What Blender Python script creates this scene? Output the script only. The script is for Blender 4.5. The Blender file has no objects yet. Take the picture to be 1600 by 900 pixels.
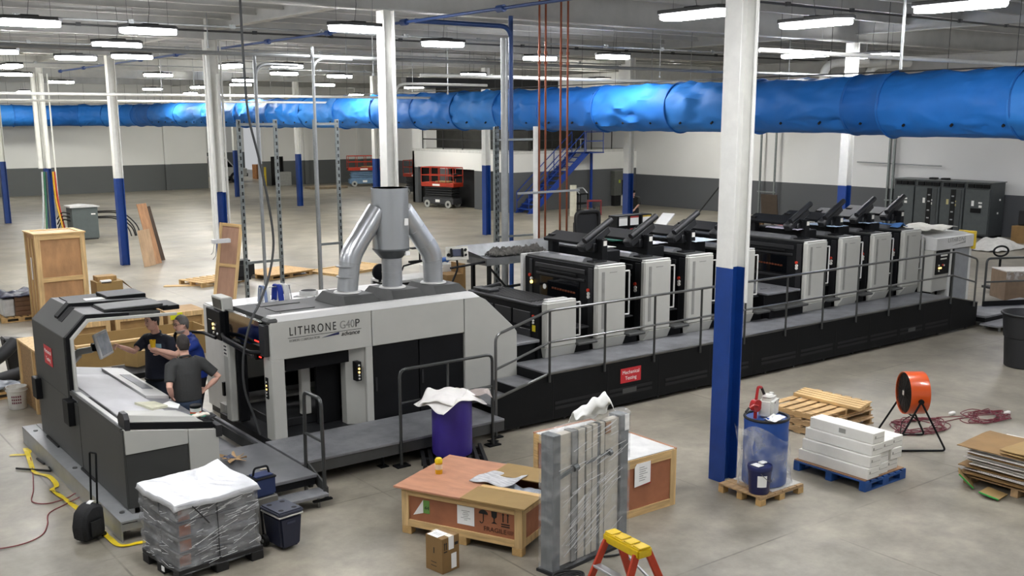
import bpy, bmesh, math, random
from mathutils import Vector, Matrix, noise
random.seed(7)
SC = bpy.context.scene
COL = SC.collection
PI = math.pi

# ---------------------------------------------------------------- materials
def lin(h):
    h = h.lstrip('#')
    def c(v):
        v = int(v, 16) / 255
        return v / 12.92 if v <= .04045 else ((v + .055) / 1.055) ** 2.4
    return (c(h[0:2]), c(h[2:4]), c(h[4:6]), 1)

MATS = {}
TONE = .8          # albedo calibration of the palette against the hall's light
KEEP = {'white_paint', 'mezzanine_edge', 'skin_tone', 'box_white', 'paper_white', 'paper_crumple', 'packing_white'}
def mat(name, hexc, rough=.5, metal=0, var=.06, scale=6, stretch=(1, 1, 1), bump=0, bscale=None,
        alpha=1, coat=0, emit=None, estr=0, rvar=0, trans=0, spec=.5):
    if name in MATS:
        return MATS[name]
    m = bpy.data.materials.new(name)
    m.use_nodes = True
    nt = m.node_tree
    b = nt.nodes['Principled BSDF']
    base = lin(hexc)
    if name not in KEEP:
        base = tuple(v * TONE for v in base[:3]) + (1,)
    b.inputs['Base Color'].default_value = base
    b.inputs['Roughness'].default_value = rough
    b.inputs['Metallic'].default_value = metal
    b.inputs['Coat Weight'].default_value = coat
    b.inputs['Alpha'].default_value = alpha
    b.inputs['Specular IOR Level'].default_value = spec
    b.inputs['Transmission Weight'].default_value = trans
    if emit:
        b.inputs['Emission Color'].default_value = lin(emit)
        b.inputs['Emission Strength'].default_value = estr
    tc = nt.nodes.new('ShaderNodeTexCoord')
    mp = nt.nodes.new('ShaderNodeMapping')
    mp.inputs['Scale'].default_value = stretch
    nt.links.new(tc.outputs['Object'], mp.inputs['Vector'])
    if var or rvar:
        n = nt.nodes.new('ShaderNodeTexNoise')
        n.inputs['Scale'].default_value = scale
        n.inputs['Detail'].default_value = 5
        n.inputs['Roughness'].default_value = .6
        nt.links.new(mp.outputs[0], n.inputs['Vector'])
        r = nt.nodes.new('ShaderNodeValToRGB')
        r.color_ramp.elements[0].position = .3
        r.color_ramp.elements[1].position = .7
        r.color_ramp.elements[0].color = tuple(max(0, v * (1 - var * 2)) for v in base[:3]) + (1,)
        r.color_ramp.elements[1].color = tuple(min(1, v * (1 + var * 2)) for v in base[:3]) + (1,)
        nt.links.new(n.outputs[0], r.inputs[0])
        nt.links.new(r.outputs[0], b.inputs['Base Color'])
        if rvar:
            mr = nt.nodes.new('ShaderNodeMapRange')
            mr.inputs['To Min'].default_value = max(0, rough - rvar)
            mr.inputs['To Max'].default_value = min(1, rough + rvar)
            nt.links.new(n.outputs[0], mr.inputs[0])
            nt.links.new(mr.outputs[0], b.inputs['Roughness'])
    if bump:
        n2 = nt.nodes.new('ShaderNodeTexNoise')
        n2.inputs['Scale'].default_value = bscale or scale * 3
        n2.inputs['Detail'].default_value = 4
        nt.links.new(mp.outputs[0], n2.inputs['Vector'])
        bp = nt.nodes.new('ShaderNodeBump')
        bp.inputs['Strength'].default_value = bump
        bp.inputs['Distance'].default_value = .02
        nt.links.new(n2.outputs[0], bp.inputs['Height'])
        nt.links.new(bp.outputs[0], b.inputs['Normal'])
    MATS[name] = m
    return m

def film_mat(name, hexc, alo, ahi, scale, stretch=(1, 1, 1), rough=.12):
    """clear stretch wrap: mostly see-through, milky where it bunches up"""
    m = mat(name, hexc, rough, var=0, bump=.8, bscale=scale * 1.5, stretch=stretch)
    nt = m.node_tree
    b = nt.nodes['Principled BSDF']
    mp = next(n for n in nt.nodes if n.type == 'MAPPING')
    n = nt.nodes.new('ShaderNodeTexNoise')
    n.inputs['Scale'].default_value = scale
    n.inputs['Detail'].default_value = 6
    nt.links.new(mp.outputs[0], n.inputs['Vector'])
    mr = nt.nodes.new('ShaderNodeMapRange')
    mr.inputs['From Min'].default_value = .42
    mr.inputs['From Max'].default_value = .68
    mr.inputs['To Min'].default_value = alo
    mr.inputs['To Max'].default_value = ahi
    nt.links.new(n.outputs[0], mr.inputs[0])
    nt.links.new(mr.outputs[0], b.inputs['Alpha'])
    return m

def wood(name, hexc, stretch, var=.16, scale=3, rough=.65):
    return mat(name, hexc, rough, var=var, scale=scale, stretch=stretch, bump=.08, bscale=20)

def floor_mat():
    m = mat('polished_concrete', '#a39e94', .34, var=0)
    nt = m.node_tree
    b = nt.nodes['Principled BSDF']
    tc = next(n for n in nt.nodes if n.type == 'TEX_COORD')
    def nz(sc, det, rg=.6):
        n = nt.nodes.new('ShaderNodeTexNoise')
        n.inputs['Scale'].default_value = sc
        n.inputs['Detail'].default_value = det
        n.inputs['Roughness'].default_value = rg
        nt.links.new(tc.outputs['Object'], n.inputs['Vector'])
        return n
    def ramp(src, p0, c0, p1, c1):
        r = nt.nodes.new('ShaderNodeValToRGB')
        r.color_ramp.elements[0].position = p0
        r.color_ramp.elements[0].color = lin(c0)
        r.color_ramp.elements[1].position = p1
        r.color_ramp.elements[1].color = lin(c1)
        nt.links.new(src, r.inputs[0])
        return r
    def mix(kind, f, a, c):
        x = nt.nodes.new('ShaderNodeMix')
        x.data_type = 'RGBA'
        x.blend_type = kind
        if isinstance(f, float):
            x.inputs[0].default_value = f
        else:
            nt.links.new(f, x.inputs[0])
        nt.links.new(a, x.inputs[6])
        nt.links.new(c, x.inputs[7])
        return x.outputs[2]
    big = ramp(nz(.35, 6, .65).outputs[0], .36, '#857f72', .66, '#a8a191')
    fine = ramp(nz(2.2, 8, .7).outputs[0], .32, '#969696', .68, '#ffffff')
    c = mix('MULTIPLY', .62, big.outputs[0], fine.outputs[0])
    # saw-cut joints
    sep = nt.nodes.new('ShaderNodeSeparateXYZ')
    nt.links.new(tc.outputs['Object'], sep.inputs[0])
    outs = []
    for i, (off, per) in enumerate(((6.06, 3.22), (2.9, 3.88))):
        a = nt.nodes.new('ShaderNodeMath'); a.operation = 'SUBTRACT'
        nt.links.new(sep.outputs[i], a.inputs[0]); a.inputs[1].default_value = off - per / 2 - 30 * per
        d = nt.nodes.new('ShaderNodeMath'); d.operation = 'MODULO'
        nt.links.new(a.outputs[0], d.inputs[0]); d.inputs[1].default_value = per
        e = nt.nodes.new('ShaderNodeMath'); e.operation = 'SUBTRACT'
        nt.links.new(d.outputs[0], e.inputs[0]); e.inputs[1].default_value = per / 2
        g = nt.nodes.new('ShaderNodeMath'); g.operation = 'ABSOLUTE'
        nt.links.new(e.outputs[0], g.inputs[0])
        outs.append(g)
    mn = nt.nodes.new('ShaderNodeMath'); mn.operation = 'MINIMUM'
    nt.links.new(outs[0].outputs[0], mn.inputs[0]); nt.links.new(outs[1].outputs[0], mn.inputs[1])
    jn = ramp(mn.outputs[0], .008, '#5d594f', .014, '#ffffff')
    jmask = ramp(nz(.9, 3).outputs[0], .42, '#000000', .6, '#c0c0c0')
    c = mix('MULTIPLY', jmask.outputs[0], c, jn.outputs[0])
    nt.links.new(c, b.inputs['Base Color'])
    mr = nt.nodes.new('ShaderNodeMapRange')
    mr.inputs['To Min'].default_value = .22
    mr.inputs['To Max'].default_value = .55
    nt.links.new(nz(1.1, 6).outputs[0], mr.inputs[0])
    nt.links.new(mr.outputs[0], b.inputs['Roughness'])
    return m

def twotone(name, low, high, split):
    """painted wall: a dado colour up to a height, another above it"""
    m = mat(name, high, .6, var=0, bump=.03, bscale=3)
    nt = m.node_tree
    b = nt.nodes['Principled BSDF']
    tc = next(n for n in nt.nodes if n.type == 'TEX_COORD')
    sep = nt.nodes.new('ShaderNodeSeparateXYZ')
    nt.links.new(tc.outputs['Object'], sep.inputs[0])
    g = nt.nodes.new('ShaderNodeMath'); g.operation = 'GREATER_THAN'
    nt.links.new(sep.outputs[2], g.inputs[0]); g.inputs[1].default_value = split
    n = nt.nodes.new('ShaderNodeTexNoise'); n.inputs['Scale'].default_value = .8; n.inputs['Detail'].default_value = 5
    nt.links.new(tc.outputs['Object'], n.inputs['Vector'])
    x = nt.nodes.new('ShaderNodeMix'); x.data_type = 'RGBA'
    nt.links.new(g.outputs[0], x.inputs[0])
    x.inputs[6].default_value = lin(low); x.inputs[7].default_value = lin(high)
    y = nt.nodes.new('ShaderNodeMix'); y.data_type = 'RGBA'; y.blend_type = 'MULTIPLY'; y.inputs[0].default_value = .08
    nt.links.new(x.outputs[2], y.inputs[6]); nt.links.new(n.outputs[0], y.inputs[7])
    nt.links.new(y.outputs[2], b.inputs['Base Color'])
    return m

# ---------------------------------------------------------------- mesh builder
class MB:
    def __init__(s, org=(0, 0, 0)):
        s.bm = bmesh.new()
        s.org = Vector(org)
    def _bev(s, vs, bev, seg=1):
        if bev:
            es = {e for v in vs for e in v.link_edges}
            bmesh.ops.bevel(s.bm, geom=list(es), offset=bev, segments=seg, affect='EDGES', clamp_overlap=True)
    def hexa(s, pts, bev=0, seg=1):
        v = [s.bm.verts.new(p) for p in pts]
        for f in ((0, 3, 2, 1), (4, 5, 6, 7), (0, 1, 5, 4), (1, 2, 6, 5), (2, 3, 7, 6), (3, 0, 4, 7)):
            s.bm.faces.new([v[i] for i in f])
        s._bev(v, bev, seg)
        return s
    def box(s, x0, x1, y0, y1, z0, z1, bev=0, M=None, seg=1):
        p = [Vector(q) for q in ((x0, y0, z0), (x1, y0, z0), (x1, y1, z0), (x0, y1, z0), (x0, y0, z1), (x1, y0, z1), (x1, y1, z1), (x0, y1, z1))]
        if M is not None:
            p = [M @ q for q in p]
        return s.hexa(p, bev, seg)
    def bar(s, p, q, w, h, bev=0, up=(0, 0, 1)):
        p, q = Vector(p), Vector(q)
        d = (q - p).normalized()
        u = Vector(up)
        if abs(d.dot(u)) > .98:
            u = Vector((0, 1, 0))
        r = d.cross(u).normalized()
        u = r.cross(d)
        c = lambda o, a, b: o + r * a * w / 2 + u * b * h / 2
        return s.hexa([c(p, -1, -1), c(q, -1, -1), c(q, 1, -1), c(p, 1, -1), c(p, -1, 1), c(q, -1, 1), c(q, 1, 1), c(p, 1, 1)], bev)
    def tube(s, pts, r, seg=8, cap=True, closed=False):
        pts = [Vector(p) for p in pts]
        n = len(pts)
        rr = r if isinstance(r, (list, tuple)) else [r] * n
        rings = []
        ref = None
        for i, p in enumerate(pts):
            if closed:
                d = pts[(i + 1) % n] - pts[i - 1]
            else:
                d = pts[min(i + 1, n - 1)] - pts[max(i - 1, 0)]
            d.normalize()
            if ref is None:
                ref = Vector((0, 0, 1)) if abs(d.z) < .9 else Vector((1, 0, 0))
            a = ref - d * ref.dot(d)
            if a.length < 1e-4:
                a = d.orthogonal()
            a.normalize()
            ref = a
            b = d.cross(a)
            rings.append([s.bm.verts.new(p + (a * math.cos(t) + b * math.sin(t)) * rr[i]) for t in (2 * PI * k / seg for k in range(seg))])
        m = n if closed else n - 1
        for i in range(m):
            A, B = rings[i], rings[(i + 1) % n]
            for k in range(seg):
                s.bm.faces.new((A[k], A[(k + 1) % seg], B[(k + 1) % seg], B[k]))
        if cap and not closed:
            s.bm.faces.new(rings[0][::-1])
            s.bm.faces.new(rings[-1])
        return s
    def cyl(s, p, q, r, seg=16, r2=None, cap=True):
        return s.tube([p, q], [r, r if r2 is None else r2], seg, cap)
    def lathe(s, prof, seg=24, c=(0, 0, 0), M=None):
        c = Vector(c)
        rings = []
        for r, z in prof:
            ring = []
            for k in range(seg):
                t = 2 * PI * k / seg
                v = Vector((r * math.cos(t), r * math.sin(t), z))
                if M is not None:
                    v = M @ v
                ring.append(s.bm.verts.new(v + c))
            rings.append(ring)
        for A, B in zip(rings, rings[1:]):
            for k in range(seg):
                s.bm.faces.new((A[k], A[(k + 1) % seg], B[(k + 1) % seg], B[k]))
        s.bm.faces.new(rings[0][::-1])
        s.bm.faces.new(rings[-1])
        return s
    def prism(s, poly, axis, a, b, bev=0):
        def P(u, v, t):
            return {'x': (t, u, v), 'y': (u, t, v), 'z': (u, v, t)}[axis]
        A = [s.bm.verts.new(P(u, v, a)) for u, v in poly]
        B = [s.bm.verts.new(P(u, v, b)) for u, v in poly]
        n = len(poly)
        fs = [s.bm.faces.new(A[::-1]), s.bm.faces.new(B)]
        for i in range(n):
            fs.append(s.bm.faces.new((A[i], A[(i + 1) % n], B[(i + 1) % n], B[i])))
        bmesh.ops.recalc_face_normals(s.bm, faces=fs)
        s._bev(A + B, bev)
        return s
    def grid(s, fn, nu, nv):
        vs = [[s.bm.verts.new(fn(i / nu, j / nv)) for j in range(nv + 1)] for i in range(nu + 1)]
        for i in range(nu):
            for j in range(nv):
                s.bm.faces.new((vs[i][j], vs[i + 1][j], vs[i + 1][j + 1], vs[i][j + 1]))
        return s
    def poly(s, pts):
        s.bm.faces.new([s.bm.verts.new(p) for p in pts])
        return s
    def sphere(s, c, r, u=12, v=8, sc=(1, 1, 1)):
        M = Matrix.Translation(c) @ Matrix.Diagonal((r * sc[0], r * sc[1], r * sc[2], 1))
        bmesh.ops.create_uvsphere(s.bm, u_segments=u, v_segments=v, radius=1, matrix=M)
        return s
    def each(s, name, m, parent, boxes, bev=0):
        for b in boxes:
            MB().box(*b, bev).build(name, m, parent)
    def build(s, name, m, parent=None, smooth=False, thick=0, loc=None):
        bm = s.bm
        if s.org.length:
            bmesh.ops.translate(bm, verts=bm.verts, vec=-s.org)
        bmesh.ops.recalc_face_normals(bm, faces=bm.faces)
        me = bpy.data.meshes.new(name)
        bm.to_mesh(me)
        bm.free()
        if smooth:
            me.polygons.foreach_set('use_smooth', [True] * len(me.polygons))
            me.set_sharp_from_angle(angle=.62)
        for q in (m if isinstance(m, (list, tuple)) else [m]):
            me.materials.append(q)
        o = bpy.data.objects.new(name, me)
        COL.objects.link(o)
        if parent is not None:
            o.parent = parent
        if loc is not None:
            o.location = loc
        if thick:
            md = o.modifiers.new('thickness', 'SOLIDIFY')
            md.thickness = thick
            md.offset = 0
        return o

def tag(o, label, cat, group=None, kind=None):
    o['label'] = label
    o['category'] = cat
    if group:
        o['group'] = group
    if kind:
        o['kind'] = kind
    return o
def thing(name, loc, label, cat, group=None, rz=0):
    o = bpy.data.objects.new(name, None)
    o.empty_display_size = .2
    COL.objects.link(o)
    o.location = loc
    o.rotation_euler = (0, 0, rz)
    return tag(o, label, cat, group)
def struct(o):
    o['kind'] = 'structure'
    return o
KIDS = {}
def dup(root, loc, label, rz=None, group=None):
    r = root.copy()
    COL.objects.link(r)
    r.location = loc
    if rz is not None:
        r.rotation_euler = (0, 0, rz)
    r['label'] = label
    if group:
        r['group'] = group
    for ch in list(root.children):
        c = ch.copy()
        COL.objects.link(c)
        c.parent = r
        for g in list(ch.children):
            d = g.copy()
            COL.objects.link(d)
            d.parent = c
    return r
def text(name, body, size, m, parent, M, extrude=.002, width=None, spacing=1, shear=0):
    cu = bpy.data.curves.new(name, 'FONT')
    cu.body = body
    cu.size = size
    cu.extrude = extrude
    cu.space_character = spacing
    cu.shear = shear
    cu.align_x = 'CENTER'
    cu.align_y = 'CENTER'
    t = bpy.data.objects.new(name + '_outline', cu)
    COL.objects.link(t)
    bpy.context.view_layer.update()
    me = bpy.data.meshes.new_from_object(t.evaluated_get(bpy.context.evaluated_depsgraph_get()))
    bpy.data.objects.remove(t)
    bpy.data.curves.remove(cu)
    me.name = name
    me.materials.clear()
    me.materials.append(m)
    if width:
        xs = [v.co.x for v in me.vertices]
        me.transform(Matrix.Diagonal((width / (max(xs) - min(xs)), 1, 1, 1)))
    me.transform(M)
    o = bpy.data.objects.new(name, me)
    COL.objects.link(o)
    o.parent = parent
    return o
def face_m(p, facing, up=(0, 0, 1)):
    """text matrix: centre p, readable from the side the normal points to"""
    n = Vector(facing).normalized()
    u = Vector(up)
    x = u.cross(n).normalized()
    u = n.cross(x)
    M = Matrix.Identity(4)
    for i in range(3):
        M[i][0], M[i][1], M[i][2], M[i][3] = x[i], u[i], n[i], p[i]
    return M
def arc(c, r, a0, a1, n, ax='z'):
    out = []
    for k in range(n + 1):
        t = a0 + (a1 - a0) * k / n
        u, v = r * math.cos(t), r * math.sin(t)
        out.append({'z': (c[0] + u, c[1] + v, c[2]), 'y': (c[0] + u, c[1], c[2] + v), 'x': (c[0], c[1] + u, c[2] + v)}[ax])
    return out
def smooth_path(pts, n=6):
    """Catmull-Rom through the points"""
    P = [Vector(p) for p in pts]
    P = [P[0]] + P + [P[-1]]
    out = []
    for i in range(1, len(P) - 2):
        for k in range(n):
            t = k / n
            a, b, c, d = P[i - 1], P[i], P[i + 1], P[i + 2]
            out.append(.5 * ((2 * b) + (c - a) * t + (2 * a - 5 * b + 4 * c - d) * t * t + (3 * b - a - 3 * c + d) * t ** 3))
    out.append(P[-2])
    return out
def round_path(pts, r, n=4):
    """polyline with rounded corners"""
    P = [Vector(p) for p in pts]
    out = [P[0]]
    for i in range(1, len(P) - 1):
        a = (P[i - 1] - P[i]).normalized()
        b = (P[i + 1] - P[i]).normalized()
        p, q = P[i] + a * r, P[i] + b * r
        for k in range(n + 1):
            t = k / n
            out.append((1 - t) ** 2 * p + 2 * t * (1 - t) * P[i] + t * t * q)
    out.append(P[-1])
    return out
def rot(rz, loc=(0, 0, 0)):
    return Matrix.Translation(loc) @ Matrix.Rotation(rz, 4, 'Z')

# palette
white_paint = mat('white_paint', '#dadad4', .45, var=.03)
beam_paint = mat('beam_paint', '#c6c6c1', .6, var=.06, scale=1.5)
deck_paint = mat('deck_paint', '#a3a39e', .85, var=.14, scale=.8)
blue_paint = mat('column_blue', '#103f8c', .42, var=.05)
press_grey = mat('press_grey', '#bcbcb4', .42, var=.02, scale=2)
press_white = mat('press_white', '#d6d6d2', .4, var=.02)
press_black = mat('press_black', '#101113', .55, var=.15, scale=3, spec=.18)
press_dark = mat('press_dark', '#1d1e20', .5, var=.1, scale=4)
charcoal = mat('charcoal_panel', '#3d3e3b', .55, var=.04, scale=3)
hood_dark = mat('hood_dark', '#424341', .6, var=.06)
void_black = mat('opening_black', '#070708', .8, var=0)
rubber = mat('black_rubber', '#0e0e0f', .6, var=.1)
steel = mat('steel_rail', '#7d7e7c', .32, .85, var=.06)
dark_rail = mat('painted_rail', '#4a4c4b', .35, .5, var=.06)
tread = mat('tread_plate', '#86878a', .5, .35, var=.14, scale=3, bump=.25, bscale=60)
galv = mat('galvanised', '#ced2d4', .3, .8, var=.03, scale=2, stretch=(1, 1, .2), rvar=.03)
galv_dull = mat('galvanised_dull', '#b8bbbc', .42, .6, var=.05, scale=4)
conduit_m = mat('conduit_grey', '#a9acac', .4, .6, var=.05)
copper = mat('copper_pipe', '#96543a', .35, .7, var=.1, scale=3)
pipe_blue = mat('air_pipe_blue', '#244885', .4, .1, var=.05)
red_sign = mat('sign_red', '#cf2730', .5, var=.02)
paper = mat('paper_white', '#eeeeea', .7, var=.02)
ink_black = mat('print_black', '#141414', .6, var=0)
ink_grey = mat('print_grey', '#8d8d88', .6, var=0)
button_red = mat('button_red', '#d23b22', .4, var=0)
button_white = mat('button_white', '#e9e7df', .4, var=0)
yellow_lbl = mat('label_yellow', '#d8c21c', .5, var=0)
led_amber = mat('led_amber', '#ffd070', .4, var=0, emit='#ffd070', estr=3)
led_red = mat('led_red', '#ff2a20', .4, var=0, emit='#ff2a20', estr=3)
led_white = mat('led_white', '#ffffff', .4, var=0, emit='#ffffff', estr=3)
glass_dark = mat('dark_glass', '#0b0d10', .08, var=0, coat=.5)
pine_x = wood('pine_along_x', '#d9b57c', (.6, 8, 8))
pine_y = wood('pine_along_y', '#d9b57c', (8, .6, 8))
pine_z = wood('pine_along_z', '#dab881', (8, 8, .6))
ply_pink = wood('plywood_reddish', '#ab6d4b', (1, 4, 1.2), var=.08)
ply_tan = wood('plywood_tan', '#b98a62', (2, 2, .7), var=.14)
cardboard = mat('cardboard', '#a08350', .8, var=.05, scale=3)
cardboard_dk = mat('cardboard_brown', '#8f6f42', .8, var=.06, scale=3)
wrap = film_mat('stretch_wrap', '#e6e8e8', .07, .34, 4.5, (1, 1, 2.2))
wrap_thin = film_mat('clear_plastic', '#e4e8ec', .08, .5, 5)
# ================================================================ THE HALL
XR, YB, HC = 39.1, 68.3, 7.2
o = MB().box(-14, XR, -8, 92, -.25, 0).build('floor', floor_mat()); struct(o)
o = MB().box(-14, XR + .3, -8, 92, HC, HC + .2).build('ceiling', deck_paint); struct(o)
w1 = twotone('wall_paint_far', '#5c5f5e', '#e6e6e1', 1.665)
w2 = twotone('wall_paint_side', '#55575a', '#e2e2e0', 1.6)
w3 = twotone('wall_paint_mezzanine', '#56585a', '#e4e4e0', 1.93)
# far wall with the truck bay opening and a doorway
m = MB()
m.box(-14, 26.2, YB, YB + .3, 0, HC)
m.box(30.2, 30.75, YB, YB + .3, 0, HC)
m.box(30.75, 31.6, YB, YB + .3, 1.95, HC)
m.box(31.6, XR, YB, YB + .3, 0, HC)
m.box(26.2, 30.2, YB, YB + .3, 5.2, HC)
struct(m.build('wall_far', w1))
m = MB().box(22, 38, 90, 90.3, 0, HC)
struct(m.build('wall_bay', w1))
m = MB().box(XR, XR + .3, -8, YB + .3, 0, HC)
struct(m.build('wall_right', w2))
# doorway frame and what is seen beyond
m = MB().box(30.72, 30.78, YB - .04, YB + .32, 0, 1.95).box(31.57, 31.63, YB - .04, YB + .32, 0, 1.95).box(30.72, 31.63, YB - .04, YB + .32, 1.92, 1.98)
d = m.build('door_1', void_black); struct(d)
m = MB().box(30.78, 31.57, YB + .25, YB + .29, 0, 1.92)
struct(m.build('trim_1', mat('beyond_dark', '#26241f', .7, var=.2, scale=2), d))
for i, (x, w) in enumerate(((16.2, .34), (23.3, .34), (33.2, .3), (37.4, .3))):
    struct(MB().box(x, x + w, YB - .22, YB - .005, 0, HC).build('trim_%d' % (2 + i), w1))
for i, y in enumerate((8.45, 17.0, 25.4, 33.6)):
    struct(MB().box(XR - .16, XR - .005, y - .12, y + .12, 0, HC).build('trim_%d' % (10 + i), w2))
# mezzanine block: walls, deck, dark store behind the rails
mz = 2.8
m = MB()
m.box(30.6, 30.8, 48.95, 49.5, 0, mz + .0)
m.box(30.6, 30.8, 46.75, 48.95, 1.97, mz)
m.box(30.6, 30.8, 46.0, 46.75, 0, mz)
m.box(30.6, 30.8, 43.6, 46.0, 1.97, mz)
m.box(30.6, 30.8, 42.2, 43.6, 0, mz)
m.box(30.6, 30.8, 41.5, 42.2, 1.97, mz)
m.box(30.6, 30.8, 40.7, 41.5, 0, mz)
m.box(30.8, XR, 40.7, 40.9, 0, mz)
m.box(30.6, XR, 49.3, 49.5, 0, mz)
struct(m.build('wall_mezzanine', w3))
m = MB().box(30.6, XR, 40.7, 49.5, mz, mz + .14)
struct(m.build('floor_mezzanine', mat('mezzanine_edge', '#c9c9c5', .6)))
for i, (y0, y1) in enumerate(((46.75, 48.95), (43.6, 46.0), (41.5, 42.2))):
    struct(MB().box(30.95, 31.0, y0 - .3, y1 + .3, 0, 2.2).build('door_%d' % (2 + i), void_black))
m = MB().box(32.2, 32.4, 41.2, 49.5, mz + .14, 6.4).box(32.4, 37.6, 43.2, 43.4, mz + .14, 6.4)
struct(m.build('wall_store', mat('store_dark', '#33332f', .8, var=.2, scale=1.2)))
struct(MB().box(30.6, 31.0, 48.7, 49.5, mz + .14, 6.4).build('trim_20', w3))
# girders on every column row, purlins between, lengthwise beams on the column lines
def ibeam(axis, a0, a1, c, z0, z1, w, t=.03):
    m = MB()
    h = (z0 + z1) / 2
    for (u0, u1, v0, v1) in ((-w / 2, w / 2, z0, z0 + t), (-w / 2, w / 2, z1 - t, z1), (-t / 2, t / 2, z0 + t, z1 - t)):
        if axis == 'x':
            m.box(a0, a1, c + u0, c + u1, v0, v1)
        else:
            m.box(c + u0, c + u1, a0, a1, v0, v1)
    return m
ROWS = [0.0, 8.45, 17.0, 25.45, 33.55, 42.4, 51.0, 59.6]
nb = 0
for y in ROWS:
    struct(ibeam('x', -14, XR, y, 6.42, HC - .005, .26).build('ceiling_beam', beam_paint))
for x in (-4.2, 10.0, 24.2):
    struct(ibeam('y', -8, YB, x, 6.62, HC - .01, .22).build('ceiling_beam', beam_paint))
ys = []
for a, b in zip(ROWS, ROWS[1:] + [68.2]):
    for k in (1, 2, 3, 4, 5):
        ys.append(a + (b - a) * k / 6)
for y in ys:
    m = ibeam('x', -14, XR, y, 6.78, HC - .008, .13, .022)
    struct(m.build('ceiling_purlin', beam_paint))
# bridging struts between purlins
for k, x in enumerate((-1, 2.6, 6.0, 12.6, 15.4, 18.2, 21.2, 27, 30, 33)):
    m = MB()
    y0 = 0
    for y in ROWS[:-1]:
        q = 8.5 / 6
        for j in range(6):
            m.bar((x + .15 * (k % 3), y + q * j + .1, 6.84), (x + .15 * (k % 3), y + q * (j + 1) - .1, 7.1), .05, .05)
    struct(m.build('ceiling_bridging', beam_paint))
# the bulkhead over the far right corner, with its ribbed grille
struct(MB().box(26.5, XR, 28.2, 28.6, 4.75, 6.42).build('trim_30', white_paint))
# ---------------------------------------------------------------- columns
def column(x, y, label, conduits=()):
    t = thing('steel_column', (x, y, 0), label, 'column', 'steel columns of the hall')
    t['kind'] = 'thing'
    def prof(m, z0, z1):
        m.box(-.12, -.1, -.13, .13, z0, z1, .004)
        m.box(.1, .12, -.13, .13, z0, z1, .004)
        m.box(-.1, .1, -.012, .012, z0, z1)
        return m
    prof(MB(), 0, 2.72).build('painted_base', blue_paint, t)
    prof(MB(), 2.72, 6.42).build('column_shaft', white_paint, t)
    for (dx, dy, z0, z1, r) in conduits:
        MB().cyl((dx, dy, z0), (dx, dy, z1), r, 8).build('conduit', white_paint, t, True)
    return t
column(9.72, 8.43, 'near column with bright blue lower half beside the shrink-wrapped blue drum', ((.06, -.2, 2.3, 6.4, .022), (.17, -.05, 2.72, 6.4, .014)))
column(10.0, 17.0, 'white column rising behind the galvanised exhaust stack', ((.16, -.02, 2, 6.4, .022),))
column(10.05, 25.5, 'column with white conduits behind the tall leaning plywood panel', ((-.26, -.2, 1.55, 6.4, .045), (.2, -.05, 0, 6.4, .03), (.05, -.2, 2.72, 5.6, .05)))
column(9.97, 33.5, 'column with plywood sheets leaning on its blue base')
column(10.0, 42.4, 'column with thick white conduits beside the grey transformer box', ((-.24, -.1, 2.72, 6.2, .09), (.02, -.22, 2.72, 6.2, .08), (.3, 0, .4, 6.2, .03)))
column(10.1, 50.6, 'column at the far edge of the floor, beyond the transformer box')
column(24.1, 17.05, 'column behind the rear printing units, before the grey wall')
column(24.05, 25.4, 'column beside the bending worker near the grey wall')
column(24.05, 33.45, 'column before the red scissor lift and mezzanine')
column(24.3, 42.5, 'column seen just beside the white column of the exhaust stack')
column(24.5, 51.0, 'column standing alone on the open floor before the far doorway')
column(24.6, 59.6, 'column before the white van in the truck bay')
# ---------------------------------------------------------------- lights
led_on = mat('led_lens', '#ffffff', .4, var=0, emit='#fbfbff', estr=72)
led_far = mat('led_lens_bright', '#ffffff', .4, var=0, emit='#fffdf6', estr=120)
fix_dark = mat('fixture_housing', '#3a3b3b', .5, .3)
def fixture(L, W, name_l, lm=None):
    t = thing('high_bay_light', (0, 0, 6.05), name_l, 'ceiling light', 'linear high bay lights under the roof')
    m = MB()
    hexa = lambda k: [(-L / 2 * k, 0), (-L / 2 * k + .13, -W / 2 * k), (L / 2 * k - .13, -W / 2 * k), (L / 2 * k, 0), (L / 2 * k - .13, W / 2 * k), (-L / 2 * k + .13, W / 2 * k)]
    m.prism(hexa(1.06), 'z', .025, .085, .008).box(-.14, .14, -W / 2 + .06, W / 2 - .06, .085, .11, .01)
    m.build('housing', fix_dark, t)
    MB().prism(hexa(1), 'z', -.055, .024, .015).build('lens', lm or led_on, t)
    m = MB()
    m.tube([(0, 0, .1), (.05, .02, .4), (0, 0, 1.14)], .005, 5)
    m.tube([(-L * .35, 0, .08), (-L * .35, 0, 1.14)], .003, 4).tube([(L * .35, 0, .08), (L * .35, 0, 1.14)], .003, 4)
    m.build('hanger_wire', fix_dark, t)
    return t
XL = [(4.3, 18.6), (6.4, 19.1), (7.0, 22.9), (8.6, 27.0), (7.6, 28.3), (5.4, 26.7), (8.6, 39.5), (11.8, 46.4), (12.8, 37.5), (18.3, 54.6),
      (19.3, 45.7), (13.8, 29.2), (9.15, 16.6), (15.9, 33.9), (17.3, 40.6), (22.6, 44.0), (18.6, 35.0), (12.5, 18.9), (21.9, 31.2), (17.5, 21.9), (18.6, 20.3), (27.7, 35.7), (28.9, 32.3)]
YL = [(12.15, 11.4), (14.9, 11.3), (22.2, 17.1), (23.8, 16.2), (14.3, 8.4), (33.9, 26.4), (7.2, 33.7), (19.1, 50.3), (12.4, 30.2)]
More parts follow.
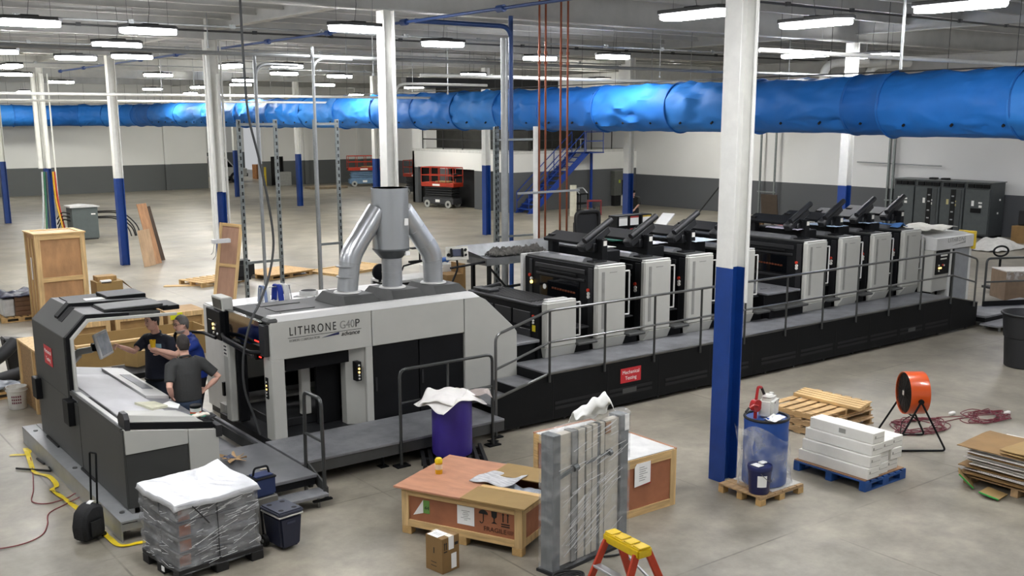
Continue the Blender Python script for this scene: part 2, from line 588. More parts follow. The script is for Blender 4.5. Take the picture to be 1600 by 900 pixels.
ADDED_LIGHTS = [(6.8, 1.6), (19, 1.6), (.6, 7.4), (8.2, 6.4), (3.4, 9.6), (13.5, 4.2), (1.2, 12.6), (20.5, 6.4), (28, 4), (28, 11), (34, 7), (35.5, 17), (0, 24), (-4, 16), (-4, 33), (1, 42), (2, 55), (3, 63), (28, 45), (35, 34), (14, 63), (23, 62), (33, 60), (29, 80), (27, 75)]  # extra fixtures added to brighten the foreground, people, walls and far floor
fx = fixture(1.02, .46, 'bright white linear high bay fixture hanging below the roof deck')
fy = fixture(1.42, .42, 'bright white linear high bay fixture hanging below the roof deck')
fxf = fixture(1.02, .46, fx['label'], led_far)
fyf = fixture(1.42, .42, fy['label'], led_far)
first = {}
PAT = (fx, fy, fxf, fyf)
def put(x, y, i, rz, lab, grp=None):
    i += 2 if y > 31.5 else 0
    src = PAT[i]
    if i not in first:
        first[i] = 1
        src.location = (x, y, 6.05)
        src.rotation_euler = (0, 0, rz)
        o = src
        o['label'] = lab
    else:
        o = dup(src, (x, y, 6.05), lab, rz)
    o['group'] = grp or 'linear high bay lights under the roof'
LX = ['large bright light fixture in the upper corner above the console', 'large bright light fixture between the upper corner and the first cable', 'bright light fixture just above the one topping the plywood column', 'bright light fixture right at the top of the plywood column',
      'bright light fixture between the conduit column and the plywood column', 'bright light fixture cut by the frame above the tall crate', 'small bright light fixture beside the conduit column, frame side', 'small bright light fixture behind the conduit column top',
      'small bright light fixture beyond the plywood column, upper of two', 'small bright light fixture beyond the plywood column, lower of two', 'small bright light fixture behind the long hanging cable', 'bright light fixture between the hanging cable and the slim conduit',
      'large bright light fixture touching the column of the exhaust stack', 'small bright light fixture at the slim conduit, upper of the cluster', 'small bright light fixture at the slim conduit, middle of the cluster', 'small bright light fixture at the slim conduit, lowest of the cluster',
      'small bright light fixture just before the column of the exhaust stack', 'bright light fixture below the blue air pipe past the stack column', 'small bright light fixture below the one under the blue air pipe', 'bright light fixture behind the copper pipes',
      'bright light fixture next past the copper pipes', 'small bright light fixture low behind the copper pipes near the duct', 'small bright light fixture close above the duct past the copper pipes']
LY = ['large bright light fixture partly hidden by the near column', 'large bright light fixture next past the near column', 'bright light fixture low above the duct past the near column, first of two', 'bright light fixture low above the duct past the near column, second of two', 'large bright light fixture in the upper corner above the drum fan',
      'small bright light fixture just over the duct by the grey wall', 'small bright light fixture above the tall crate near the frame edge', 'small bright light fixture beside the panel column, far back', 'bright light fixture between the panel column and the hanging cable']
for (x, y), l in zip(XL, LX):
    put(x, y, 0, 0, l)
for (x, y), l in zip(YL, LY):
    put(x, y, 1, PI / 2, l)
for x, y in ADDED_LIGHTS:
    if y > 20:
        put(x, y, 1, PI / 2, 'added light fixture brightening the deep part of the hall under the roof', 'added distant high bay lights')
    else:
        put(x, y, 1, PI / 2, 'added high bay light fixture brightening the near part of the hall', 'added high bay lights over the near floor')
# ---------------------------------------------------------------- fabric duct
def fabric(name, hexc):
    m = mat(name, hexc, .62, var=.05, scale=1.2, spec=.35)
    nt = m.node_tree
    tc = next(n for n in nt.nodes if n.type == 'TEX_COORD')
    prev = None
    for sc, st, dist, rz in ((1.0, (1.3, .6, 1.3), .10, .5), (2.3, (1, .5, 1), .05, -.45)):
        mp = nt.nodes.new('ShaderNodeMapping')
        mp.inputs['Scale'].default_value = st
        mp.inputs['Rotation'].default_value = (rz, 0, .3)
        nt.links.new(tc.outputs['Object'], mp.inputs['Vector'])
        n = nt.nodes.new('ShaderNodeTexNoise')
        n.noise_type = 'RIDGED_MULTIFRACTAL'
        n.inputs['Scale'].default_value = sc
        n.inputs['Detail'].default_value = 2.5
        n.inputs['Distortion'].default_value = .8
        nt.links.new(mp.outputs[0], n.inputs['Vector'])
        bp = nt.nodes.new('ShaderNodeBump')
        bp.inputs['Strength'].default_value = 1
        bp.inputs['Distance'].default_value = dist
        nt.links.new(n.outputs[0], bp.inputs['Height'])
        if prev:
            nt.links.new(prev.outputs[0], bp.inputs['Normal'])
        prev = bp
    nt.links.new(prev.outputs[0], nt.nodes['Principled BSDF'].inputs['Normal'])
    return m
duct_blue = fabric('duct_fabric', '#2277cf')
duct_deep = fabric('duct_fabric_deep', '#1c68bb')
duct_pale = fabric('duct_fabric_pale', '#2f84da')
DX, DZ, DR = 20.0, 4.765, .6
t = thing('fabric_air_duct', (DX, 17, DZ - DR), 'long blue fabric air duct hanging across the whole hall', 'air duct')
ORG = (DX, 17, DZ - DR)
def duct_pt(sd):
    """centre and direction along the run: down the hall (+y), then a bend, then along the far wall (-x)"""
    L1, R = 60.0, 4.5
    if sd < L1:
        return Vector((DX, 2 + sd, DZ)), Vector((0, 1, 0))
    q = sd - L1
    if q < R * PI / 2:
        a = q / R
        return Vector((DX - R + R * math.cos(a), 62 + R * math.sin(a), DZ)), Vector((-math.sin(a), math.cos(a), 0))
    q -= R * PI / 2
    return Vector((DX - R - q, 66.5, DZ)), Vector((-1, 0, 0))
def sleeve(s0, s1, r, mt, seed):
    m = MB(ORG)
    n = max(6, int((s1 - s0) / .11)) if s0 < 45 else max(5, int((s1 - s0) / .3))
    seg = 40
    rings = []
    for i in range(n + 1):
        u = i / n
        c, d = duct_pt(s0 + (s1 - s0) * u)
        a = d.cross(Vector((0, 0, 1))).normalized()
        ring = []
        for k in range(seg):
            th = 2 * PI * k / seg
            nv = a * math.cos(th) + Vector((0, 0, 1)) * math.sin(th)
            e = min(u, 1 - u)
            pull = 1 - math.exp(-e * 9)
            f = noise.noise(Vector((seed * 3.1 + u * (s1 - s0) * .9, th * 1.3, seed)))
            dg = math.sin((u * (s1 - s0)) * 5.5 + th * 3.0 + f * 4)
            f2 = noise.noise(Vector((seed * 1.7 + u * (s1 - s0) * 2.2 + th * 1.1, th * 2.6 - u * (s1 - s0) * 1.1, seed + 5)))
            rr = r * (1 + .03 * (1 - pull)) + (.035 * f + .16 * f2 * abs(f2) + .018 * dg * pull) * (1 if math.sin(th) > -.75 else .3)
            ring.append(m.bm.verts.new(c + nv * rr))
        rings.append(ring)
    for A, B in zip(rings, rings[1:]):
        for k in range(seg):
            m.bm.faces.new((A[k], A[(k + 1) % seg], B[(k + 1) % seg], B[k]))
    m.build('duct_sleeve', mt, t, True)
cuts = [0, 4.4, 8.2, 11.0, 11.9, 14.6, 17.2, 20.0, 22.4, 24.6, 27.0, 29.5, 32.3, 35.2, 38.2, 41.4, 45, 49, 53, 57, 60, 61.6, 63.2, 64.8, 66.4, 68.5, 73, 79, 86, 92]
for i, (a, b) in enumerate(zip(cuts, cuts[1:])):
    sleeve(a, b + .05, .66 if b <= 11 else (.63 if i == 3 else DR), (duct_blue, duct_pale, duct_blue, duct_deep)[i % 4], i)
for a in cuts[1:]:
    c, d = duct_pt(a)
    u1 = Vector((0, 0, 1)); v1 = d.cross(u1)
    R1 = .685 if a <= 11 else .632
    MB(ORG).tube([c + (v1 * math.cos(q) + u1 * math.sin(q)) * R1 for q in [2 * PI * k / 40 for k in range(40)]], .022, 6, closed=True).build('sleeve_seam', duct_deep, t, True)
m = MB(ORG)
for sd in [1.5 + 1.4 * k for k in range(64)]:
    c, d = duct_pt(sd)
    m.cyl(c + Vector((0, 0, .55)), c + Vector((0, 0, 2.4)), .006, 5)
m.tube([duct_pt(k)[0] + Vector((0, 0, .68)) for k in range(0, 92, 2)], .015, 6)
m.build('hanging_cable', fix_dark, t)
for k in range(54):
    m = MB(ORG)
    c, d = duct_pt(1 + 1.05 * k)
    p = c + Vector((-.47, 0, -.36)) * (1.04 if 1 + 1.05 * k > 11 else 1.14)
    m.cyl(p + Vector((.03, 0, .02)), p + Vector((-.03, 0, -.022)), .028, 8)
    m.build('air_nozzle', void_black, t)
# ---------------------------------------------------------------- pipes and conduits under the roof
m = MB().cyl((10.45, -6, 6.25), (10.45, 41, 6.25), .028, 10)
for k in range(16):
    m.cyl((10.45, -4 + 3 * k, 6.25), (10.45, -3.82 + 3 * k, 6.25), .06, 8)
p = m.build('air_pipe', pipe_blue, None, True)
tag(p, 'blue compressed air pipe with black couplings running under the roof', 'pipe')
p = MB().cyl((-6, 17.25, 5.6), (30, 17.25, 5.57), .035, 8).build('ceiling_conduit', conduit_m, None, True)
tag(p, 'long straight grey conduit crossing the hall behind the white column', 'conduit')
for i, (y, x0, x1, z, lab) in enumerate(((30.5, -8, 20, 5.2, 'thin white conduit running over the open floor below the lights'), (38, -6, 30, 5.15, 'white conduit running before the far duct bend'), (22.2, 14, 39, 5.55, 'white pipe crossing above the blue duct near the grey wall'), (11.7, 14, 39, 5.6, 'grey sprinkler pipe over the far end of the press'))):
    p = MB().cyl((x0, y, z), (x1, y, z), .04, 8).build('ceiling_conduit', white_paint, None, True)
    tag(p, lab, 'conduit')
    m = MB()
for i, (y, z, lab) in enumerate(((20.5, 6.3, 'thin conduit clipped under the purlins behind the white column'), (24.0, 6.5, 'thin conduit clipped under the purlins over the open floor'), (28.5, 6.4, 'thin conduit clipped under the purlins before the mezzanine'), (13.2, 6.6, 'thin conduit clipped under the purlins above the press'), (36.5, 6.3, 'thin conduit clipped under the purlins over the far floor'))):
    m = MB().cyl((-10, y, z), (38, y, z), .022, 6)
    for k in range(24):
        m.box(-9.5 + 2 * k, -9.4 + 2 * k, y - .03, y + .03, z - .03, z + .05)
    tag(m.build('roof_conduit', fix_dark if i % 2 else conduit_m, None, True), lab, 'conduit')
for i, (x, y, z, h) in enumerate(((3.5, 21, 6.0, 1.1), (9, 23, 6.1, 1.0), (13.5, 25, 5.6, 1.5), (16, 24, 5.2, 1.9), (18, 29, 5.4, 1.7), (22, 22, 5.7, 1.4), (24, 19, 5.4, 1.7), (12, 21, 5.5, 1.6), (11, 32, 5.4, 1.7), (15, 40, 5.2, 1.9), (27, 24, 5.5, 1.6), (29, 20, 5.6, 1.5))):
    o = MB().cyl((x, y, z), (x, y, z + h), .012, 6).cyl((x, y, z - .05), (x, y, z), .03, 8).build('hanging_sprinkler', conduit_m, None, True)
    tag(o, 'thin sprinkler drop hanging from the roof between the light fixtures', 'sprinkler', 'sprinkler drops')
struct(ibeam('y', -8, 40, 31.0, 5.55, 6.42, .3).build('ceiling_beam', beam_paint))
# ================================================================ THE PRINTING PRESS
# ---- delivery end
FY = 12.43
O = (7.2, 13.4, .3)
t = thing('press_delivery', O, 'pale grey delivery end of the long press, carrying the LITHRONE lettering', 'printing press')
def part(name, m, mt, smooth=False, parent=None):
    return m.build(name, mt, parent or t, smooth)
m = MB(O)
m.box(5.466, 5.65, FY, FY + .26, .3, 1.42, .012).build('front_column', press_grey, t)
m = MB(O)
m.box(6.86, 6.97, FY, FY + .3, .3, 1.42, .01).prism([(6.86, FY + .3), (6.64, FY + .34), (6.64, FY + .2), (6.86, FY + .05)], 'z', .3, 1.42).build('front_column', press_grey, t)
m = MB(O)
m.prism([(5.47, 1.41), (6.962, 1.41), (6.962, 1.915), (5.47, 1.915)], 'y', FY, FY + .12, .008)
m.build('name_panel', press_grey, t)
m = MB(O).box(6.972, 8.515, FY, FY + .12, 1.41, 1.915, .008)
m.build('upper_panel', press_grey, t)
m = MB(O).prism([(8.525, .3), (9.495, .3), (9.495, 1.30), (9.42, 1.40), (8.91, 1.862), (8.80, 1.915), (8.525, 1.915)], 'y', FY, FY + .14, .008)
m.build('corner_panel', press_grey, t)
m = MB(O).hexa([(5.47, FY, 1.917), (8.8, FY, 1.917), (8.8, FY + .2, 1.917), (5.47, FY + .2, 1.917), (5.52, FY + .075, 1.985), (8.72, FY + .075, 1.985), (8.72, FY + .2, 1.985), (5.52, FY + .2, 1.985)])
m.build('roof_edge', press_white, t)
for x0, x1 in ((6.985, 7.735), (7.75, 8.51)):
    p = MB(O).box(x0, x1, FY + .03, FY + .09, .3, 1.405, .006).build('front_door', press_black, t)
    MB(O).box(x0 + .03, x0 + .06, FY + .022, FY + .03, .75, .95).build('door_pull', press_dark, p)
m = MB(O)
m.prism([(5.56, 1.86), (8.75, 1.86), (8.75, 1.93), (5.56, 1.93)], 'y', FY + .18, 13.86)
m.build('roof', hood_dark, t)
m = MB(O).prism([(8.75, 1.93), (9.5, 1.3), (9.5, 1.2), (8.75, 1.8)], 'y', FY + .14, 13.86)
m.build('sloping_hood', hood_dark, t)
for (y0, y1) in ((13.54, 13.72), (13.06, 13.42), (12.78, 12.94)):
    MB(O).box(5.84, 6.43, y0, y1, 1.93, 1.938).build('roof_vent', press_dark, t)
for x0, x1 in ((6.5, 7.0), (7.2, 7.72), (7.9, 8.5)):
    MB(O).box(x0, x1, FY + .2, FY + .235, 1.93, 1.94).build('roof_slot', void_black, t)
MB(O).box(5.62, 6.0, 12.66, 12.71, 1.93, 1.955).build('roof_grip', press_black, t)
# back side, inner frames, the pile inside
m = MB(O).box(5.9, 9.4, 14.3, 14.4, .75, 1.5).box(5.5, 9.4, 14.2, 14.42, .0, .42)
m.build('rear_panel', press_grey, t)
m = MB(O)
for x in (6.35, 7.1, 7.8, 8.6):
    m.box(x, x + .05, 14.27, 14.3, .75, 1.6)
m.box(5.5, 9.4, 14.24, 14.3, .55, .75)
m.build('rear_frame', press_black, t)
MB(O).box(5.33, 5.44, 13.55, 13.74, .34, 1.5, .02).build('rear_column', press_grey, t)
MB(O).box(5.44, 5.58, 13.5, 13.72, .34, 1.5, .01).build('column_shadow_gap', press_black, t)
MB(O).box(6.9, 8.74, 12.75, 13.84, .02, 1.85).build('inner_body', press_black, t)
MB(O).box(6.3, 6.66, 12.86, 12.92, .3, 1.22, .01).build('pile_door', press_black, t)
MB(O).box(6.12, 6.26, 12.95, 13.05, .45, 1.35, .01).build('pile_chain_guard', press_grey, t)
m = MB(O).box(5.7, 6.85, 12.8, 14.1, 1.3, 1.42).box(5.75, 6.85, 12.6, 12.68, 1.2, 1.42).cyl((5.7, 13.0, 1.25), (6.85, 13.0, 1.25), .05).cyl((5.7, 13.5, 1.25), (6.85, 13.5, 1.25), .05)
m.build('gripper_frame', press_black, t, True)
MB(O).box(5.45, 9.5, 12.46, 14.3, 0, .30).build('base_frame', press_dark, t)
MB(O).box(5.75, 6.85, 13.0, 14.1, .3, .42, .01).build('pile_board', press_dark, t)
# glossy guard and control box over the end
m = MB(O).prism([(12.64, 1.9), (13.86, 1.9), (13.86, 1.54), (13.3, 1.50), (12.64, 1.62)], 'x', 5.43, 5.5)
m.build('end_guard', glass_dark, t)
MB(O).tube(round_path([(5.4, 13.9, 1.55), (5.3, 13.6, 1.55), (5.3, 12.75, 1.5), (5.42, 12.62, 1.5)], .08), .028, 8).build('guard_rail_bar', press_black, t, True)
MB(O).tube([(5.33, 13.7, 1.5), (5.33, 12.7, 1.44)], .02, 6).build('guard_rail_bar', press_dark, t, True)
MB(O).box(5.4, 5.5, FY + .05, FY + .22, 1.46, 1.88, .01).build('end_cover', press_dark, t)
MB(O).box(5.44, 5.6, FY + .0, FY + .24, 1.885, 1.96, .03).build('corner_cap', hood_dark, t)
MB(O).box(5.425, 5.43, 12.72, 12.85, 1.62, 1.635).build('status_light', led_red, t)
MB(O).box(5.42, 5.43, 12.66, 12.72, 1.42, 1.432).build('status_light', led_red, t)
p = MB(O).box(5.36, 5.58, 13.87, 14.38, 1.45, 1.87, .01).build('control_box', press_black, t)
for i, (y, z, mt) in enumerate(((14.12, 1.66, led_amber), (14.05, 1.66, button_white), (14.12, 1.6, led_amber), (14.06, 1.6, button_white), (14.11, 1.54, button_white), (13.98, 1.54, button_white))):
    MB(O).cyl((5.36, y, z), (5.345, y, z), .018, 8).build('push_button', mt, p)
MB(O).box(5.357, 5.36, 14.18, 14.3, 1.705, 1.713).build('box_label', button_white, p)
# monitor on top of the control box
M = rot(.0, (5.47, 14.0, 1.87))
p = MB(O).prism([(13.84, 1.87), (14.2, 1.87), (14.26, 2.06), (13.86, 2.06)], 'x', 5.4, 5.56, .012).build('roof_monitor', press_grey, t)
MB(O).prism([(13.88, 1.9), (14.17, 1.9), (14.21, 2.03), (13.9, 2.03)], 'x', 5.393, 5.402).build('monitor_screen', glass_dark, p)
# warning stickers on the rear column, traffic-light strips on the columns
p = MB(O).box(5.325, 5.33, 13.58, 13.72, 1.28, 1.46).build('warning_label', button_white, t)
for z in (1.31, 1.36, 1.41):
    MB(O).box(5.322, 5.326, 13.6, 13.69, z, z + .02).build('label_print', ink_black, p)
def strip(name, m0, mk):
    p = m0.build(name, press_black, t)
    for i, z in enumerate((-.1, -.055, -.01, .04, .09)):
        mk(z).build('indicator_lamp', led_amber if i in (2, 3) else button_white, p)
strip('lamp_strip', MB(O).box(6.70, 6.78, FY - .012, FY + .1, .95, 1.22, .004), lambda z: MB(O).cyl((6.74, FY - .012, 1.085 + z), (6.74, FY - .02, 1.085 + z), .014, 8))
strip('lamp_strip', MB(O).box(5.454, 5.468, 12.56, 12.64, .87, 1.16, .004), lambda z: MB(O).cyl((5.454, 12.6, 1.01 + z), (5.448, 12.6, 1.01 + z), .012, 8))
# lettering on the name panel
def letter(body, x, z, size, width, mt, shear=0, spacing=1):
    text('machine_lettering', body, size, mt, t, face_m((x - O[0], FY - .003 - O[1], z - O[2]), (0, -1, 0)), .002, width=width, spacing=spacing, shear=shear)
letter('LITHRONE', 6.075, 1.765, .16, .68, ink_black, spacing=1.35)
letter('G40', 6.585, 1.765, .155, .22, ink_grey)
letter('P', 6.74, 1.765, .155, .065, ink_black)
letter('KOMORI CORPORATION', 5.95, 1.645, .05, .44, ink_grey)
letter('advance', 6.63, 1.645, .085, .28, ink_black, .3)
MB(O).box(5.71, 6.8, FY - .004, FY, 1.683, 1.688).build('lettering_rule', ink_black, t)
MB(O).prism([(6.2, 1.632), (6.46, 1.645), (6.46, 1.678), (6.38, 1.668)], 'y', FY - .004, FY).build('lettering_swoosh', mat('swoosh_navy', '#1b2250', .5), t)
# exhaust hoods on the roof
def hood(x0, x1, y0, y1, n):
    a = .03
    m = MB(O).hexa([(x0, y0, 1.93), (x1, y0, 1.93), (x1, y1, 1.93), (x0, y1, 1.93), (x0 + .07, y0 + .21, 2.075), (x1 - .06, y0 + .21, 2.075), (x1 - .06, y1 - .12, 2.075), (x0 + .07, y1 - .12, 2.075)], .004)
    m.build('exhaust_hood', hood_dark, t)
hood(6.70, 7.30, 12.64, 13.62, 0)
hood(7.47, 8.06, 12.64, 13.62, 1)
hood(8.20, 8.78, 12.64, 13.62, 2)

# ---- galvanised stack standing on the hoods
DO = (7.74, 13.15, 2.075)
t = thing('exhaust_stack', DO, 'galvanised three-legged exhaust duct standing on the dark roof hoods', 'duct')
def seams(m, p, q, r, n):
    p, q = Vector(p), Vector(q)
    d = (q - p).normalized()
    for k in range(n):
        c = p.lerp(q, (k + .5) / n)
        m.cyl(c - d * .006, c + d * .006, r + .003, 20)
m = MB(DO).lathe([(.268, 3.53), (.268, 2.645), (.262, 2.645), (.262, 3.53)], 40, (7.73, 13.15, 0))
m.build('main_pipe', galv, t, True)
red_m = mat('reducer_dark', '#74787a', .4, .7)
m = MB(DO).lathe([(.274, 2.66), (.274, 2.64), (.165, 2.515), (.16, 2.515), (.26, 2.64)], 40, (7.73, 13.15, 0))
m.build('reducer', red_m, t, True)
MB(DO).box(7.80, 7.86, 12.865, 12.88, 3.0, 3.1).build('duct_label', paper, t)
MB(DO).box(7.83, 7.9, 12.90, 12.94, 2.56, 2.62).build('duct_label', paper, t)
for nm, xb, xe, xj, zj, zb in (('a', 6.99, 7.05, 7.52, 3.22, 2.60), ('c', 8.45, 8.44, 7.94, 3.2, 2.53)):
    m = MB(DO)
    m.cyl((xb, 13.15, 2.09), (xe, 13.15, zb - .08), .148, 28)
    for z in (2.3, 2.45):
        m.cyl((xb, 13.15, z), (xb, 13.15, z + .012), .152, 28)
    m.build('leg_pipe', galv_dull, t, True)
    s = 1 if xj > xe else -1
    m = MB(DO)
    pts = [(xe, 13.15, zb - .1), (xe + .015 * s, 13.15, zb - .02), (xe + .06 * s, 13.15, zb + .07), (xe + .13 * s, 13.15, zb + .17)]
    m.tube(pts, .155, 28)
    m.build('elbow', galv, t, True)
    m = MB(DO)
    m.cyl((xe + .11 * s, 13.15, zb + .14), (xj, 13.15, zj), .15, 28)
    d = (Vector((xj, 13.15, zj)) - Vector((xe + .11 * s, 13.15, zb + .14)))
    for f in (.03, .45):
        c = Vector((xe + .11 * s, 13.15, zb + .14)) + d * f
        m.cyl(c, c + d.normalized() * .014, .155, 28)
    m.build('branch_pipe', galv, t, True)
m = MB(DO).cyl((7.735, 13.15, 2.09), (7.735, 13.15, 2.53), .148, 28)
for z in (2.2, 2.3, 2.42):
    m.cyl((7.735, 13.15, z), (7.735, 13.15, z + .012), .152, 28)
m.build('leg_pipe', galv_dull, t, True)
for x in (6.99, 7.735, 8.45):
    m = MB(DO)
    prof = [(.15, 2.078), (.2, 2.078), (.19, 2.095), (.152, 2.10)]
    m.lathe(prof, 28, (x, 13.15, 0)).build('sealing_collar', press_white, t, True)

# ---- coating unit, the low black one
O = (10.4, 13.4, 0)
t = thing('coating_unit', O, 'low black press unit between the grey delivery and the first tall unit', 'printing press')
m = MB(O).box(10.02, 10.66, FY + .14, 14.45, 0, 1.6, .01)
m.build('unit_body', press_black, t)
m = MB(O).box(9.98, 10.66, FY + .14, 14.45, 1.6, 1.645, .01)
for k in range(9):
    m.box(10.06 + .065 * k, 10.085 + .065 * k, 12.8, 14.2, 1.645, 1.66)
m.build('slatted_cover', press_dark, t)
m = MB(O)
for y0, y1 in ((12.75, 13.2), (13.25, 13.7), (13.75, 14.15)):
    for z0, z1 in ((.95, 1.22), (1.27, 1.5)):
        m.box(9.995, 10.02, y0, y1, z0, z1, .008)
m.build('inspection_panel', press_dark, t)
MB(O).box(10.07, 10.70, FY, FY + .13, .95, 1.675, .02).build('side_panel', press_grey, t)
MB(O).hexa([(10.1, FY + .06, .785), (10.7, FY + .06, .785), (10.7, FY + .13, .785), (10.1, FY + .13, .785), (10.07, FY, .95), (10.7, FY, .95), (10.7, FY + .13, .95), (10.07, FY + .13, .95)]).build('toe_panel', press_grey, t)
MB(O).box(10.12, 10.17, FY - .004, FY + .02, 1.05, 1.55).build('handle_groove', mat('groove_grey', '#8f8f8a', .5), t)
MB(O).box(10.1, 10.69, FY + .01, FY + .12, 1.675, 1.69, .005).build('panel_cap', press_white, t)
p = MB(O).tube(round_path([(10.7, FY + .05, 1.62), (10.79, FY + .03, 1.62), (10.79, FY + .03, 1.08), (10.7, FY + .05, 1.08)], .01), .014, 8).build('grab_bar', press_white, t, True)
for y, z in ((12.66, 1.45), (14.2, 1.42)):
    MB(O).cyl((10.0, y, z), (9.98, y, z), .022, 8).build('push_button', button_red, t)
for z in (1.38, 1.34):
    MB(O).cyl((10.0, 12.66, z), (9.98, 12.66, z), .018, 8).build('push_button', button_white, t)
p = MB(O).box(10.0, 10.006, 12.62, 12.70, 1.2, 1.3).build('warning_label', yellow_lbl, t)
MB(O).box(9.53, 10.0, 12.62, 13.6, .0, 1.05).build('lower_housing', press_black, t)
MB(O).box(9.5, 10.0, 12.5, 13.5, 1.05, 1.10, .01).build('foot_plate', tread, t)
MB(O).box(10.72, 11.08, 12.56, 12.9, 1.15, 1.18, .005).build('foot_plate', press_dark, t)
MB(O).box(10.68, 11.1, 12.36, 12.75, .93, .97, .01).build('step_tread', hood_dark, t)
MB(O).box(10.70, 11.1, 12.57, 14.3, 0, .93).build('lower_housing', press_black, t)
m = MB(O)
m.tube([(10.1, 14.3, 1.66), (10.4, 14.1, 1.75), (10.6, 14.35, 1.68)], .03, 6)
m.box(10.05, 10.25, 13.9, 14.4, 1.66, 1.70, .01)
m.build('cover_handle', press_dark, t, True)
MB(O).box(10.2, 10.6, 12.55, 12.66, 1.68, 1.70).build('plate_edge', press_white, t)

# ---- eight printing units from one pattern
tray_grey = mat('ink_roller_grey', '#6d6e70', .35, .3, var=.1)
groove = MATS['groove_grey']
def printing_unit(label):
    t = thing('printing_unit', (0, 13.4, 0), label, 'printing press', 'tall units of the press')
    B = lambda: MB((0, 13.4, 0))
    B().box(.07, .62, FY + .12, 14.42, 0, 2.14, .012).build('unit_body', press_black, t)
    m = B()
    for a, b in ((14.2, 14.28), (12.6, 12.72)):
        m.box(.05, .075, a, b, .85, 2.1, .004)
    m.box(.05, .075, 12.8, 14.12, 1.98, 2.06, .008)
    m.box(.05, .075, 12.82, 14.1, 1.86, 1.9, .006).box(.05, .075, 12.82, 14.1, 1.42, 1.46, .006)
    m.build('front_frame', press_dark, t)
    p = B().box(.06, .072, 12.95, 14.0, 1.5, 1.84).build('inspection_window', glass_dark, t)
    m = B()
    for k in range(9):
        m.box(.052, .06, 13.05 + .07 * k, 13.10 + .07 * k, 1.63 + .002 * k, 1.66 + .002 * k)
    m.build('window_fittings', copper, p)
    B().cyl((.055, 13.85, 1.66), (.048, 13.85, 1.66), .045, 16).build('pressure_gauge', button_white, p)
    B().box(.03, .05, 13.0, 14.0, 1.93, 1.97, .006).build('wash_bar', press_black, t)
    for (y, z, mt) in ((12.70, 1.74, button_red), (12.69, 1.68, button_white), (12.69, 1.63, button_white), (14.25, 1.82, button_red), (14.2, 1.76, button_white), (14.2, 1.7, led_amber)):
        B().cyl((.05, y, z), (.025, y, z), .028, 10).build('push_button', mt, t)
    B().box(0, .64, FY, FY + .11, .96, 2.15, .025).build('side_panel', press_grey, t)
    B().hexa([(.05, FY + .07, .785), (.64, FY + .07, .785), (.64, FY + .11, .785), (.02, FY + .11, .785), (.14, FY - .01, .96), (.64, FY - .01, .96), (.64, FY + .11, .96), (0, FY + .11, .96)]).build('toe_panel', press_grey, t)
    B().box(.02, .62, FY + .01, FY + .1, 2.15, 2.168, .006).build('panel_cap', press_white, t)
    B().box(.10, .16, FY - .004, FY + .02, 1.12, 2.06).build('handle_groove', groove, t)
    B().box(.27, .43, FY - .004, FY + .01, 2.035, 2.047).build('unit_badge', ink_grey, t)
    B().box(.02, .62, 14.42, 14.5, .7, 2.17, .01).build('rear_panel', press_white, t)
    B().tube(round_path([(.64, FY + .05, 2.03), (.735, FY + .03, 2.03), (.735, FY + .03, 1.30), (.64, FY + .05, 1.30)], .01), .014, 8).build('grab_bar', press_white, t, True)
    B().box(.62, 1.03, 12.56, 14.3, 0, .93).build('lower_housing', press_black, t)
    B().box(.62, 1.03, 12.9, 14.3, .93, 1.75).build('coupling_housing', press_black, t)
    B().box(.65, 1.03, 12.34, 12.8, .94, .985, .012).build('step_tread', hood_dark, t)
    B().box(.66, 1.0, 12.62, 12.95, 1.2, 1.225, .006).build('foot_plate', press_dark, t)
    # the top: covers, rollers, posts and the tilted ink fountain guard
    m = B().box(.1, .6, 12.6, 14.4, 2.14, 2.17, .006)
    m.build('top_plate', hood_dark, t)
    p = B().prism([(.12, 2.17), (.36, 2.17), (.34, 2.215), (.28, 2.235), (.17, 2.225)], 'y', 12.95, 14.1).build('roller_cover', tray_grey, t)
    B().box(.2, .5, 12.75, 12.93, 2.17, 2.19, .006).build('tool_tray', press_black, t)
    B().box(.62, 1.03, 13.0, 14.3, 1.75, 2.3, .012).build('ink_tank', press_black, t)
    B().box(.66, .98, 13.1, 14.2, 2.3, 2.315, .004).build('tank_lid', press_dark, t)
    p = B().box(.47, .60, 12.85, 12.97, 2.17, 2.53, .01).build('post', press_black, t)
    B().box(.5, .57, 12.842, 12.85, 2.42, 2.5).build('post_label', button_white, p)
    B().box(.42, .57, 14.08, 14.22, 2.17, 2.52, .01).build('post', press_black, t)
    m = B().hexa([(.36, 13.28, 2.40), (.66, 13.28, 2.52), (.66, 14.25, 2.52), (.36, 14.25, 2.40), (.34, 13.28, 2.45), (.64, 13.28, 2.57), (.64, 14.25, 2.57), (.34, 14.25, 2.45)], .006)
    m.build('fountain_guard', press_black, t)
    m = B()
    m.bar((.24, 13.13, 2.36), (.82, 13.13, 2.68), .2, .15, .03)
    m.cyl((.26, 13.06, 2.50), (.86, 13.06, 2.82), .055, 12)
    m.box(.42, .62, 13.0, 13.25, 2.3, 2.45, .01)
    m.build('fountain_motor', press_dark, t, True)
    B().bar((.5, 12.92, 2.45), (.55, 13.1, 2.5), .08, .1, .01).build('guard_bracket', press_black, t)
    return t
UX = [11.13, 12.19, 13.25, 14.37, 16.51, 17.6, 18.67, 19.755]
UL = ['first tall printing unit from the delivery, its dark face turned to the low unit', 'second tall printing unit from the delivery, behind the first', 'third tall printing unit from the delivery, beside the near column',
      'fourth tall printing unit, mostly hidden behind the near white and blue column', 'fifth tall printing unit, facing the gap with the low grey plate', 'sixth tall printing unit, next after the one facing the gap',
      'seventh tall printing unit, second before the feeder', 'eighth tall printing unit with blue cloth on top, next to the feeder']
u = printing_unit(UL[0])
u.location.x = UX[0]
for x, l in zip(UX[1:], UL[1:]):
    v = dup(u, (x, 13.4, 0), l)
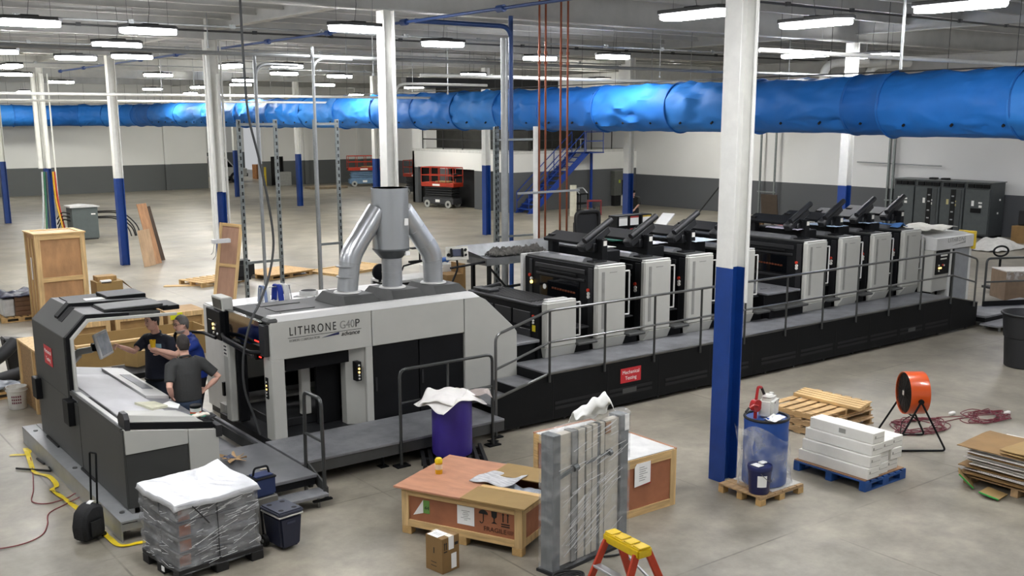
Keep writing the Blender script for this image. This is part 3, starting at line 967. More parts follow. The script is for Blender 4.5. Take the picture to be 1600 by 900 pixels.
for c in list(v.children):                                           # the last unit has no footbridge to a next one
    if c.name.split('.')[0] in ('lower_housing', 'coupling_housing', 'step_tread', 'foot_plate', 'ink_tank', 'tank_lid'):
        bpy.data.objects.remove(c)
# ---- perfecting section in the gap
O = (15.8, 13.4, 0)
t = thing('perfecting_section', O, 'low black press section with grey top plate between fourth and fifth units', 'printing press')
MB(O).box(15.48, 16.5, 12.57, 14.3, 0, 1.22, .01).build('lower_body', press_black, t)
m = MB(O).box(15.48, 16.46, 12.5, 13.7, 1.22, 1.26, .008)
for k in range(2):
    m.box(15.8 + .3 * k, 15.95 + .3 * k, 12.9, 12.94, 1.26, 1.275)
m.build('top_plate', tread, t)
MB(O).box(15.48, 16.5, 12.32, 12.6, .95, 1.0, .01).build('step_tread', hood_dark, t)
MB(O).box(15.48, 16.48, 12.44, 12.56, .79, .95).build('riser', press_black, t)
# ---- feeder
O = (21.6, 13.2, 0)
t = thing('press_feeder', O, 'grey and white feeder end at the far end of the press', 'printing press')
MB(O).box(20.62, 21.05, 12.5, 14.3, 0, 1.9, .01).build('feeder_body', press_black, t)
MB(O).box(20.5, 20.56, 12.45, 12.5, .79, 1.95).build('feeder_post', press_grey, t)
m = MB(O).prism([(12.22, 1.69), (12.22, 1.96), (12.5, 2.0), (14.2, 2.02), (14.2, 1.69)], 'x', 20.66, 22.15, .01)
m.build('feeder_hood', press_white, t)
MB(O).box(22.15, 22.22, 12.2, 12.6, 1.62, 2.02, .01).build('hood_end', mat('hood_yellow', '#d8b92a', .5), t)
MB(O).box(20.62, 20.72, 12.25, 12.5, .79, 1.69, .008).build('feeder_leg', press_grey, t)
p = MB(O).box(20.74, 21.26, 12.25, 12.45, 1.16, 1.67, .006).build('control_panel', press_black, t)
MB(O).box(20.9, 21.16, 12.243, 12.25, 1.55, 1.61).build('panel_display', button_white, p)
MB(O).box(20.9, 21.14, 12.243, 12.25, 1.48, 1.51).build('panel_display', button_white, p)
for i, (x, z, mt) in enumerate(((20.85, 1.36, button_white), (21.0, 1.36, button_red), (20.86, 1.3, led_amber), (20.93, 1.3, led_amber), (20.86, 1.24, button_white), (21.05, 1.35, button_white))):
    MB(O).cyl((x, 12.25, z), (x, 12.235, z), .02, 8).build('push_button', mt, p)
MB(O).box(20.72, 21.3, 12.28, 12.5, .79, 1.16, .008).build('lower_cabinet', press_grey, t)
MB(O).box(21.28, 21.36, 12.25, 12.5, .0, 1.69, .008).build('feeder_leg', press_white, t)
MB(O).box(21.36, 21.5, 12.3, 12.6, .0, 1.69).build('shadow_gap', void_black, t)
MB(O).box(21.5, 22.1, 12.28, 12.45, .0, 1.69, .01).build('end_panel', mat('feeder_panel', '#8f9295', .45), t)
MB(O).box(22.1, 22.2, 12.28, 14.1, 0, 1.69, .008).build('end_post', press_white, t)
m = MB(O).tube([(20.62, 12.6, .9), (20.7, 12.55, 1.25), (20.62, 12.6, 1.5)], .03, 6)
m.build('feed_hose', button_white, t, True)
text('machine_lettering', 'LITHRONE', .13, ink_grey, t, face_m((21.45 - O[0], 12.217 - O[1], 1.88 - O[2]), (0, -1, 0)), .002, spacing=1.2)
MB(O).prism([(21.25, 1.76), (21.8, 1.795), (21.8, 1.83)], 'y', 12.215, 12.22).build('lettering_swoosh', ink_grey, t)
o = MB().grid(lambda a, b: Vector((20.6 + 1.25 * a, 12.45 + 1.0 * b, 2.11 + .05 * noise.noise(Vector((a * 5, b * 4, 1))) + .03 * math.sin(a * 9))), 20, 12).build('dust_sheet', mat('sheet_cream', '#dcd9cd', .8, bump=.3, bscale=8), None, True, .01)
tag(o, 'crumpled cream sheet lying on the white hood of the feeder', 'sheet')
o = MB().grid(lambda a, b: Vector((34.2 + 2.2 * a, 18.0 + 1.3 * b, .03 + (.38 - .1 * abs(a - .3)) * max(0, math.sin(PI * a)) ** .6 * max(0, math.sin(PI * b)) ** .6 + .1 * noise.noise(Vector((a * 4, b * 4, 3))))), 22, 16).build('plastic_heap', mat('heap_white', '#dedcd6', .6, bump=.3, bscale=6), None, True)
tag(o, 'heap of white plastic sheeting on the floor beyond the feeder', 'plastic sheet')
o = MB().grid(lambda a, b: Vector((20.0 + .36 * a, 12.75 + .7 * b, 2.2 + .05 * math.sin(PI * a) * (1 + noise.noise(Vector((a * 3, b * 4, 9)))) )), 12, 16).build('shop_cloth', mat('cloth_blue', '#5f93d8', .8, bump=.3), None, True, .008)
tag(o, 'crumpled light blue cloth on top of the eighth printing unit', 'cloth')

# ---- raised walkway with black skirt along the press
O = (15, 12, 0)
t = thing('press_walkway', O, 'long raised tread-plate walkway with black skirt along the front of the press', 'walkway')
m = MB(O)
yb = 11.656
m.prism([(8.46, .06), (8.46, .53), (9.5, .765), (20.5, .765), (21.5, .555), (21.5, .06)], 'y', yb, yb + .05, .004)
m.build('skirt', mat('skirt_black', '#121314', .6, var=.1, scale=1.5, spec=.15), t)
m = MB(O).bar((8.46, yb + .02, .54), (9.5, yb + .02, .775), .05, .02).bar((9.5, yb + .02, .775), (20.5, yb + .02, .775), .05, .02).bar((20.5, yb + .02, .775), (21.5, yb + .02, .565), .05, .02)
m.build('skirt_edge', steel, t)
MB(O).box(9.5, 20.5, yb + .05, 12.54, .745, .783).build('deck', tread, t)
for x0, x1, z in ((9.02, 9.52, .62), (8.47, 9.04, .47)):
    MB(O).box(x0, x1, yb + .05, 12.42, z - .04, z, .005).build('stair_tread', tread, t)
    MB(O).box(x1 - .03, x1, yb + .05, 12.42, z, z + .14).build('stair_riser', press_black, t)
MB(O).box(20.5, 20.98, yb + .05, 12.24, .6, .64, .005).build('stair_tread', tread, t)
MB(O).box(21.0, 21.5, yb + .05, 12.24, .42, .46, .005).build('stair_tread', tread, t)
vx = [(9.62, 10.62), (10.72, 11.65), (11.95, 12.95), (13.05, 14.0), (14.35, 15.3), (15.45, 16.4), (16.55, 17.5), (17.6, 18.5), (18.6, 19.4), (19.5, 20.35)]
for x0, x1 in vx:
    for z in (.23, .31):
        MB(O).box(x0, x1, yb - .004, yb + .01, z - .022, z + .022).build('vent_slot', void_black, t)
for x0, x1, z in ((11.0, 11.3, .27), (18.9, 19.15, .27)):
    MB(O).box(x0, x1, yb - .006, yb, z - .04, z + .04).build('slot_cover', hood_dark, t)
for x in (9.58, 10.68, 11.8, 13.0, 14.1, 15.35, 16.48, 17.55, 18.55, 19.45, 20.45):
    MB(O).box(x, x + .006, yb - .003, yb + .01, .07, .7).build('panel_joint', void_black, t)
for x in (9.0, 9.9, 10.6, 11.9, 12.8, 13.7, 14.6, 15.4, 16.3, 17.2, 18.1, 19.0, 20.2, 21.3):
    MB(O).cyl((x, yb + .12, 0), (x, yb + .12, .06), .03, 8).build('levelling_foot', steel, t)
MB(O).box(9.6, 20.4, 12.3, 12.34, 0, .7).build('back_plate', press_black, t)
def sheet_sign(name, p, M, w, h, label):
    t = thing(name, p, label, 'sign')
    m = MB()
    m.box(-w / 2, w / 2, -h / 2, h / 2, -.002, .002, M=M)
    m.build('sheet', red_sign, t)
    text('printed_words', 'Mechanical', w * .19, paper, t, M @ Matrix.Translation((0, h * .2, .003)), .0005)
    text('printed_words', 'Testing', w * .19, paper, t, M @ Matrix.Translation((0, -h * .2, .003)), .0005)
sheet_sign('paper_sign', (11.17, yb - .004, .52), face_m((0, 0, 0), (0, -1, 0)), .44, .235, 'red Mechanical Testing sign on the black walkway skirt')

# ---- walkway hand rail
O = (15, yb, .78)
t = thing('walkway_rail', O, 'long two-bar steel hand rail on the raised walkway', 'hand rail')
RM = mat('rail_grey', '#7b7c7b', .28, .75, var=.06)
ry = yb - .027
m = MB(O).tube(round_path([(8.5, ry, .02), (8.5, ry, 1.5), (9.48, ry, 1.745), (20.4, ry, 1.755), (21.3, ry, 1.53), (21.3, ry, .5)], .1), .021, 10)
m.build('top_rail', RM, t, True)
m = MB(O).tube([(8.5, ry, 1.0), (9.48, ry, 1.268), (20.35, ry, 1.265), (21.3, ry, 1.03)], .019, 10)
m.build('middle_rail', RM, t, True)
for x in (9.49, 10.587, 11.651, 12.73, 13.83, 14.94, 16.0, 17.05, 18.12, 19.22, 20.36):
    MB(O).cyl((x, ry, .66), (x, ry, 1.75), .019, 10).build('post', dark_rail, t, True)
MB(O).box(8.42, 8.58, yb - .1, yb - .003, .0, .02).build('foot_plate', press_black, t)

# ---- low walkway before the delivery, its rails, the operator platform and its step
O = (6.9, 11.86, 0)
t = thing('low_walkway', O, 'low tread-plate walkway before the dark doors of the delivery', 'walkway')
MB(O).box(5.32, 8.46, 11.37, 12.43, .31, .345, .004).build('deck', tread, t)
MB(O).box(5.32, 8.46, 11.38, 11.42, .17, .31).build('edge_beam', hood_dark, t)
for x in (5.5, 6.55, 7.5, 8.35):
    m = MB(O).cyl((x, 11.5, 0.01), (x, 11.5, .31), .02, 8).box(x - .06, x + .06, 11.44, 11.56, 0, .012)
    m.build('support_leg', press_black, t)
MB(O).box(5.34, 8.44, 12.3, 12.42, 0, .31).build('back_beam', press_black, t)
O = (7.5, 11.3, 0)
t = thing('low_walkway_rail', O, 'steel hand rail of the low walkway, behind the purple drum', 'hand rail')
ry = 11.355
MB(O).tube(round_path([(6.75, ry, .02), (6.75, ry, 1.31), (8.24, ry, 1.31), (8.24, ry, .02)], .1), .021, 10).build('top_rail', dark_rail, t, True)
MB(O).tube([(6.75, ry, .86), (8.24, ry, .86)], .018, 8).build('middle_rail', dark_rail, t, True)
MB(O).cyl((7.5, ry, .345), (7.5, ry, 1.31), .018, 8).build('post', dark_rail, t, True)
for x in (6.75, 8.24):
    MB(O).box(x - .1, x + .1, ry - .07, ry + .07, 0, .02).build('foot_plate', press_black, t)
O = (5.3, 11, 0)
t = thing('step_rail', O, 'short U-shaped steel rail beside the operator platform steps', 'hand rail')
MB(O).tube(round_path([(5.3, 11.2, .1), (5.3, 11.16, 1.3), (5.3, 10.72, 1.3), (5.3, 10.70, .1)], .09), .023, 10).build('top_rail', dark_rail, t, True)
MB(O).tube([(5.3, 11.18, .78), (5.3, 10.71, .78)], .018, 8).build('middle_rail', dark_rail, t, True)
MB(O).prism([(11.24, .42), (11.24, .3), (10.72, .06), (10.68, .06), (10.68, .22)], 'x', 5.315, 5.335).build('side_plate', hood_dark, t)
O = (4.8, 12.6, 0)
t = thing('operator_platform', O, 'low grey operator platform between the console and the delivery', 'platform')
pg = mat('platform_grey', '#76777a', .42, .3, var=.12, scale=2)
MB(O).prism([(4.3, 10.88), (5.29, 10.88), (5.29, 14.6), (5.24, 14.6), (5.24, 12.45), (4.3, 12.45)], 'z', .30, .34, .004).build('deck', pg, t)
MB(O).box(4.29, 5.2, 12.47, 14.6, .06, .12, .004).build('lower_deck', pg, t)
MB(O).box(4.3, 5.2, 12.44, 12.46, .12, .30).build('riser', press_black, t)
MB(O).box(4.3, 5.27, 10.9, 10.94, .21, .30).build('front_beam', press_black, t)
MB(O).box(5.22, 5.27, 10.95, 14.58, .16, .30).build('edge_beam', hood_dark, t)
for x, y in ((4.4, 11), (5.2, 11), (4.4, 12.3), (5.26, 14.4), (5.26, 12.7)):
    MB(O).cyl((x, y, 0), (x, y, .3), .025, 8).build('support_leg', steel, t)
MB(O).box(4.05, 5.3, 10.60, 10.87, .14, .175, .004).build('step_tread', tread, t)
for x in (4.15, 5.2):
    MB(O).cyl((x, 10.68, 0), (x, 10.68, .14), .02, 8).build('step_leg', steel, t)
MB(O).box(5.12, 5.36, 10.63, 10.68, .08, .1).build('step_bracket', press_black, t)
O = (5.0, 14.66, 0)
t = thing('platform_rail', O, 'black rail at the back of the operator platform behind the men', 'hand rail')
MB(O).tube(round_path([(5.0, 14.72, .02), (5.0, 14.72, 1.5), (5.30, 14.4, 1.5), (5.30, 13.9, 1.5)], .1), .024, 8).build('top_rail', press_black, t, True)
MB(O).tube([(5.0, 14.66, .98), (5.28, 14.3, .98)], .02, 8).build('middle_rail', press_black, t, True)
MB(O).bar((4.97, 14.74, .45), (5.28, 14.64, .45), .03, .16, .004).build('kick_plate', press_dark, t)
# ================================================================ OPERATOR CONSOLE
O = (3.75, 13.2, .1)
t = thing('press_console', O, 'charcoal press operator console with hooded canopy and sloping paper-covered table', 'control console')
X0, X1, Y0, Y1 = 3.19, 4.27, 11.3, 15.1
tz = lambda x: 1.18 - (x - X0) * .167
m = MB(O).prism([(X0, .25), (X0 + .03, .25), (X0 + .03, tz(X0) - .02), (X0, tz(X0) - .02)], 'y', Y0 + .02, 13.06)
m.box(X0, X0 + .03, 13.07, Y1, .25, 1.06)
m.build('back_panel', charcoal, t)
m = MB(O).prism([(X0 - .005, tz(X0) - .05), (X0 + .08, tz(X0) - .05), (X0 + .08, tz(X0 + .08)), (X0 - .005, tz(X0) + .0)], 'y', Y0 + .06, 13.4)
m.build('table_edge', hood_dark, t)
MB(O).box(X0 + .03, X1 - .05, Y0 + .05, Y1 - .02, .26, .86).build('cabinet', press_dark, t)
m = MB(O).hexa([(X0 + .03, Y0 + .1, .86), (X1, Y0 + .1, .86), (X1, Y1 - .02, .86), (X0 + .03, Y1 - .02, .86), (X0 + .03, Y0 + .1, tz(X0 + .03)), (X1, Y0 + .1, tz(X1)), (X1, Y1 - .02, tz(X1)), (X0 + .03, Y1 - .02, tz(X0 + .03))])
m.build('table_top', mat('table_grey', '#86878a', .4, .1, var=.06), t)
m = MB(O).prism([(X0 + .02, .88), (3.915, .88), (3.915, tz(3.915) - .01), (X0 + .02, tz(X0 + .02) - .01)], 'y', Y0, Y0 + .1, .006)
m.build('end_panel', press_grey, t)
m = MB(O).prism([(3.92, .25), (X1, .25), (X1, tz(X1) - .01), (3.92, tz(3.92) - .01)], 'y', Y0, Y0 + .1, .006)
m.build('end_panel', press_grey, t)
MB(O).box(X0 + .02, 3.91, Y0 + .015, Y0 + .08, .25, .875, .004).build('end_door', charcoal, t)
MB(O).box(X1 - .04, X1, Y0 + .1, Y1 - .02, .26, .9).build('front_panel', press_grey, t)
for y in (13.06, ):
    MB(O).box(X0 - .002, X0 + .02, y, y + .012, .25, 1.06).build('panel_joint', void_black, t)
# raised bar across the near end of the table
bz = lambda x, d: tz(x) + d
m = MB(O).prism([(X0 + .05, bz(X0 + .05, .0)), (4.22, bz(4.22, .0)), (4.22, bz(4.22, .07)), (X0 + .05, bz(X0 + .05, .07))], 'y', Y0 + .02, Y0 + .3, .004)
m.build('scan_bar_base', press_black, t)
m = MB(O).hexa([(X0 + .09, Y0 + .03, bz(X0 + .09, .07)), (4.12, Y0 + .03, bz(4.12, .07)), (4.0, Y0 + .3, bz(4.0, .07)), (X0 + .09, Y0 + .3, bz(X0 + .09, .07)), (X0 + .09, Y0 + .06, bz(X0 + .09, .15)), (4.02, Y0 + .06, bz(4.02, .13)), (3.9, Y0 + .3, bz(3.9, .15)), (X0 + .09, Y0 + .3, bz(X0 + .09, .15))], .006)
m.build('scan_bar', press_grey, t)
MB(O).prism([(Y0 + .0, 1.15), (Y0 + .22, 1.15), (Y0 + .26, 1.26), (Y0 + .18, 1.34), (Y0 + .05, 1.34), (Y0 + .0, 1.28)], 'x', X0 + .03, X0 + .09, .004).build('bar_cap', press_dark, t)
MB(O).prism([(Y0 - .02, .90), (Y0 + .22, .92), (Y0 + .26, 1.0), (Y0 + .18, 1.04), (Y0 - .02, 1.04)], 'x', 4.24, 4.31, .004).build('bar_cap', press_dark, t)
# paper spread over the table, the measuring strip with its dark window
def on_table(x0, x1, y0, y1, d, h=.003):
    return MB(O).hexa([(x0, y0, tz(x0) + d), (x1, y0, tz(x1) + d), (x1, y1, tz(x1) + d), (x0, y1, tz(x0) + d), (x0, y0, tz(x0) + d + h), (x1, y0, tz(x1) + d + h), (x1, y1, tz(x1) + d + h), (x0, y1, tz(x0) + d + h)])
p = on_table(3.98, 4.27, 12.95, 14.85, .0, .035).build('measuring_strip', press_white, t)
on_table(4.08, 4.22, 13.4, 14.35, .034, .006).build('strip_window', mat('strip_glass', '#5d6068', .45, var=.2, scale=3), p)
on_table(3.3, 3.33, 11.7, 13.0, .002, .004).build('paper_clamp', press_black, t)
on_table(3.23, 3.29, 11.6, 13.3, .001, .005).build('edge_strip', press_white, t)
MB(O).box(3.32, 3.55, 14.55, 14.95, 1.15, 1.19, .01).build('keyboard_tray', press_white, t)
MB(O).box(3.34, 3.5, 14.6, 14.8, 1.19, 1.2).build('mouse_pad', press_dark, t)
# canopy
ya, yb2 = 13.5, 15.12
out = [(3.19, 1.06), (3.19, 1.84), (3.46, 2.105), (4.42, 2.05)]
inn = [(4.42, 2.0), (3.48, 2.03), (3.28, 1.82), (3.28, 1.06)]
MB(O).prism(out + inn, 'y', ya, yb2, .006).build('canopy_shell', charcoal, t)
MB(O).prism([(3.2, 1.0), (3.2, 1.845), (3.465, 2.112), (4.0, 2.08), (4.0, 2.0), (3.48, 2.03), (3.28, 1.82), (3.28, 1.0)], 'y', 13.44, 13.5, .004).build('canopy_rim', press_black, t)
MB(O).prism([(3.285, 1.08), (3.285, 1.82), (3.485, 2.025), (4.6, 1.985), (4.6, 2.02), (3.47, 2.06), (3.25, 1.835), (3.25, 1.08)], 'y', 13.38, 13.44, .004).build('light_strip', press_grey, t)
MB(O).box(3.11, 3.36, 13.25, 13.5, .76, 1.07, .006).build('canopy_hinge', press_black, t)
MB(O).box(3.11, 3.34, 14.88, 15.1, .76, 1.05, .006).build('canopy_hinge', press_black, t)
m = MB(O)
for (a, b) in (((3.31, 1.99), (3.47, 2.15)), ((3.47, 2.15), (4.5, 2.11))):
    m.hexa([(a[0], 14.2, a[1] - .06), (b[0], 14.2, b[1] - .06), (b[0], 14.36, b[1] - .06), (a[0], 14.36, a[1] - .06), (a[0], 14.2, a[1]), (b[0], 14.2, b[1]), (b[0], 14.36, b[1]), (a[0], 14.36, a[1])])
m.build('canopy_rib', press_black, t)
MB(O).hexa([(3.30, 13.98, 1.955), (3.47, 13.98, 2.115), (3.47, 14.16, 2.115), (3.30, 14.16, 1.955), (3.31, 13.98, 1.95), (3.48, 13.98, 2.12), (3.48, 14.16, 2.12), (3.31, 14.16, 1.96)]).build('canopy_slot', void_black, t)
MB(O).box(3.55, 4.45, 14.4, 15.05, 2.095, 2.112).build('roof_recess', press_black, t)
MB(O).box(3.75, 4.15, 14.45, 14.62, 2.11, 2.125).build('roof_reflection', press_white, t)  # white patch painting a reflection on the dark canopy roof
MB(O).box(4.0, 4.52, 14.36, 14.9, 2.085, 2.16, .01).build('roof_cover', press_black, t)
MB(O).box(3.72, 4.55, 13.56, 14.12, 2.07, 2.1, .005).build('roof_lid', press_black, t)
MB(O).box(3.74, 4.5, 13.6, 14.1, 2.1, 2.125, .01).build('roof_lid', hood_dark, t)
MB(O).box(4.5, 4.72, 13.62, 14.1, 2.02, 2.08, .008).build('roof_cover', press_black, t)
# screen on its arm
p = MB(O).bar((3.36, 14.6, 1.14), (3.56, 14.35, 1.44), .09, .12, .012).bar((3.56, 14.35, 1.46), (3.72, 14.2, 1.5), .08, .08, .01).build('screen_arm', press_grey, t)
MB(O).box(3.70, 3.79, 14.14, 14.24, 1.48, 1.58, .01).build('arm_joint', press_black, p)
SM = Matrix.Translation((3.84, 14.16, 1.56)) @ Matrix.Rotation(math.radians(-38), 4, 'Z') @ Matrix.Rotation(math.radians(-14), 4, 'Y')
p = MB(O).box(-.02, .025, -.2, .2, -.17, .17, .012, M=SM).build('touch_screen', press_white, t)
MB(O).box(.024, .028, -.165, .165, -.135, .135, M=SM).build('screen_glass', mat('lcd_grey', '#8c9196', .2, var=.2, scale=8, emit='#8c9196', estr=.15), p)
# steel channel the console stands on
m = MB(O).box(3.02, 3.2, 11.02, 15.55, .215, .235).box(3.02, 3.035, 11.02, 15.55, .0, .22).box(3.2, 4.3, 11.02, 11.2, .2, .235).box(3.03, 4.3, 11.03, 11.05, .12, .2).box(3.2, 3.26, 11.3, 15.5, .1, .25)
m.build('base_channel', galv_dull, t)
m = MB(O)
for x, y in ((3.12, 11.3), (3.12, 13.2), (3.12, 15.2), (4.1, 11.15), (4.1, 15.0)):
    m.cyl((x, y, 0), (x, y, .25), .03, 8)
m.build('levelling_foot', steel, t)
for a, b in ((14.2, 14.8), (12.5, 13.1)):
    MB(O).box(3.165, 3.19, a, b, .235, .262).build('base_gap', void_black, t)
M = face_m((0, 0, 0), (-1, 0, 0))
sheet_sign('paper_sign', (X0 - .005, 14.34, 1.465), M, .40, .25, 'red Mechanical Testing sign on the charcoal back of the console')
# things on the table
def flat(name, pts, mt, h, lab, cat):
    cx = sum(p[0] for p in pts) / len(pts); cy = sum(p[1] for p in pts) / len(pts)
    m = MB((cx, cy, tz(cx)))
    a = [m.bm.verts.new((x, y, tz(x) + .006)) for x, y in pts]
    b = [m.bm.verts.new((x, y, tz(x) + .006 + h)) for x, y in pts]
    m.bm.faces.new(a[::-1]); m.bm.faces.new(b)
    for i in range(len(pts)):
        m.bm.faces.new((a[i], a[(i + 1) % len(pts)], b[(i + 1) % len(pts)], b[i]))
    o = m.build(name, mt)
    o.location = (cx, cy, tz(cx))
    return tag(o, lab, cat)
m = MB((3.6, 12.9, 1.1))
m.grid(lambda a, b: Vector((3.345 + .62 * a, 11.68 + 2.8 * b, tz(3.345 + .62 * a) + .008 + .004 * noise.noise(Vector((a * 3, b * 6, 2))))), 16, 40)
o = m.build('press_sheet', mat('sheet_paper', '#d2d2d4', .5, var=.06, scale=1.6), None, True)
o.location = (3.6, 12.9, 1.1)
tag(o, 'large pale sheet of paper spread over the console table', 'paper')
flat('booklet', [(3.72, 12.56), (3.82, 12.22), (4.06, 12.38), (3.98, 12.62)], mat('booklet_cream', '#e0dfc4', .6), .03, 'thick cream booklet lying on the console table', 'booklet')
flat('loose_paper', [(3.98, 12.46), (4.16, 12.30), (4.26, 12.52), (4.20, 12.72)], paper, .012, 'sheaf of white papers beside the cream booklet', 'paper')
JO = (4.22, 11.86, tz(4.22))
t = thing('supply_jar', JO, 'clear jar of orange content with black lid at the table corner', 'jar')
MB().lathe([(.06, .005), (.066, .02), (.066, .08)], 20).build('orange_fill', mat('orange_fill', '#d9501f', .5), t, True)
MB().lathe([(.066, .0801), (.067, .12), (.055, .125)], 20).build('jar_body', mat('jar_clear', '#e6e2dc', .2), t, True)
MB().lathe([(.068, .125), (.068, .155), (.06, .16)], 20).build('lid', press_black, t, True)
o = MB().grid(lambda a, b: Vector((.22 * a - .11, .16 * b - .08, .03 * math.sin(a * 5 + 1) * math.sin(b * 3) + .03)), 10, 8).build('folded_cloth', mat('cloth_teal', '#17a07f', .8), None, True, .012, (4.2, 11.68, tz(4.2) + .03))
tag(o, 'folded teal cloth at the corner of the console table', 'cloth')
m = MB()
m.sphere((0, 0, .03), .045, 12, 8, (1.4, .9, .55))
for k in range(4):
    m.tube([(.03, -.03 + .02 * k, .03), (.09, -.035 + .024 * k, .04), (.14, -.04 + .026 * k, .03)], [.014, .013, .01], 6)
m.tube([(0, .03, .03), (.03, .07, .035), (.06, .09, .03)], .012, 6)
o = m.build('work_glove', mat('glove_cream', '#e8e2d2', .8, bump=.2), None, True, 0, (4.1, 11.5, tz(4.1) + .075))
tag(o, 'cream work glove lying on the near corner of the console', 'glove')
m = MB()
m.grid(lambda a, b: Vector((.3 * a - .15, .14 * b - .07, .035 + .03 * noise.noise(Vector((a * 4, b * 4, 5))) + .02 * math.sin(a * 8))), 14, 8)
o = m.build('black_rag', mat('rag_black', '#16171a', .8), None, True, .012, (4.16, 11.5, tz(4.16) + .04))
tag(o, 'crumpled black rag under the glove on the console corner', 'rag')

# ================================================================ PEOPLE
skin = mat('skin_tone', '#e0b09a', .5, var=.04, scale=20)
def baked(name, m, voxel, mt, parent, smooth_it=4):
    o = m.build(name + '_raw', mt)
    r = o.modifiers.new('r', 'REMESH'); r.mode = 'VOXEL'; r.voxel_size = voxel
    s = o.modifiers.new('s', 'SMOOTH'); s.factor = .5; s.iterations = smooth_it
    bpy.context.view_layer.update()
    me = bpy.data.meshes.new_from_object(o.evaluated_get(bpy.context.evaluated_depsgraph_get()))
    me.name = name
    me.polygons.foreach_set('use_smooth', [True] * len(me.polygons))
    bpy.data.objects.remove(o)
    q = bpy.data.objects.new(name, me)
    COL.objects.link(q)
    q.parent = parent
    return q
def loft(m, rings, seg=20):
    R = []
    for c, a, b in rings:
        c, a, b = Vector(c), Vector(a), Vector(b)
        R.append([m.bm.verts.new(c + a * math.cos(t) + b * math.sin(t)) for t in (2 * PI * k / seg for k in range(seg))])
    for A, B in zip(R, R[1:]):
        for k in range(seg):
            m.bm.faces.new((A[k], A[(k + 1) % seg], B[(k + 1) % seg], B[k]))
    m.bm.faces.new(R[0][::-1]); m.bm.faces.new(R[-1])
def hand(m, elbow, wrist, mode, palm_n):
    e, w = Vector(elbow), Vector(wrist)
    d = (w - e).normalized()
    n = Vector(palm_n); n = (n - d * n.dot(d)).normalized()      # palm faces n
    s = d.cross(n)                                                # across the knuckles
    pc = w + d * .05
    loft(m, [(w - d * .01, s * .026, n * .02), (w + d * .02, s * .034, n * .018), (w + d * .06, s * .042, n * .016), (w + d * .088, s * .040, n * .013)], 12)
    for k, ln in enumerate((.07, .08, .075, .058)):
        b = w + d * .082 + s * (.032 - .0213 * k)
        curl = {'point': .05 if k == 0 else 1.5, 'grip': .85, 'relaxed': .35}[mode]
        p = [b]
        dd = d.copy()
        for j, f in enumerate((.45, .32, .25)):
            ang = curl * (.6, 1, .8)[j]
            dd = (dd * math.cos(ang) + n * math.sin(ang)).normalized()
            nn = n
            p.append(p[-1] + dd * ln * f)
        m.tube(p, [.0105, .0098, .009, .0075], 8)
    tb = w + d * .025 + s * .03
    td = (d * .55 + s * .6 + n * .45).normalized()
    m.tube([tb, tb + td * .035, tb + (td * .8 + d * .5).normalized() * .062], [.0135, .012, .009], 8)
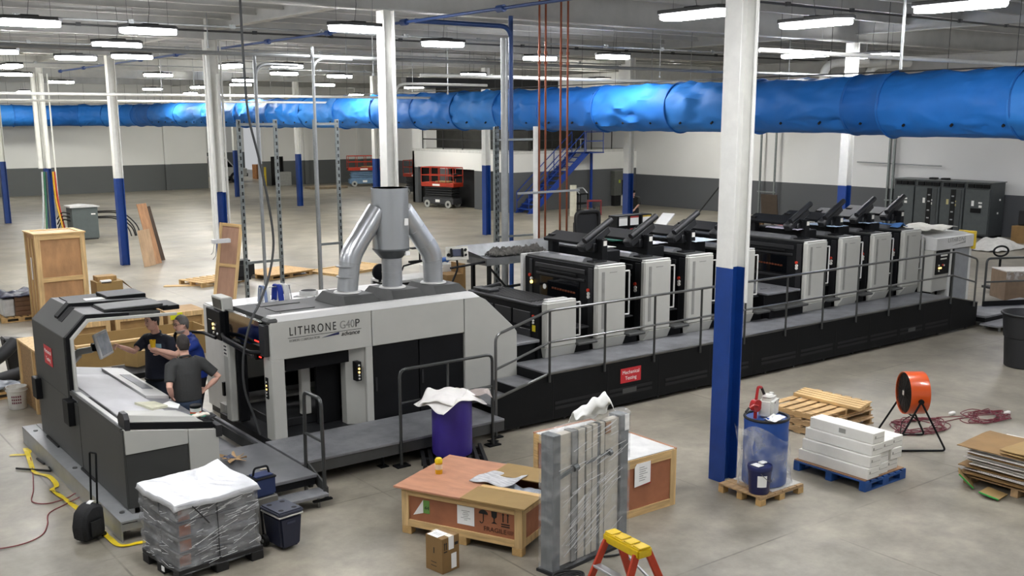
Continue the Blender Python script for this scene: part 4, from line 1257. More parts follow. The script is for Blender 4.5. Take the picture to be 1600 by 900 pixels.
def person(P):
    O = Vector(P['base'])
    t = thing('person', O, P['label'], 'person')
    L = lambda p: Vector(p) - O
    f = Vector(P['face'] + (0,)).normalized()                     # where the chest faces
    s = Vector((f.y, -f.x, 0))                                    # towards the person's right
    pel, wai, che, nek, hed = (L(P[k]) for k in ('pelvis', 'waist', 'chest', 'neck', 'head'))
    hf = Vector(P['look']).normalized()
    hs = Vector((hf.y, -hf.x, 0)).normalized()
    hu = hs.cross(hf)
    b = MB()
    # head, face, ears, neck
    def hp(x, y, z):
        return hed + hf * x + hs * y + hu * z
    loft(b, [(hp(.035, 0, -.125), hs * .022, hf * .022), (hp(.03, 0, -.112), hs * .042, hf * .045), (hp(.018, 0, -.08), hs * .056, hf * .072), (hp(.008, 0, -.04), hs * .068, hf * .087), (hp(0, 0, .0), hs * .074, hf * .094),
             (hp(-.004, 0, .04), hs * .076, hf * .098), (hp(-.006, 0, .08), hs * .066, hf * .085), (hp(-.006, 0, .108), hs * .04, hf * .055), (hp(-.006, 0, .12), hs * .012, hf * .018)], 24)
    b.tube([hp(.088, 0, .012), hp(.108, 0, -.02), hp(.1, 0, -.034), hp(.082, 0, -.038)], [.009, .014, .016, .01], 8)
    for k in (-1, 1):
        b.sphere(hp(-.005, .074 * k, -.012), .022, 10, 8, (.9, .5, 1.4))
        b.sphere(hp(.07, .03 * k, .025), .016, 8, 6)
    b.tube([nek - Vector((0, 0, .06)), nek + (hed - nek) * .35, hp(-.012, 0, -.06)], [.062, .055, .052], 14)
    # arms with hands
    for side, k in (('R', 1), ('L', -1)):
        sh, el, wr = (L(p) for p in P['arm' + side])
        b.tube([sh, sh.lerp(el, .5), el, el.lerp(wr, .35), wr], [.05, .046, .039, .04, .027], 12)
        hand(b, el, wr, P['hand' + side][0], P['hand' + side][1])
    # legs and torso under the clothes
    loft(b, [(pel, s * .13, f * .09), (che, s * .14, f * .09), (nek - Vector((0, 0, .04)), s * .07, f * .06)])
    for side, k in (('R', 1), ('L', -1)):
        ft = L(P['foot' + side])
        hip = pel + s * .09 * k
        kn = hip.lerp(ft, .5) + f * .03
        b.tube([hip, kn, ft + Vector((0, 0, .07))], [.075, .05, .038], 12)
    baked('body', b, .0065, skin, t, 3)
    # shirt
    c = MB()
    g = P.get('girth', 1)
    loft(c, [(pel + Vector((0, 0, -.02)), s * .175 * g, f * .135 * g), (pel + Vector((0, 0, .06)), s * .172 * g, f * .14 * g), (wai, s * .17 * g, f * .142 * g), (che, s * .188, f * .132 * g), (che.lerp(nek, .55), s * .185, f * .112),
             (che.lerp(nek, .82), s * .135, f * .088), (nek + Vector((0, 0, -.015)), s * .07, f * .07)], 28)
    for side, k in (('R', 1), ('L', -1)):
        sh, el, wr = (L(p) for p in P['arm' + side])
        a = che.lerp(nek, .6) + s * .1 * k
        q = sh.lerp(el, P.get('sleeve', .72))
        c.tube([a, sh, sh.lerp(el, .4), q], [.085, .078, .07, .066], 14)
    shirt = baked('shirt', c, .011, P['shirt'], t, 5)
    m = MB()
    m.tube([nek + Vector((s * math.cos(a) * .064 + f * math.sin(a) * .064).to_tuple()) + Vector((0, 0, -.01 - .02 * math.sin(a))) for a in (2 * PI * k / 14 for k in range(14))], .014, 6, closed=True)
    m.build('collar', P['shirt'], shirt, True)
    # trousers, belt, shoes
    c = MB()
    loft(c, [(pel + Vector((0, 0, .05)), s * .16 * g, f * .125 * g), (pel + Vector((0, 0, -.06)), s * .165 * g, f * .125 * g), (pel + Vector((0, 0, -.13)), s * .15, f * .1)])
    for side, k in (('R', 1), ('L', -1)):
        ft = L(P['foot' + side])
        hip = pel + s * .085 * k + Vector((0, 0, -.06))
        kn = hip.lerp(ft, .5) + f * .03
        c.tube([hip, hip.lerp(kn, .5), kn, kn.lerp(ft, .5), ft + Vector((0, 0, .05))], [.095, .088, .07, .066, .06], 14)
    baked('trousers', c, .012, P['trousers'], t, 4)
    if P.get('belt'):
        m = MB()
        m.tube([pel + s * math.cos(a) * .172 * g + f * math.sin(a) * .138 * g + Vector((0, 0, -.025)) for a in (2 * PI * k / 20 for k in range(20))], .018, 6, closed=True)
        m.build('belt', press_black, t, True)
    for side in 'RL':
        ft = L(P['foot' + side])
        c = MB()
        loft(c, [(ft + Vector((0, 0, .004)) + f * .06, s * .045, f * .13), (ft + Vector((0, 0, .03)) + f * .06, s * .046, f * .13), (ft + Vector((0, 0, .06)) + f * .03, s * .042, f * .09), (ft + Vector((0, 0, .09)), s * .038, f * .045)], 16)
        c.build('shoe', press_black, t, True)
    # hair: a cap over the skull, cut above the face and ears
    m = MB()
    seg, nr = 24, 10
    rows = []
    for i in range(nr + 1):
        ph = PI / 2 * (1 - i / nr * 1.45)
        row = []
        for k in range(seg):
            a = 2 * PI * k / seg
            fr = math.cos(a)                                      # 1 at the front
            lo = .06 if fr > .6 else (.012 if fr > .15 else (-.03 if fr > -.4 else -.085))
            z = max(.125 * math.sin(ph), lo)
            rad = math.sqrt(max(0, 1 - (min(z, .124) / .125) ** 2)) if z > 0 else 1 + 2.6 * z
            row.append(m.bm.verts.new(hp(-.008 + .1 * fr * rad * (1 + .03 * noise.noise(Vector((k, i, 1)))), .08 * math.sin(a) * rad, z + .004)))
        rows.append(row)
    for A, B in zip(rows, rows[1:]):
        for k in range(seg):
            m.bm.faces.new((A[k], A[(k + 1) % seg], B[(k + 1) % seg], B[k]))
    bmesh.ops.remove_doubles(m.bm, verts=m.bm.verts, dist=.0015)
    m.build('hair', P['hair'], t, True, .008)
    for k in (-1, 1):
        e = MB().sphere(hp(.086, .03 * k, .016), .0075, 8, 6)
        e.build('eye', ink_black, t, True)
        MB().tube([hp(.091, .018 * k, .036), hp(.09, .034 * k, .041), hp(.083, .046 * k, .035)], .004, 5).build('eyebrow', P['hair'], t, True)
    MB().tube([hp(.083, -.022, -.063), hp(.093, 0, -.062), hp(.083, .022, -.063)], .005, 6).build('mouth', mat('lip_tone', '#a9665a', .5), t, True)
    if P.get('beard'):
        m = MB()
        loft(m, [(hp(.037, 0, -.127), hs * .02, hf * .022), (hp(.034, 0, -.112), hs * .044, hf * .05), (hp(.022, 0, -.082), hs * .06, hf * .077), (hp(.016, 0, -.07), hs * .055, hf * .07)], 20)
        m.build('beard', P['beard'], t, True)
    if P.get('glasses'):
        m = MB()
        for k in (-1, 1):
            m.tube([hp(.1, .033 * k + .022 * math.cos(a), .014 + .016 * math.sin(a)) for a in (2 * PI * j / 12 for j in range(12))], .0025, 5, closed=True)
            m.tube([hp(.098, .055 * k, .018), hp(.0, .08 * k, .014)], .0025, 5)
        m.tube([hp(.103, -.012, .018), hp(.103, .012, .018)], .0025, 5)
        m.build('glasses', ink_black, t)
    if P.get('badge'):
        q = che + Vector((0, 0, .08)) + f * .128 * g - s * .085
        M = face_m(q, f)
        MB().box(-.055, .055, -.03, .03, -.004, .004, .01, M=M).build('name_patch', mat('patch_blue', '#a6d3e6', .6), t)
    if P.get('cap'):
        m = MB()
        m.lathe([(.1, .0), (.098, .03), (.08, .07), (.03, .09)], 20, (0, 0, 0), Matrix.Identity(4))
        o = m.build('work_cap', press_black, t, True)
        M = Matrix.Identity(4)
        for i in range(3):
            M[i][0], M[i][1], M[i][2], M[i][3] = hf[i], -hs[i], hu[i], hp(0, 0, .04)[i]
        o.matrix_local = M
    return t
gz = .12
person(dict(label='person in a navy polo and dark trousers pointing at the console screen', base=(4.6, 14.3, gz + .03), face=(-.78, -.62), look=(-.95, -.28, -.12), pelvis=(4.58, 14.3, .98), waist=(4.58, 14.28, 1.12), chest=(4.60, 14.26, 1.37),
            neck=(4.58, 14.24, 1.62), head=(4.525, 14.2, 1.795), armR=((4.50, 14.40, 1.51), (4.27, 14.28, 1.38), (4.06, 14.15, 1.50)), armL=((4.72, 14.11, 1.50), (4.74, 14.02, 1.25), (4.53, 13.96, 1.38)), handR=('point', (0, -.3, -1)), handL=('grip', (-.2, .9, .1)),
            footR=(4.52, 14.38, gz), footL=(4.66, 14.22, gz), shirt=mat('polo_navy', '#161c2c', .75, bump=.15, bscale=30), trousers=mat('trousers_navy', '#1a2230', .8), hair=mat('hair_dark', '#2b2521', .7, bump=.4, bscale=60), badge=True, belt=True))
person(dict(label='person in a royal blue polo with grey hair and glasses holding a yellow cup', base=(5.0, 14.02, gz), face=(-.95, -.25), look=(-.98, -.1, -.15), pelvis=(5.03, 14.05, .98), waist=(5.02, 14.04, 1.12), chest=(4.98, 14.0, 1.34),
            neck=(4.915, 13.985, 1.585), head=(4.845, 13.96, 1.745), armR=((5.06, 14.2, 1.47), (5.16, 14.14, 1.22), (5.08, 14.05, 1.0)), armL=((4.95, 13.79, 1.475), (4.66, 13.73, 1.385), (4.45, 13.82, 1.46)), handR=('relaxed', (-1, 0, 0)), handL=('grip', (.1, .8, .5)),
            footR=(5.02, 14.16, gz), footL=(4.98, 13.94, gz), shirt=mat('polo_royal', '#1c3f9e', .7, bump=.15, bscale=30), trousers=mat('trousers_black', '#1b1c20', .8), hair=mat('hair_grey', '#6e6a66', .7, bump=.4, bscale=60), girth=1.12, glasses=True, beard=mat('beard_grey', '#b9aca3', .8)))
person(dict(label='person in a charcoal T-shirt and jeans seen from behind, hands on hips', base=(4.520, 12.98, gz), face=(.05, 1), look=(.1, .98, -.18), pelvis=(4.520, 12.97, .96), waist=(4.520, 12.97, 1.1), chest=(4.525, 12.97, 1.31),
            neck=(4.525, 12.98, 1.52), head=(4.520, 13.01, 1.668), armR=((4.730, 12.96, 1.40), (4.910, 12.86, 1.21), (4.765, 12.94, 1.06)), armL=((4.320, 12.96, 1.40), (4.250, 12.84, 1.17), (4.310, 12.95, 1.02)), handR=('grip', (-1, .2, 0)), handL=('grip', (1, .2, 0)),
            footR=(4.630, 12.97, gz), footL=(4.420, 12.97, gz), shirt=mat('tee_charcoal', '#3b3c3b', .85, bump=.15, bscale=30), trousers=mat('jeans_blue', '#3f4f66', .85, bump=.1), hair=mat('hair_dark', '#2b2521'), sleeve=.78, girth=1.08))
CO = (4.40, 13.84, 1.5)
t = thing('paper_cup', CO, 'yellow cup with a straw held by the man in royal blue', 'cup')
MB().lathe([(.032, 0), (.042, .1), (.04, .1), (.03, .006)], 18).build('cup_body', mat('cup_yellow', '#e8b814', .5), t, True)
MB().tube([(0, 0, .02), (.01, 0, .15), (-.02, 0, .17)], .004, 6).build('straw', press_black, t)
WB = (30.6, 31.9, 0)
def W(x, y, z):
    return (WB[0] + x, WB[1] + y, z)
person(dict(label='person in dark clothes and cap bending over near the grey wall', base=WB, face=(-.8, -.6), look=(-.75, -.6, -.35), pelvis=W(.1, .1, .85), waist=W(.0, .02, .98), chest=W(-.12, -.08, 1.16), neck=W(-.25, -.18, 1.34), head=W(-.33, -.24, 1.47),
            armR=(W(-.28, .06, 1.24), W(-.32, .08, .98), W(-.45, -.05, .8)), armL=(W(-.06, -.3, 1.24), W(-.12, -.38, .98), W(-.3, -.35, .82)), handR=('relaxed', (0, -1, 0)), handL=('relaxed', (0, 1, 0)), footR=W(.1, .2, 0), footL=W(.18, -.05, 0),
            shirt=mat('work_shirt_dark', '#2a2b2a', .85), trousers=mat('trousers_black', '#1b1c20'), hair=mat('hair_dark', '#2b2521'), cap=True, sleeve=1))
# ================================================================ THINGS ON THE FLOOR, NEAR
nail = mat('nail_dark', '#5a4a35', .6)
pine = wood('pine_rough', '#cba66c', (3, 3, 3), .1)
pine_old = wood('pine_weathered', '#b4946a', (.8, 6, 6), .16)
def pallet(name, loc, rz, L, D, H, mt, label, n=7, blocks=True, deck_along='y'):
    """deck boards run along local y, stringers or blocks along local x"""
    t = thing(name, loc, label, 'pallet', None, rz)
    bt = H * .16
    for i in range(n):
        w = L / n * .72
        x = (L - w) * i / (n - 1)
        MB().box(x, x + w, 0, D, H - bt, H, .003).build('deck_board', mt, t)
    for j in range(3):
        y = (D - .09) * j / 2
        if blocks:
            m = MB()
            for i in range(3):
                x = (L - .13) * i / 2
                m.box(x, x + .13, y, y + .09, bt, H - 2 * bt)
            m.box(0, L, y, y + .09, H - 2 * bt, H - bt).box(0, L, y, y + .09, 0, bt)
            m.build('runner', mt, t)
        else:
            MB().box(0, L, y, y + .04, bt, H - bt, .003).build('stringer', mt, t)
    if not blocks:
        for i in (0, n // 2, n - 1):
            w = L / n * .72
            x = (L - w) * i / (n - 1)
            MB().box(x, x + w, 0, D, 0, bt).build('bottom_board', mt, t)
    return t
# ---- the FRAGILE crate (rotated), lid half covered with cardboard
CR = math.atan2(-.90, .43)
t = thing('shipping_crate', (5.585, 9.42, 0), 'long FRAGILE crate with reddish plywood sides and an open, cardboard-covered top', 'crate', None, CR)
Lc, Dc, Hc = 1.49, 1.12, .53
for x in (.0, Lc - .12):
    for y in (0, Dc - .09):
        MB().box(x, x + .12, y, y + .09, 0, .09, .004).build('foot', pine, t)
MB().box(.7, .82, 0, .09, 0, .09, .004).build('foot', pine, t)
for y0, y1, nm in ((0, .03, 'f'), (Dc - .03, Dc, 'b')):
    MB().box(.02, Lc - .02, y0 + .022 if nm == 'f' else y0 - .02, (y1 + .002) if nm == 'f' else y1 - .022, .1, Hc - .02).build('side_panel', ply_pink, t)
    MB().each('corner_batten', pine_z, t, ((0, .09, y0, y1, .09, Hc), (Lc - .09, Lc, y0, y1, .09, Hc)), .003)
    MB().each('rail_batten', pine_x, t, ((.09, Lc - .09, y0, y1, .09, .17), (.09, Lc - .09, y0, y1, Hc - .08, Hc)), .003)
for x0, x1 in ((0, .03), (Lc - .03, Lc)):
    MB().box(x0 + .008, x1 - .008, .03, Dc - .03, .1, Hc - .02).build('end_panel', ply_pink, t)
    m = MB().box(x0, x1, .031, .10, .09, Hc).box(x0, x1, Dc - .10, Dc - .031, .09, Hc).box(x0, x1, .10, Dc - .10, .09, .17).box(x0, x1, .10, Dc - .10, Hc - .08, Hc)
    m.build('end_batten', pine_z, t)
MB().box(.02, Lc - .02, .03, Dc - .03, .09, .11).build('bottom', pine, t)
MB().box(-.07, .80, -.05, Dc + .04, Hc + .001, Hc + .022, .002).build('lid_board', wood('lid_pink', '#c28a6a', (1, 3, 3), .08), t)
MB().box(.78, 1.55, -.06, .34, Hc + .012, Hc + .03, .002).build('cardboard_flap', cardboard, t)
MB().box(.72, 1.56, .74, 1.16, Hc + .022, Hc + .036, .002).build('cardboard_flap', cardboard, t)
MB().box(.80, 1.56, .35, .43, Hc + .005, Hc + .03, .002).build('loose_batten', pine_x, t)
MB().box(.84, 1.45, .44, .74, Hc - .12, Hc - .10).build('packed_part', mat('packing_grey', '#8f97a2', .4, var=.25, scale=7), t)
m = MB().grid(lambda a, b: Vector((.84 + .6 * a, .44 + .28 * b, Hc - .04 + .05 * noise.noise(Vector((a * 5, b * 4, 8))))), 16, 10)
m.build('packing_film', mat('film_grey', '#a9b0ba', .25, var=.2, scale=6), t, True)
def printed(name, m, mt=ink_black):
    return m.build(name, mt, t)
yy = .021
def ppoly(pts):
    return MB().prism(pts, 'y', yy - .002, yy + .003)
# stencilled marks: umbrella, glass, arrows, word
cx = 1.02
printed('stencil_umbrella', MB().prism([(cx + .055 * math.cos(a), .39 + .05 * math.sin(a)) for a in [PI * k / 10 for k in range(11)]], 'y', yy - .002, yy + .003).box(cx - .005, cx + .005, yy - .002, yy + .003, .31, .39).tube([(cx - .005 + .018 * math.cos(a) - .018, yy, .305 + .018 * math.sin(a)) for a in [PI + PI * k / 6 for k in range(7)]], .005, 5))
cx = 1.15
printed('stencil_glass', ppoly([(cx - .035, .44), (cx + .035, .44), (cx + .03, .38), (cx + .006, .36), (cx + .006, .325), (cx + .035, .305), (cx - .035, .305), (cx - .006, .325), (cx - .006, .36), (cx - .03, .38)]))
for k in (-.028, .028):
    cx = 1.285 + k
    printed('stencil_arrow', ppoly([(cx, .44), (cx + .016, .42), (cx + .006, .42), (cx + .006, .34), (cx - .006, .34), (cx - .006, .42), (cx - .016, .42)]))
printed('stencil_bar', MB().box(1.235, 1.335, yy - .002, yy + .003, .31, .322).box(1.235, 1.335, yy - .002, yy + .003, .285, .297))
text('stencil_word', 'FRAGILE', .072, mat('print_brown', '#4a2a1d', .6), t, face_m((1.16, yy - .002, .23), (0, -1, 0)), .001, width=.27)
text('stencil_word', 'KEEP', .06, mat('print_brown_worn', '#7d4c38', .6), t, face_m((1.345, yy - .002, .232), (0, -1, 0)), .001, width=.07)
MB().box(.27, .35, yy - .003, yy + .003, .27, .42).build('green_label', mat('label_green', '#6fa04c', .6), t)
text('label_number', '44', .06, ink_black, t, face_m((.315, yy - .004, .33), (0, -1, 0)), .001)
MB().poly([(.27, yy - .004, .42), (.27, yy - .004, .27), (.17, yy - .05, .25)]).build('peeled_corner', paper, t, False, .003)
p = MB().box(.70, .91, yy - .003, yy + .003, .23, .44).build('paper_label', paper, t)
for k in range(6):
    w = (.05, .03, .04, .03, .06, .02)[k]
    MB().box(.805 - w, .805 + w, yy - .005, yy - .003, .385 - .02 * k, .389 - .02 * k).build('printed_line', ink_grey, p)
CM = rot(CR, (5.585, 9.42, 0))
o = MB().grid(lambda a, b: Vector((.62 + .42 * a + .1 * b, .42 + .42 * b, Hc + .04 + .035 * noise.noise(Vector((a * 2.2, b * 2, 12))) + .02 * math.sin(a * 4 + b * 3))), 20, 14).build('newspaper', mat('newsprint', '#c4c5c6', .7, var=.22, scale=7, stretch=(1, 4, 1)), None, True, .004)
o.matrix_world = CM
tag(o, 'crumpled grey newspaper on the FRAGILE crate lid', 'newspaper')
wp = CM @ Vector((.17, .52, Hc + .022))
t = thing('wipes_canister', wp, 'yellow wipes canister standing on the FRAGILE crate lid', 'canister')
MB().lathe([(.04, 0), (.042, .01), (.042, .13), (.04, .135)], 20).build('canister_body', mat('canister_yellow', '#e7a916', .4), t, True)
MB().lathe([(.044, .135), (.044, .165), (.03, .185), (.02, .187)], 20).build('lid', mat('lid_yellow', '#f2cf12', .4), t, True)
MB().lathe([(.0425, .055), (.0425, .115)], 20).build('canister_label', mat('label_cream', '#f0d8b8', .5), t, True)
# ---- second crate behind the wrapped panel
t = thing('shipping_crate', (7.66, 8.18, 0), 'reddish plywood crate with white-covered top behind the wrapped panel', 'crate')
Lr, Dr, Hr = .95, 1.52, .69
MB().box(.02, Lr - .02, .02, Dr - .02, .02, .06).build('bottom', pine, t)
for nm, (a, b, c, d) in (('f', (.01, Lr - .01, .012, .03)), ('b', (.01, Lr - .01, Dr - .03, Dr - .012))):
    MB().box(a, b, c, d, .02, Hr - .02).build('side_panel', ply_pink, t)
for (a, b) in ((.012, .03), (Lr - .03, Lr - .012)):
    MB().box(a, b, .03, Dr - .03, .02, Hr - .02).build('side_panel', ply_pink, t)
for y0, y1 in ((0, .012), (Dr - .012, Dr)):
    MB().each('corner_batten', pine_z, t, ((0, .09, y0, y1, 0, Hr), (Lr - .09, Lr, y0, y1, 0, Hr)))
    MB().each('rail_batten', pine_x, t, ((.09, Lr - .09, y0, y1, 0, .09), (.09, Lr - .09, y0, y1, Hr - .10, Hr)))
for x0, x1 in ((0, .012), (Lr - .012, Lr)):
    m = MB().box(x0, x1, .013, .09, 0, Hr).box(x0, x1, Dr - .09, Dr - .013, 0, Hr).box(x0, x1, .09, Dr - .09, 0, .09).box(x0, x1, .09, Dr - .09, Hr - .1, Hr)
    m.build('end_batten', pine_y, t)
MB().box(.02, Lr - .02, .02, Dr - .02, Hr, Hr + .008).build('top_sheet', mat('top_white', '#e6e6e2', .5), t)
m = MB().box(Lr - .02, Lr + .004, 0, Dr, Hr, Hr + .014).box(0, Lr, Dr - .03, Dr + .004, Hr, Hr + .014)
m.build('rim_board', MATS['lid_pink'], t)
MB().box(.29, .53, -.004, .0, .36, .63).build('paper_label_red', mat('label_red', '#b8352b', .6), t)
p = MB().prism([(.27, .36), (.52, .38), (.52, .635), (.30, .635), (.27, .60)], 'y', -.008, -.004).build('paper_label', paper, t)
for k in range(7):
    MB().box(.34, .34 + (.08, .12, .1, .13, .06, .11, .09)[k], -.011, -.008, .58 - .026 * k, .585 - .026 * k).build('printed_line', ink_grey, p)
# ---- shrink-wrapped bundle of panels standing upright
PR = .132
t = thing('panel_bundle', (6.2, 7.535, 0), 'upright bundle of grey metal panels in stretch wrap before the crates', 'panel bundle', None, PR)
alu = mat('panel_post_grey', '#74797a', .4, .2, var=.08, stretch=(4, 4, .5))
alu_l = mat('panel_pale', '#d3cdbd', .4, .0, var=.05, scale=2)
W, Hp = 1.17, 1.455
for x0, x1 in ((0, .11), (1.04, 1.17)):
    MB().box(x0, x1, 0, .17, .03, Hp, .006).build('edge_post', alu, t)
for x0, x1, y in ((.11, .36, .03), (.40, .50, .025), (.52, .60, .02), (.62, .70, .028), (.74, .80, .02), (.82, 1.04, .03)):
    MB().box(x0, x1, y, y + .09, .05, Hp - .02, .004).build('panel', alu_l, t)
for x0, x1 in ((.36, .40), (.50, .52), (.60, .62), (.70, .74), (.80, .82)):
    MB().box(x0, x1, .035, .10, .05, Hp - .02).build('gap_strip', alu, t)
MB().box(.29, .365, .012, .13, .05, Hp - .01, .004).build('edge_post', mat('post_mid', '#9b9c98', .4, .2), t)
m = MB().bar((.08, .012, 1.0), (.34, .012, 1.06), .03, .035).cyl((.30, .0, 1.055), (.36, .0, 1.065), .035, 10).bar((.50, .01, 1.06), (.88, .01, 1.10), .02, .02).cyl((.84, .0, 1.095), (.88, .0, 1.10), .035, 10)
m.build('latch_bar', alu, t, True)
MB().box(1.10, 1.17, -.003, .002, 1.28, Hp).build('paper_label', paper, t)
MB().box(.82, .90, .02, .03, 1.3, 1.42).build('copper_plate', mat('plate_copper', '#b58d6b', .4, .2), t)
MB().box(-.03, 1.2, -.03, .2, 0, .03).build('skid', press_dark, t)
m = MB()
def wr(a, b):
    """wrap sheet round the bundle: a round the perimeter, b up"""
    per = [(-.012, -.012), (1.182, -.012), (1.182, .185), (-.012, .185)]
    q = a * 4
    i = int(q) % 4
    f = q - int(q)
    p, r = per[i], per[(i + 1) % 4]
    x, y = p[0] + (r[0] - p[0]) * f, p[1] + (r[1] - p[1]) * f
    n = ((0, -1), (1, 0), (0, 1), (-1, 0))[i]
    d = .007 * noise.noise(Vector((x * 8 + b * 5, y * 9, b * 11))) * (1 if 0 < f < 1 else 0)
    return Vector((x + n[0] * d, y + n[1] * d, .02 + b * (Hp - .0)))
m.grid(wr, 120, 40)
m.build('stretch_wrap', wrap, t, True)
m = MB().grid(lambda a, b: Vector((-.012 + 1.194 * a, -.012 + .197 * b, Hp + .02 + .03 * math.sin(PI * b) + .012 * noise.noise(Vector((a * 9, b * 3, 4))))), 40, 8)
m.build('stretch_wrap', wrap, t, True)
m = MB()
for k in range(46):
    x = .1 + .62 * random.random(); z = .12 + .6 * random.random()
    l = .12 + .28 * random.random()
    m.bar((x, -.016, z), (x + l, -.016, z + l * (.5 + .12 * random.random())), .002, .004)
for k in range(34):
    x = .05 + .85 * random.random(); z = .7 + .7 * random.random()
    l = .1 + .2 * random.random()
    m.bar((x, -.016, z), (x + l, -.016, z + l * (.1 + .35 * random.random())), .002, .003 + .003 * random.random())
m.build('fold_glint', mat('fold_glint_white', '#eef0f0', .2), t)  # white bars paint the glints along the folds of the film
o = MB().grid(lambda a, b: Vector((.36 + .58 * a + .05 * b, .02 + .16 * b, Hp + .02 + (.12 + .15 * a ** .8 - .18 * max(0, a - .85) * 6) * math.sin(PI * min(1, b + .15)) ** .7 + .05 * noise.noise(Vector((a * 5, b * 3, 6))))), 26, 14).build('packing_sheet', mat('packing_white', '#efefe9', .7, bump=.2, bscale=10), None, True, .004)
o.matrix_world = rot(PR, (6.2, 7.535, 0))
tag(o, 'crumpled white packing sheet sticking up from the wrapped panel bundle', 'packing sheet')
# ---- small carton in front
t = thing('small_carton', (5.335, 8.225, 0), 'small brown carton with white labels before the FRAGILE crate', 'carton', None, .17)
MB().box(0, .235, 0, .25, 0, .375, .004).build('carton_body', cardboard_dk, t)
MB().box(.09, .15, -.003, .252, .375, .379).build('tape', mat('tape_clear', '#cfc3ab', .25), t)
MB().box(.085, .155, -.004, 0, .24, .376).build('shipping_label', paper, t)
MB().box(.12, .19, -.004, 0, .03, .19).build('shipping_label', paper, t)
MB().box(.0, .14, .07, .22, .376, .380).build('shipping_label', paper, t)
m = MB()
for k in (0, .025):
    m.prism([(.03 + k, .33), (.04 + k, .31), (.034 + k, .31), (.034 + k, .25), (.026 + k, .25), (.026 + k, .31), (.02 + k, .31)], 'y', -.003, 0)
m.box(.02, .065, -.003, 0, .225, .235).box(.17, .215, -.003, 0, .27, .30).box(-.003, 0, .09, .17, .10, .105).box(-.003, 0, .09, .17, .06, .065).box(-.003, 0, .12, .13, .2, .26)
m.build('carton_print', ink_black, t)
for k in range(5):
    MB().box(.04, .10, .10 + .02 * k, .106 + .02 * k, .380, .381).build('label_print', ink_grey, t)
# ---- wheeled cool box
t = thing('wheeled_cooler', (4.26, 9.69, 0), 'dark navy wheeled cool box with grey lid beside the wrapped pallet', 'cool box', None, .13)
navy = mat('cooler_navy', '#20253a', .5, var=.04)
m = MB().hexa([(.03, .02, .03), (.26, .02, .03), (.26, .33, .03), (.03, .33, .03), (.0, 0, .385), (.285, 0, .385), (.285, .36, .385), (.0, .36, .385)], .025, 2)
m.build('tub', navy, t, True)
MB().box(-.008, .293, -.008, .368, .385, .402, .006).build('rim_band', button_white, t)
m = MB().box(-.012, .297, -.012, .372, .402, .452, .016, seg=2)
m.build('lid', mat('cooler_lid', '#3a3e4c', .5), t, True)
for x, y in ((.06, .06), (.22, .06), (.06, .29), (.22, .29)):
    MB().lathe([(.028, .4525), (.03, .453), (.026, .4535)], 14, (x, y, 0)).build('cup_recess', void_black, t)
for x in (-.03, .27):
    p = MB().cyl((x, .31, .065), (x + .045, .31, .065), .064, 22).build('wheel', rubber, t, True)
    MB().cyl((x - .002, .31, .065), (x + .047, .31, .065), .022, 12).build('hub', galv_dull, p, True)
MB().tube(round_path([(.02, .37, .1), (.02, .40, .42), (.26, .40, .42), (.26, .37, .1)], .04), .013, 8).build('pull_handle', press_black, t, True)
MB().box(.09, .19, -.004, .004, .31, .33).build('maker_badge', mat('badge_dim', '#3c4258', .5), t)
t = thing('lunch_cooler', (4.22, 10.28, .175), 'small navy cool bag on the platform step behind the wheeled cool box', 'cool bag', None, .1)
MB().box(0, .26, 0, .2, 0, .24, .025, seg=2).build('bag_body', mat('bag_navy', '#24345e', .8, bump=.1), t, True)
MB().box(-.006, .266, -.006, .206, .2, .226, .01).build('zip_band', press_black, t)
MB().tube(round_path([(.03, .1, .23), (.05, .1, .32), (.21, .1, .32), (.23, .1, .23)], .03), .012, 8).build('carry_handle', press_black, t, True)
t['label'] = 'small navy cool bag on a grey base behind the wheeled cool box'
t.location = (4.26, 10.28, 0)
MB().box(-.01, .27, -.01, .21, -.42, .0, .01).build('lower_crate', mat('crate_grey', '#6f6d66', .6), t)
t.location.z = .43
# ---- wrapped pallet of cartons
WR = .12
BP = (3.16, 9.62, 0)
WM = rot(WR, BP)
t = thing('plastic_pallet', BP, 'black plastic pallet under the wrapped cartons beside the console', 'pallet', None, WR)
m = MB().box(-.02, .92, -.02, .8, .10, .15, .006)
m.build('deck', rubber, t)
for x in (-.02, .38, .78):
    for y in (-.02, .33, .66):
        MB().box(x, x + .14, y, y + .14, 0, .10, .006).build('foot', rubber, t)
MB().box(-.026, -.02, .3, .36, .04, .09).build('pallet_label', paper, t)
carton_grey = mat('carton_grey', '#6a6b6c', .55, var=.22, scale=6, stretch=(1, 1, 3))
carton_end = mat('carton_copper', '#94604a', .5, var=.2, scale=6)
n = 0
glint_m = mat('fold_glint_white', '#eef0f0', .2)
names = ('lowest', 'second', 'third', 'top')
for lay in range(4):
    for i in range(2):
        for j in range(2):
            z = .15 + .158 * lay
            x, y = .012 + .43 * i + random.uniform(-.008, .008), .015 + .385 * j + random.uniform(-.008, .008)
            c = WM @ Vector((x, y, z))
            where = ('console side' if i == 0 else 'cool box side') + (', front' if j == 0 else ', back')
            q = thing('wrapped_carton', c, 'grey carton of the %s layer on the black pallet, %s' % (names[lay], where), 'carton', 'cartons on the black pallet', WR)
            MB().box(0, .42, 0, .375, 0, .15, .006).build('carton_body', carton_grey, q)
            if j == 0 and i == 0:
                MB().box(.01, .13, -.002, .001, .02, .13).build('printed_end', carton_end, q)
            MB().box(.2, .24, -.002, .377, .15, .152).build('tape', mat('tape_grey', '#8e8f90', .3), q)
t = thing('pallet_wrap', BP, 'clear stretch wrap round the cartons on the black pallet', 'stretch wrap', None, WR)
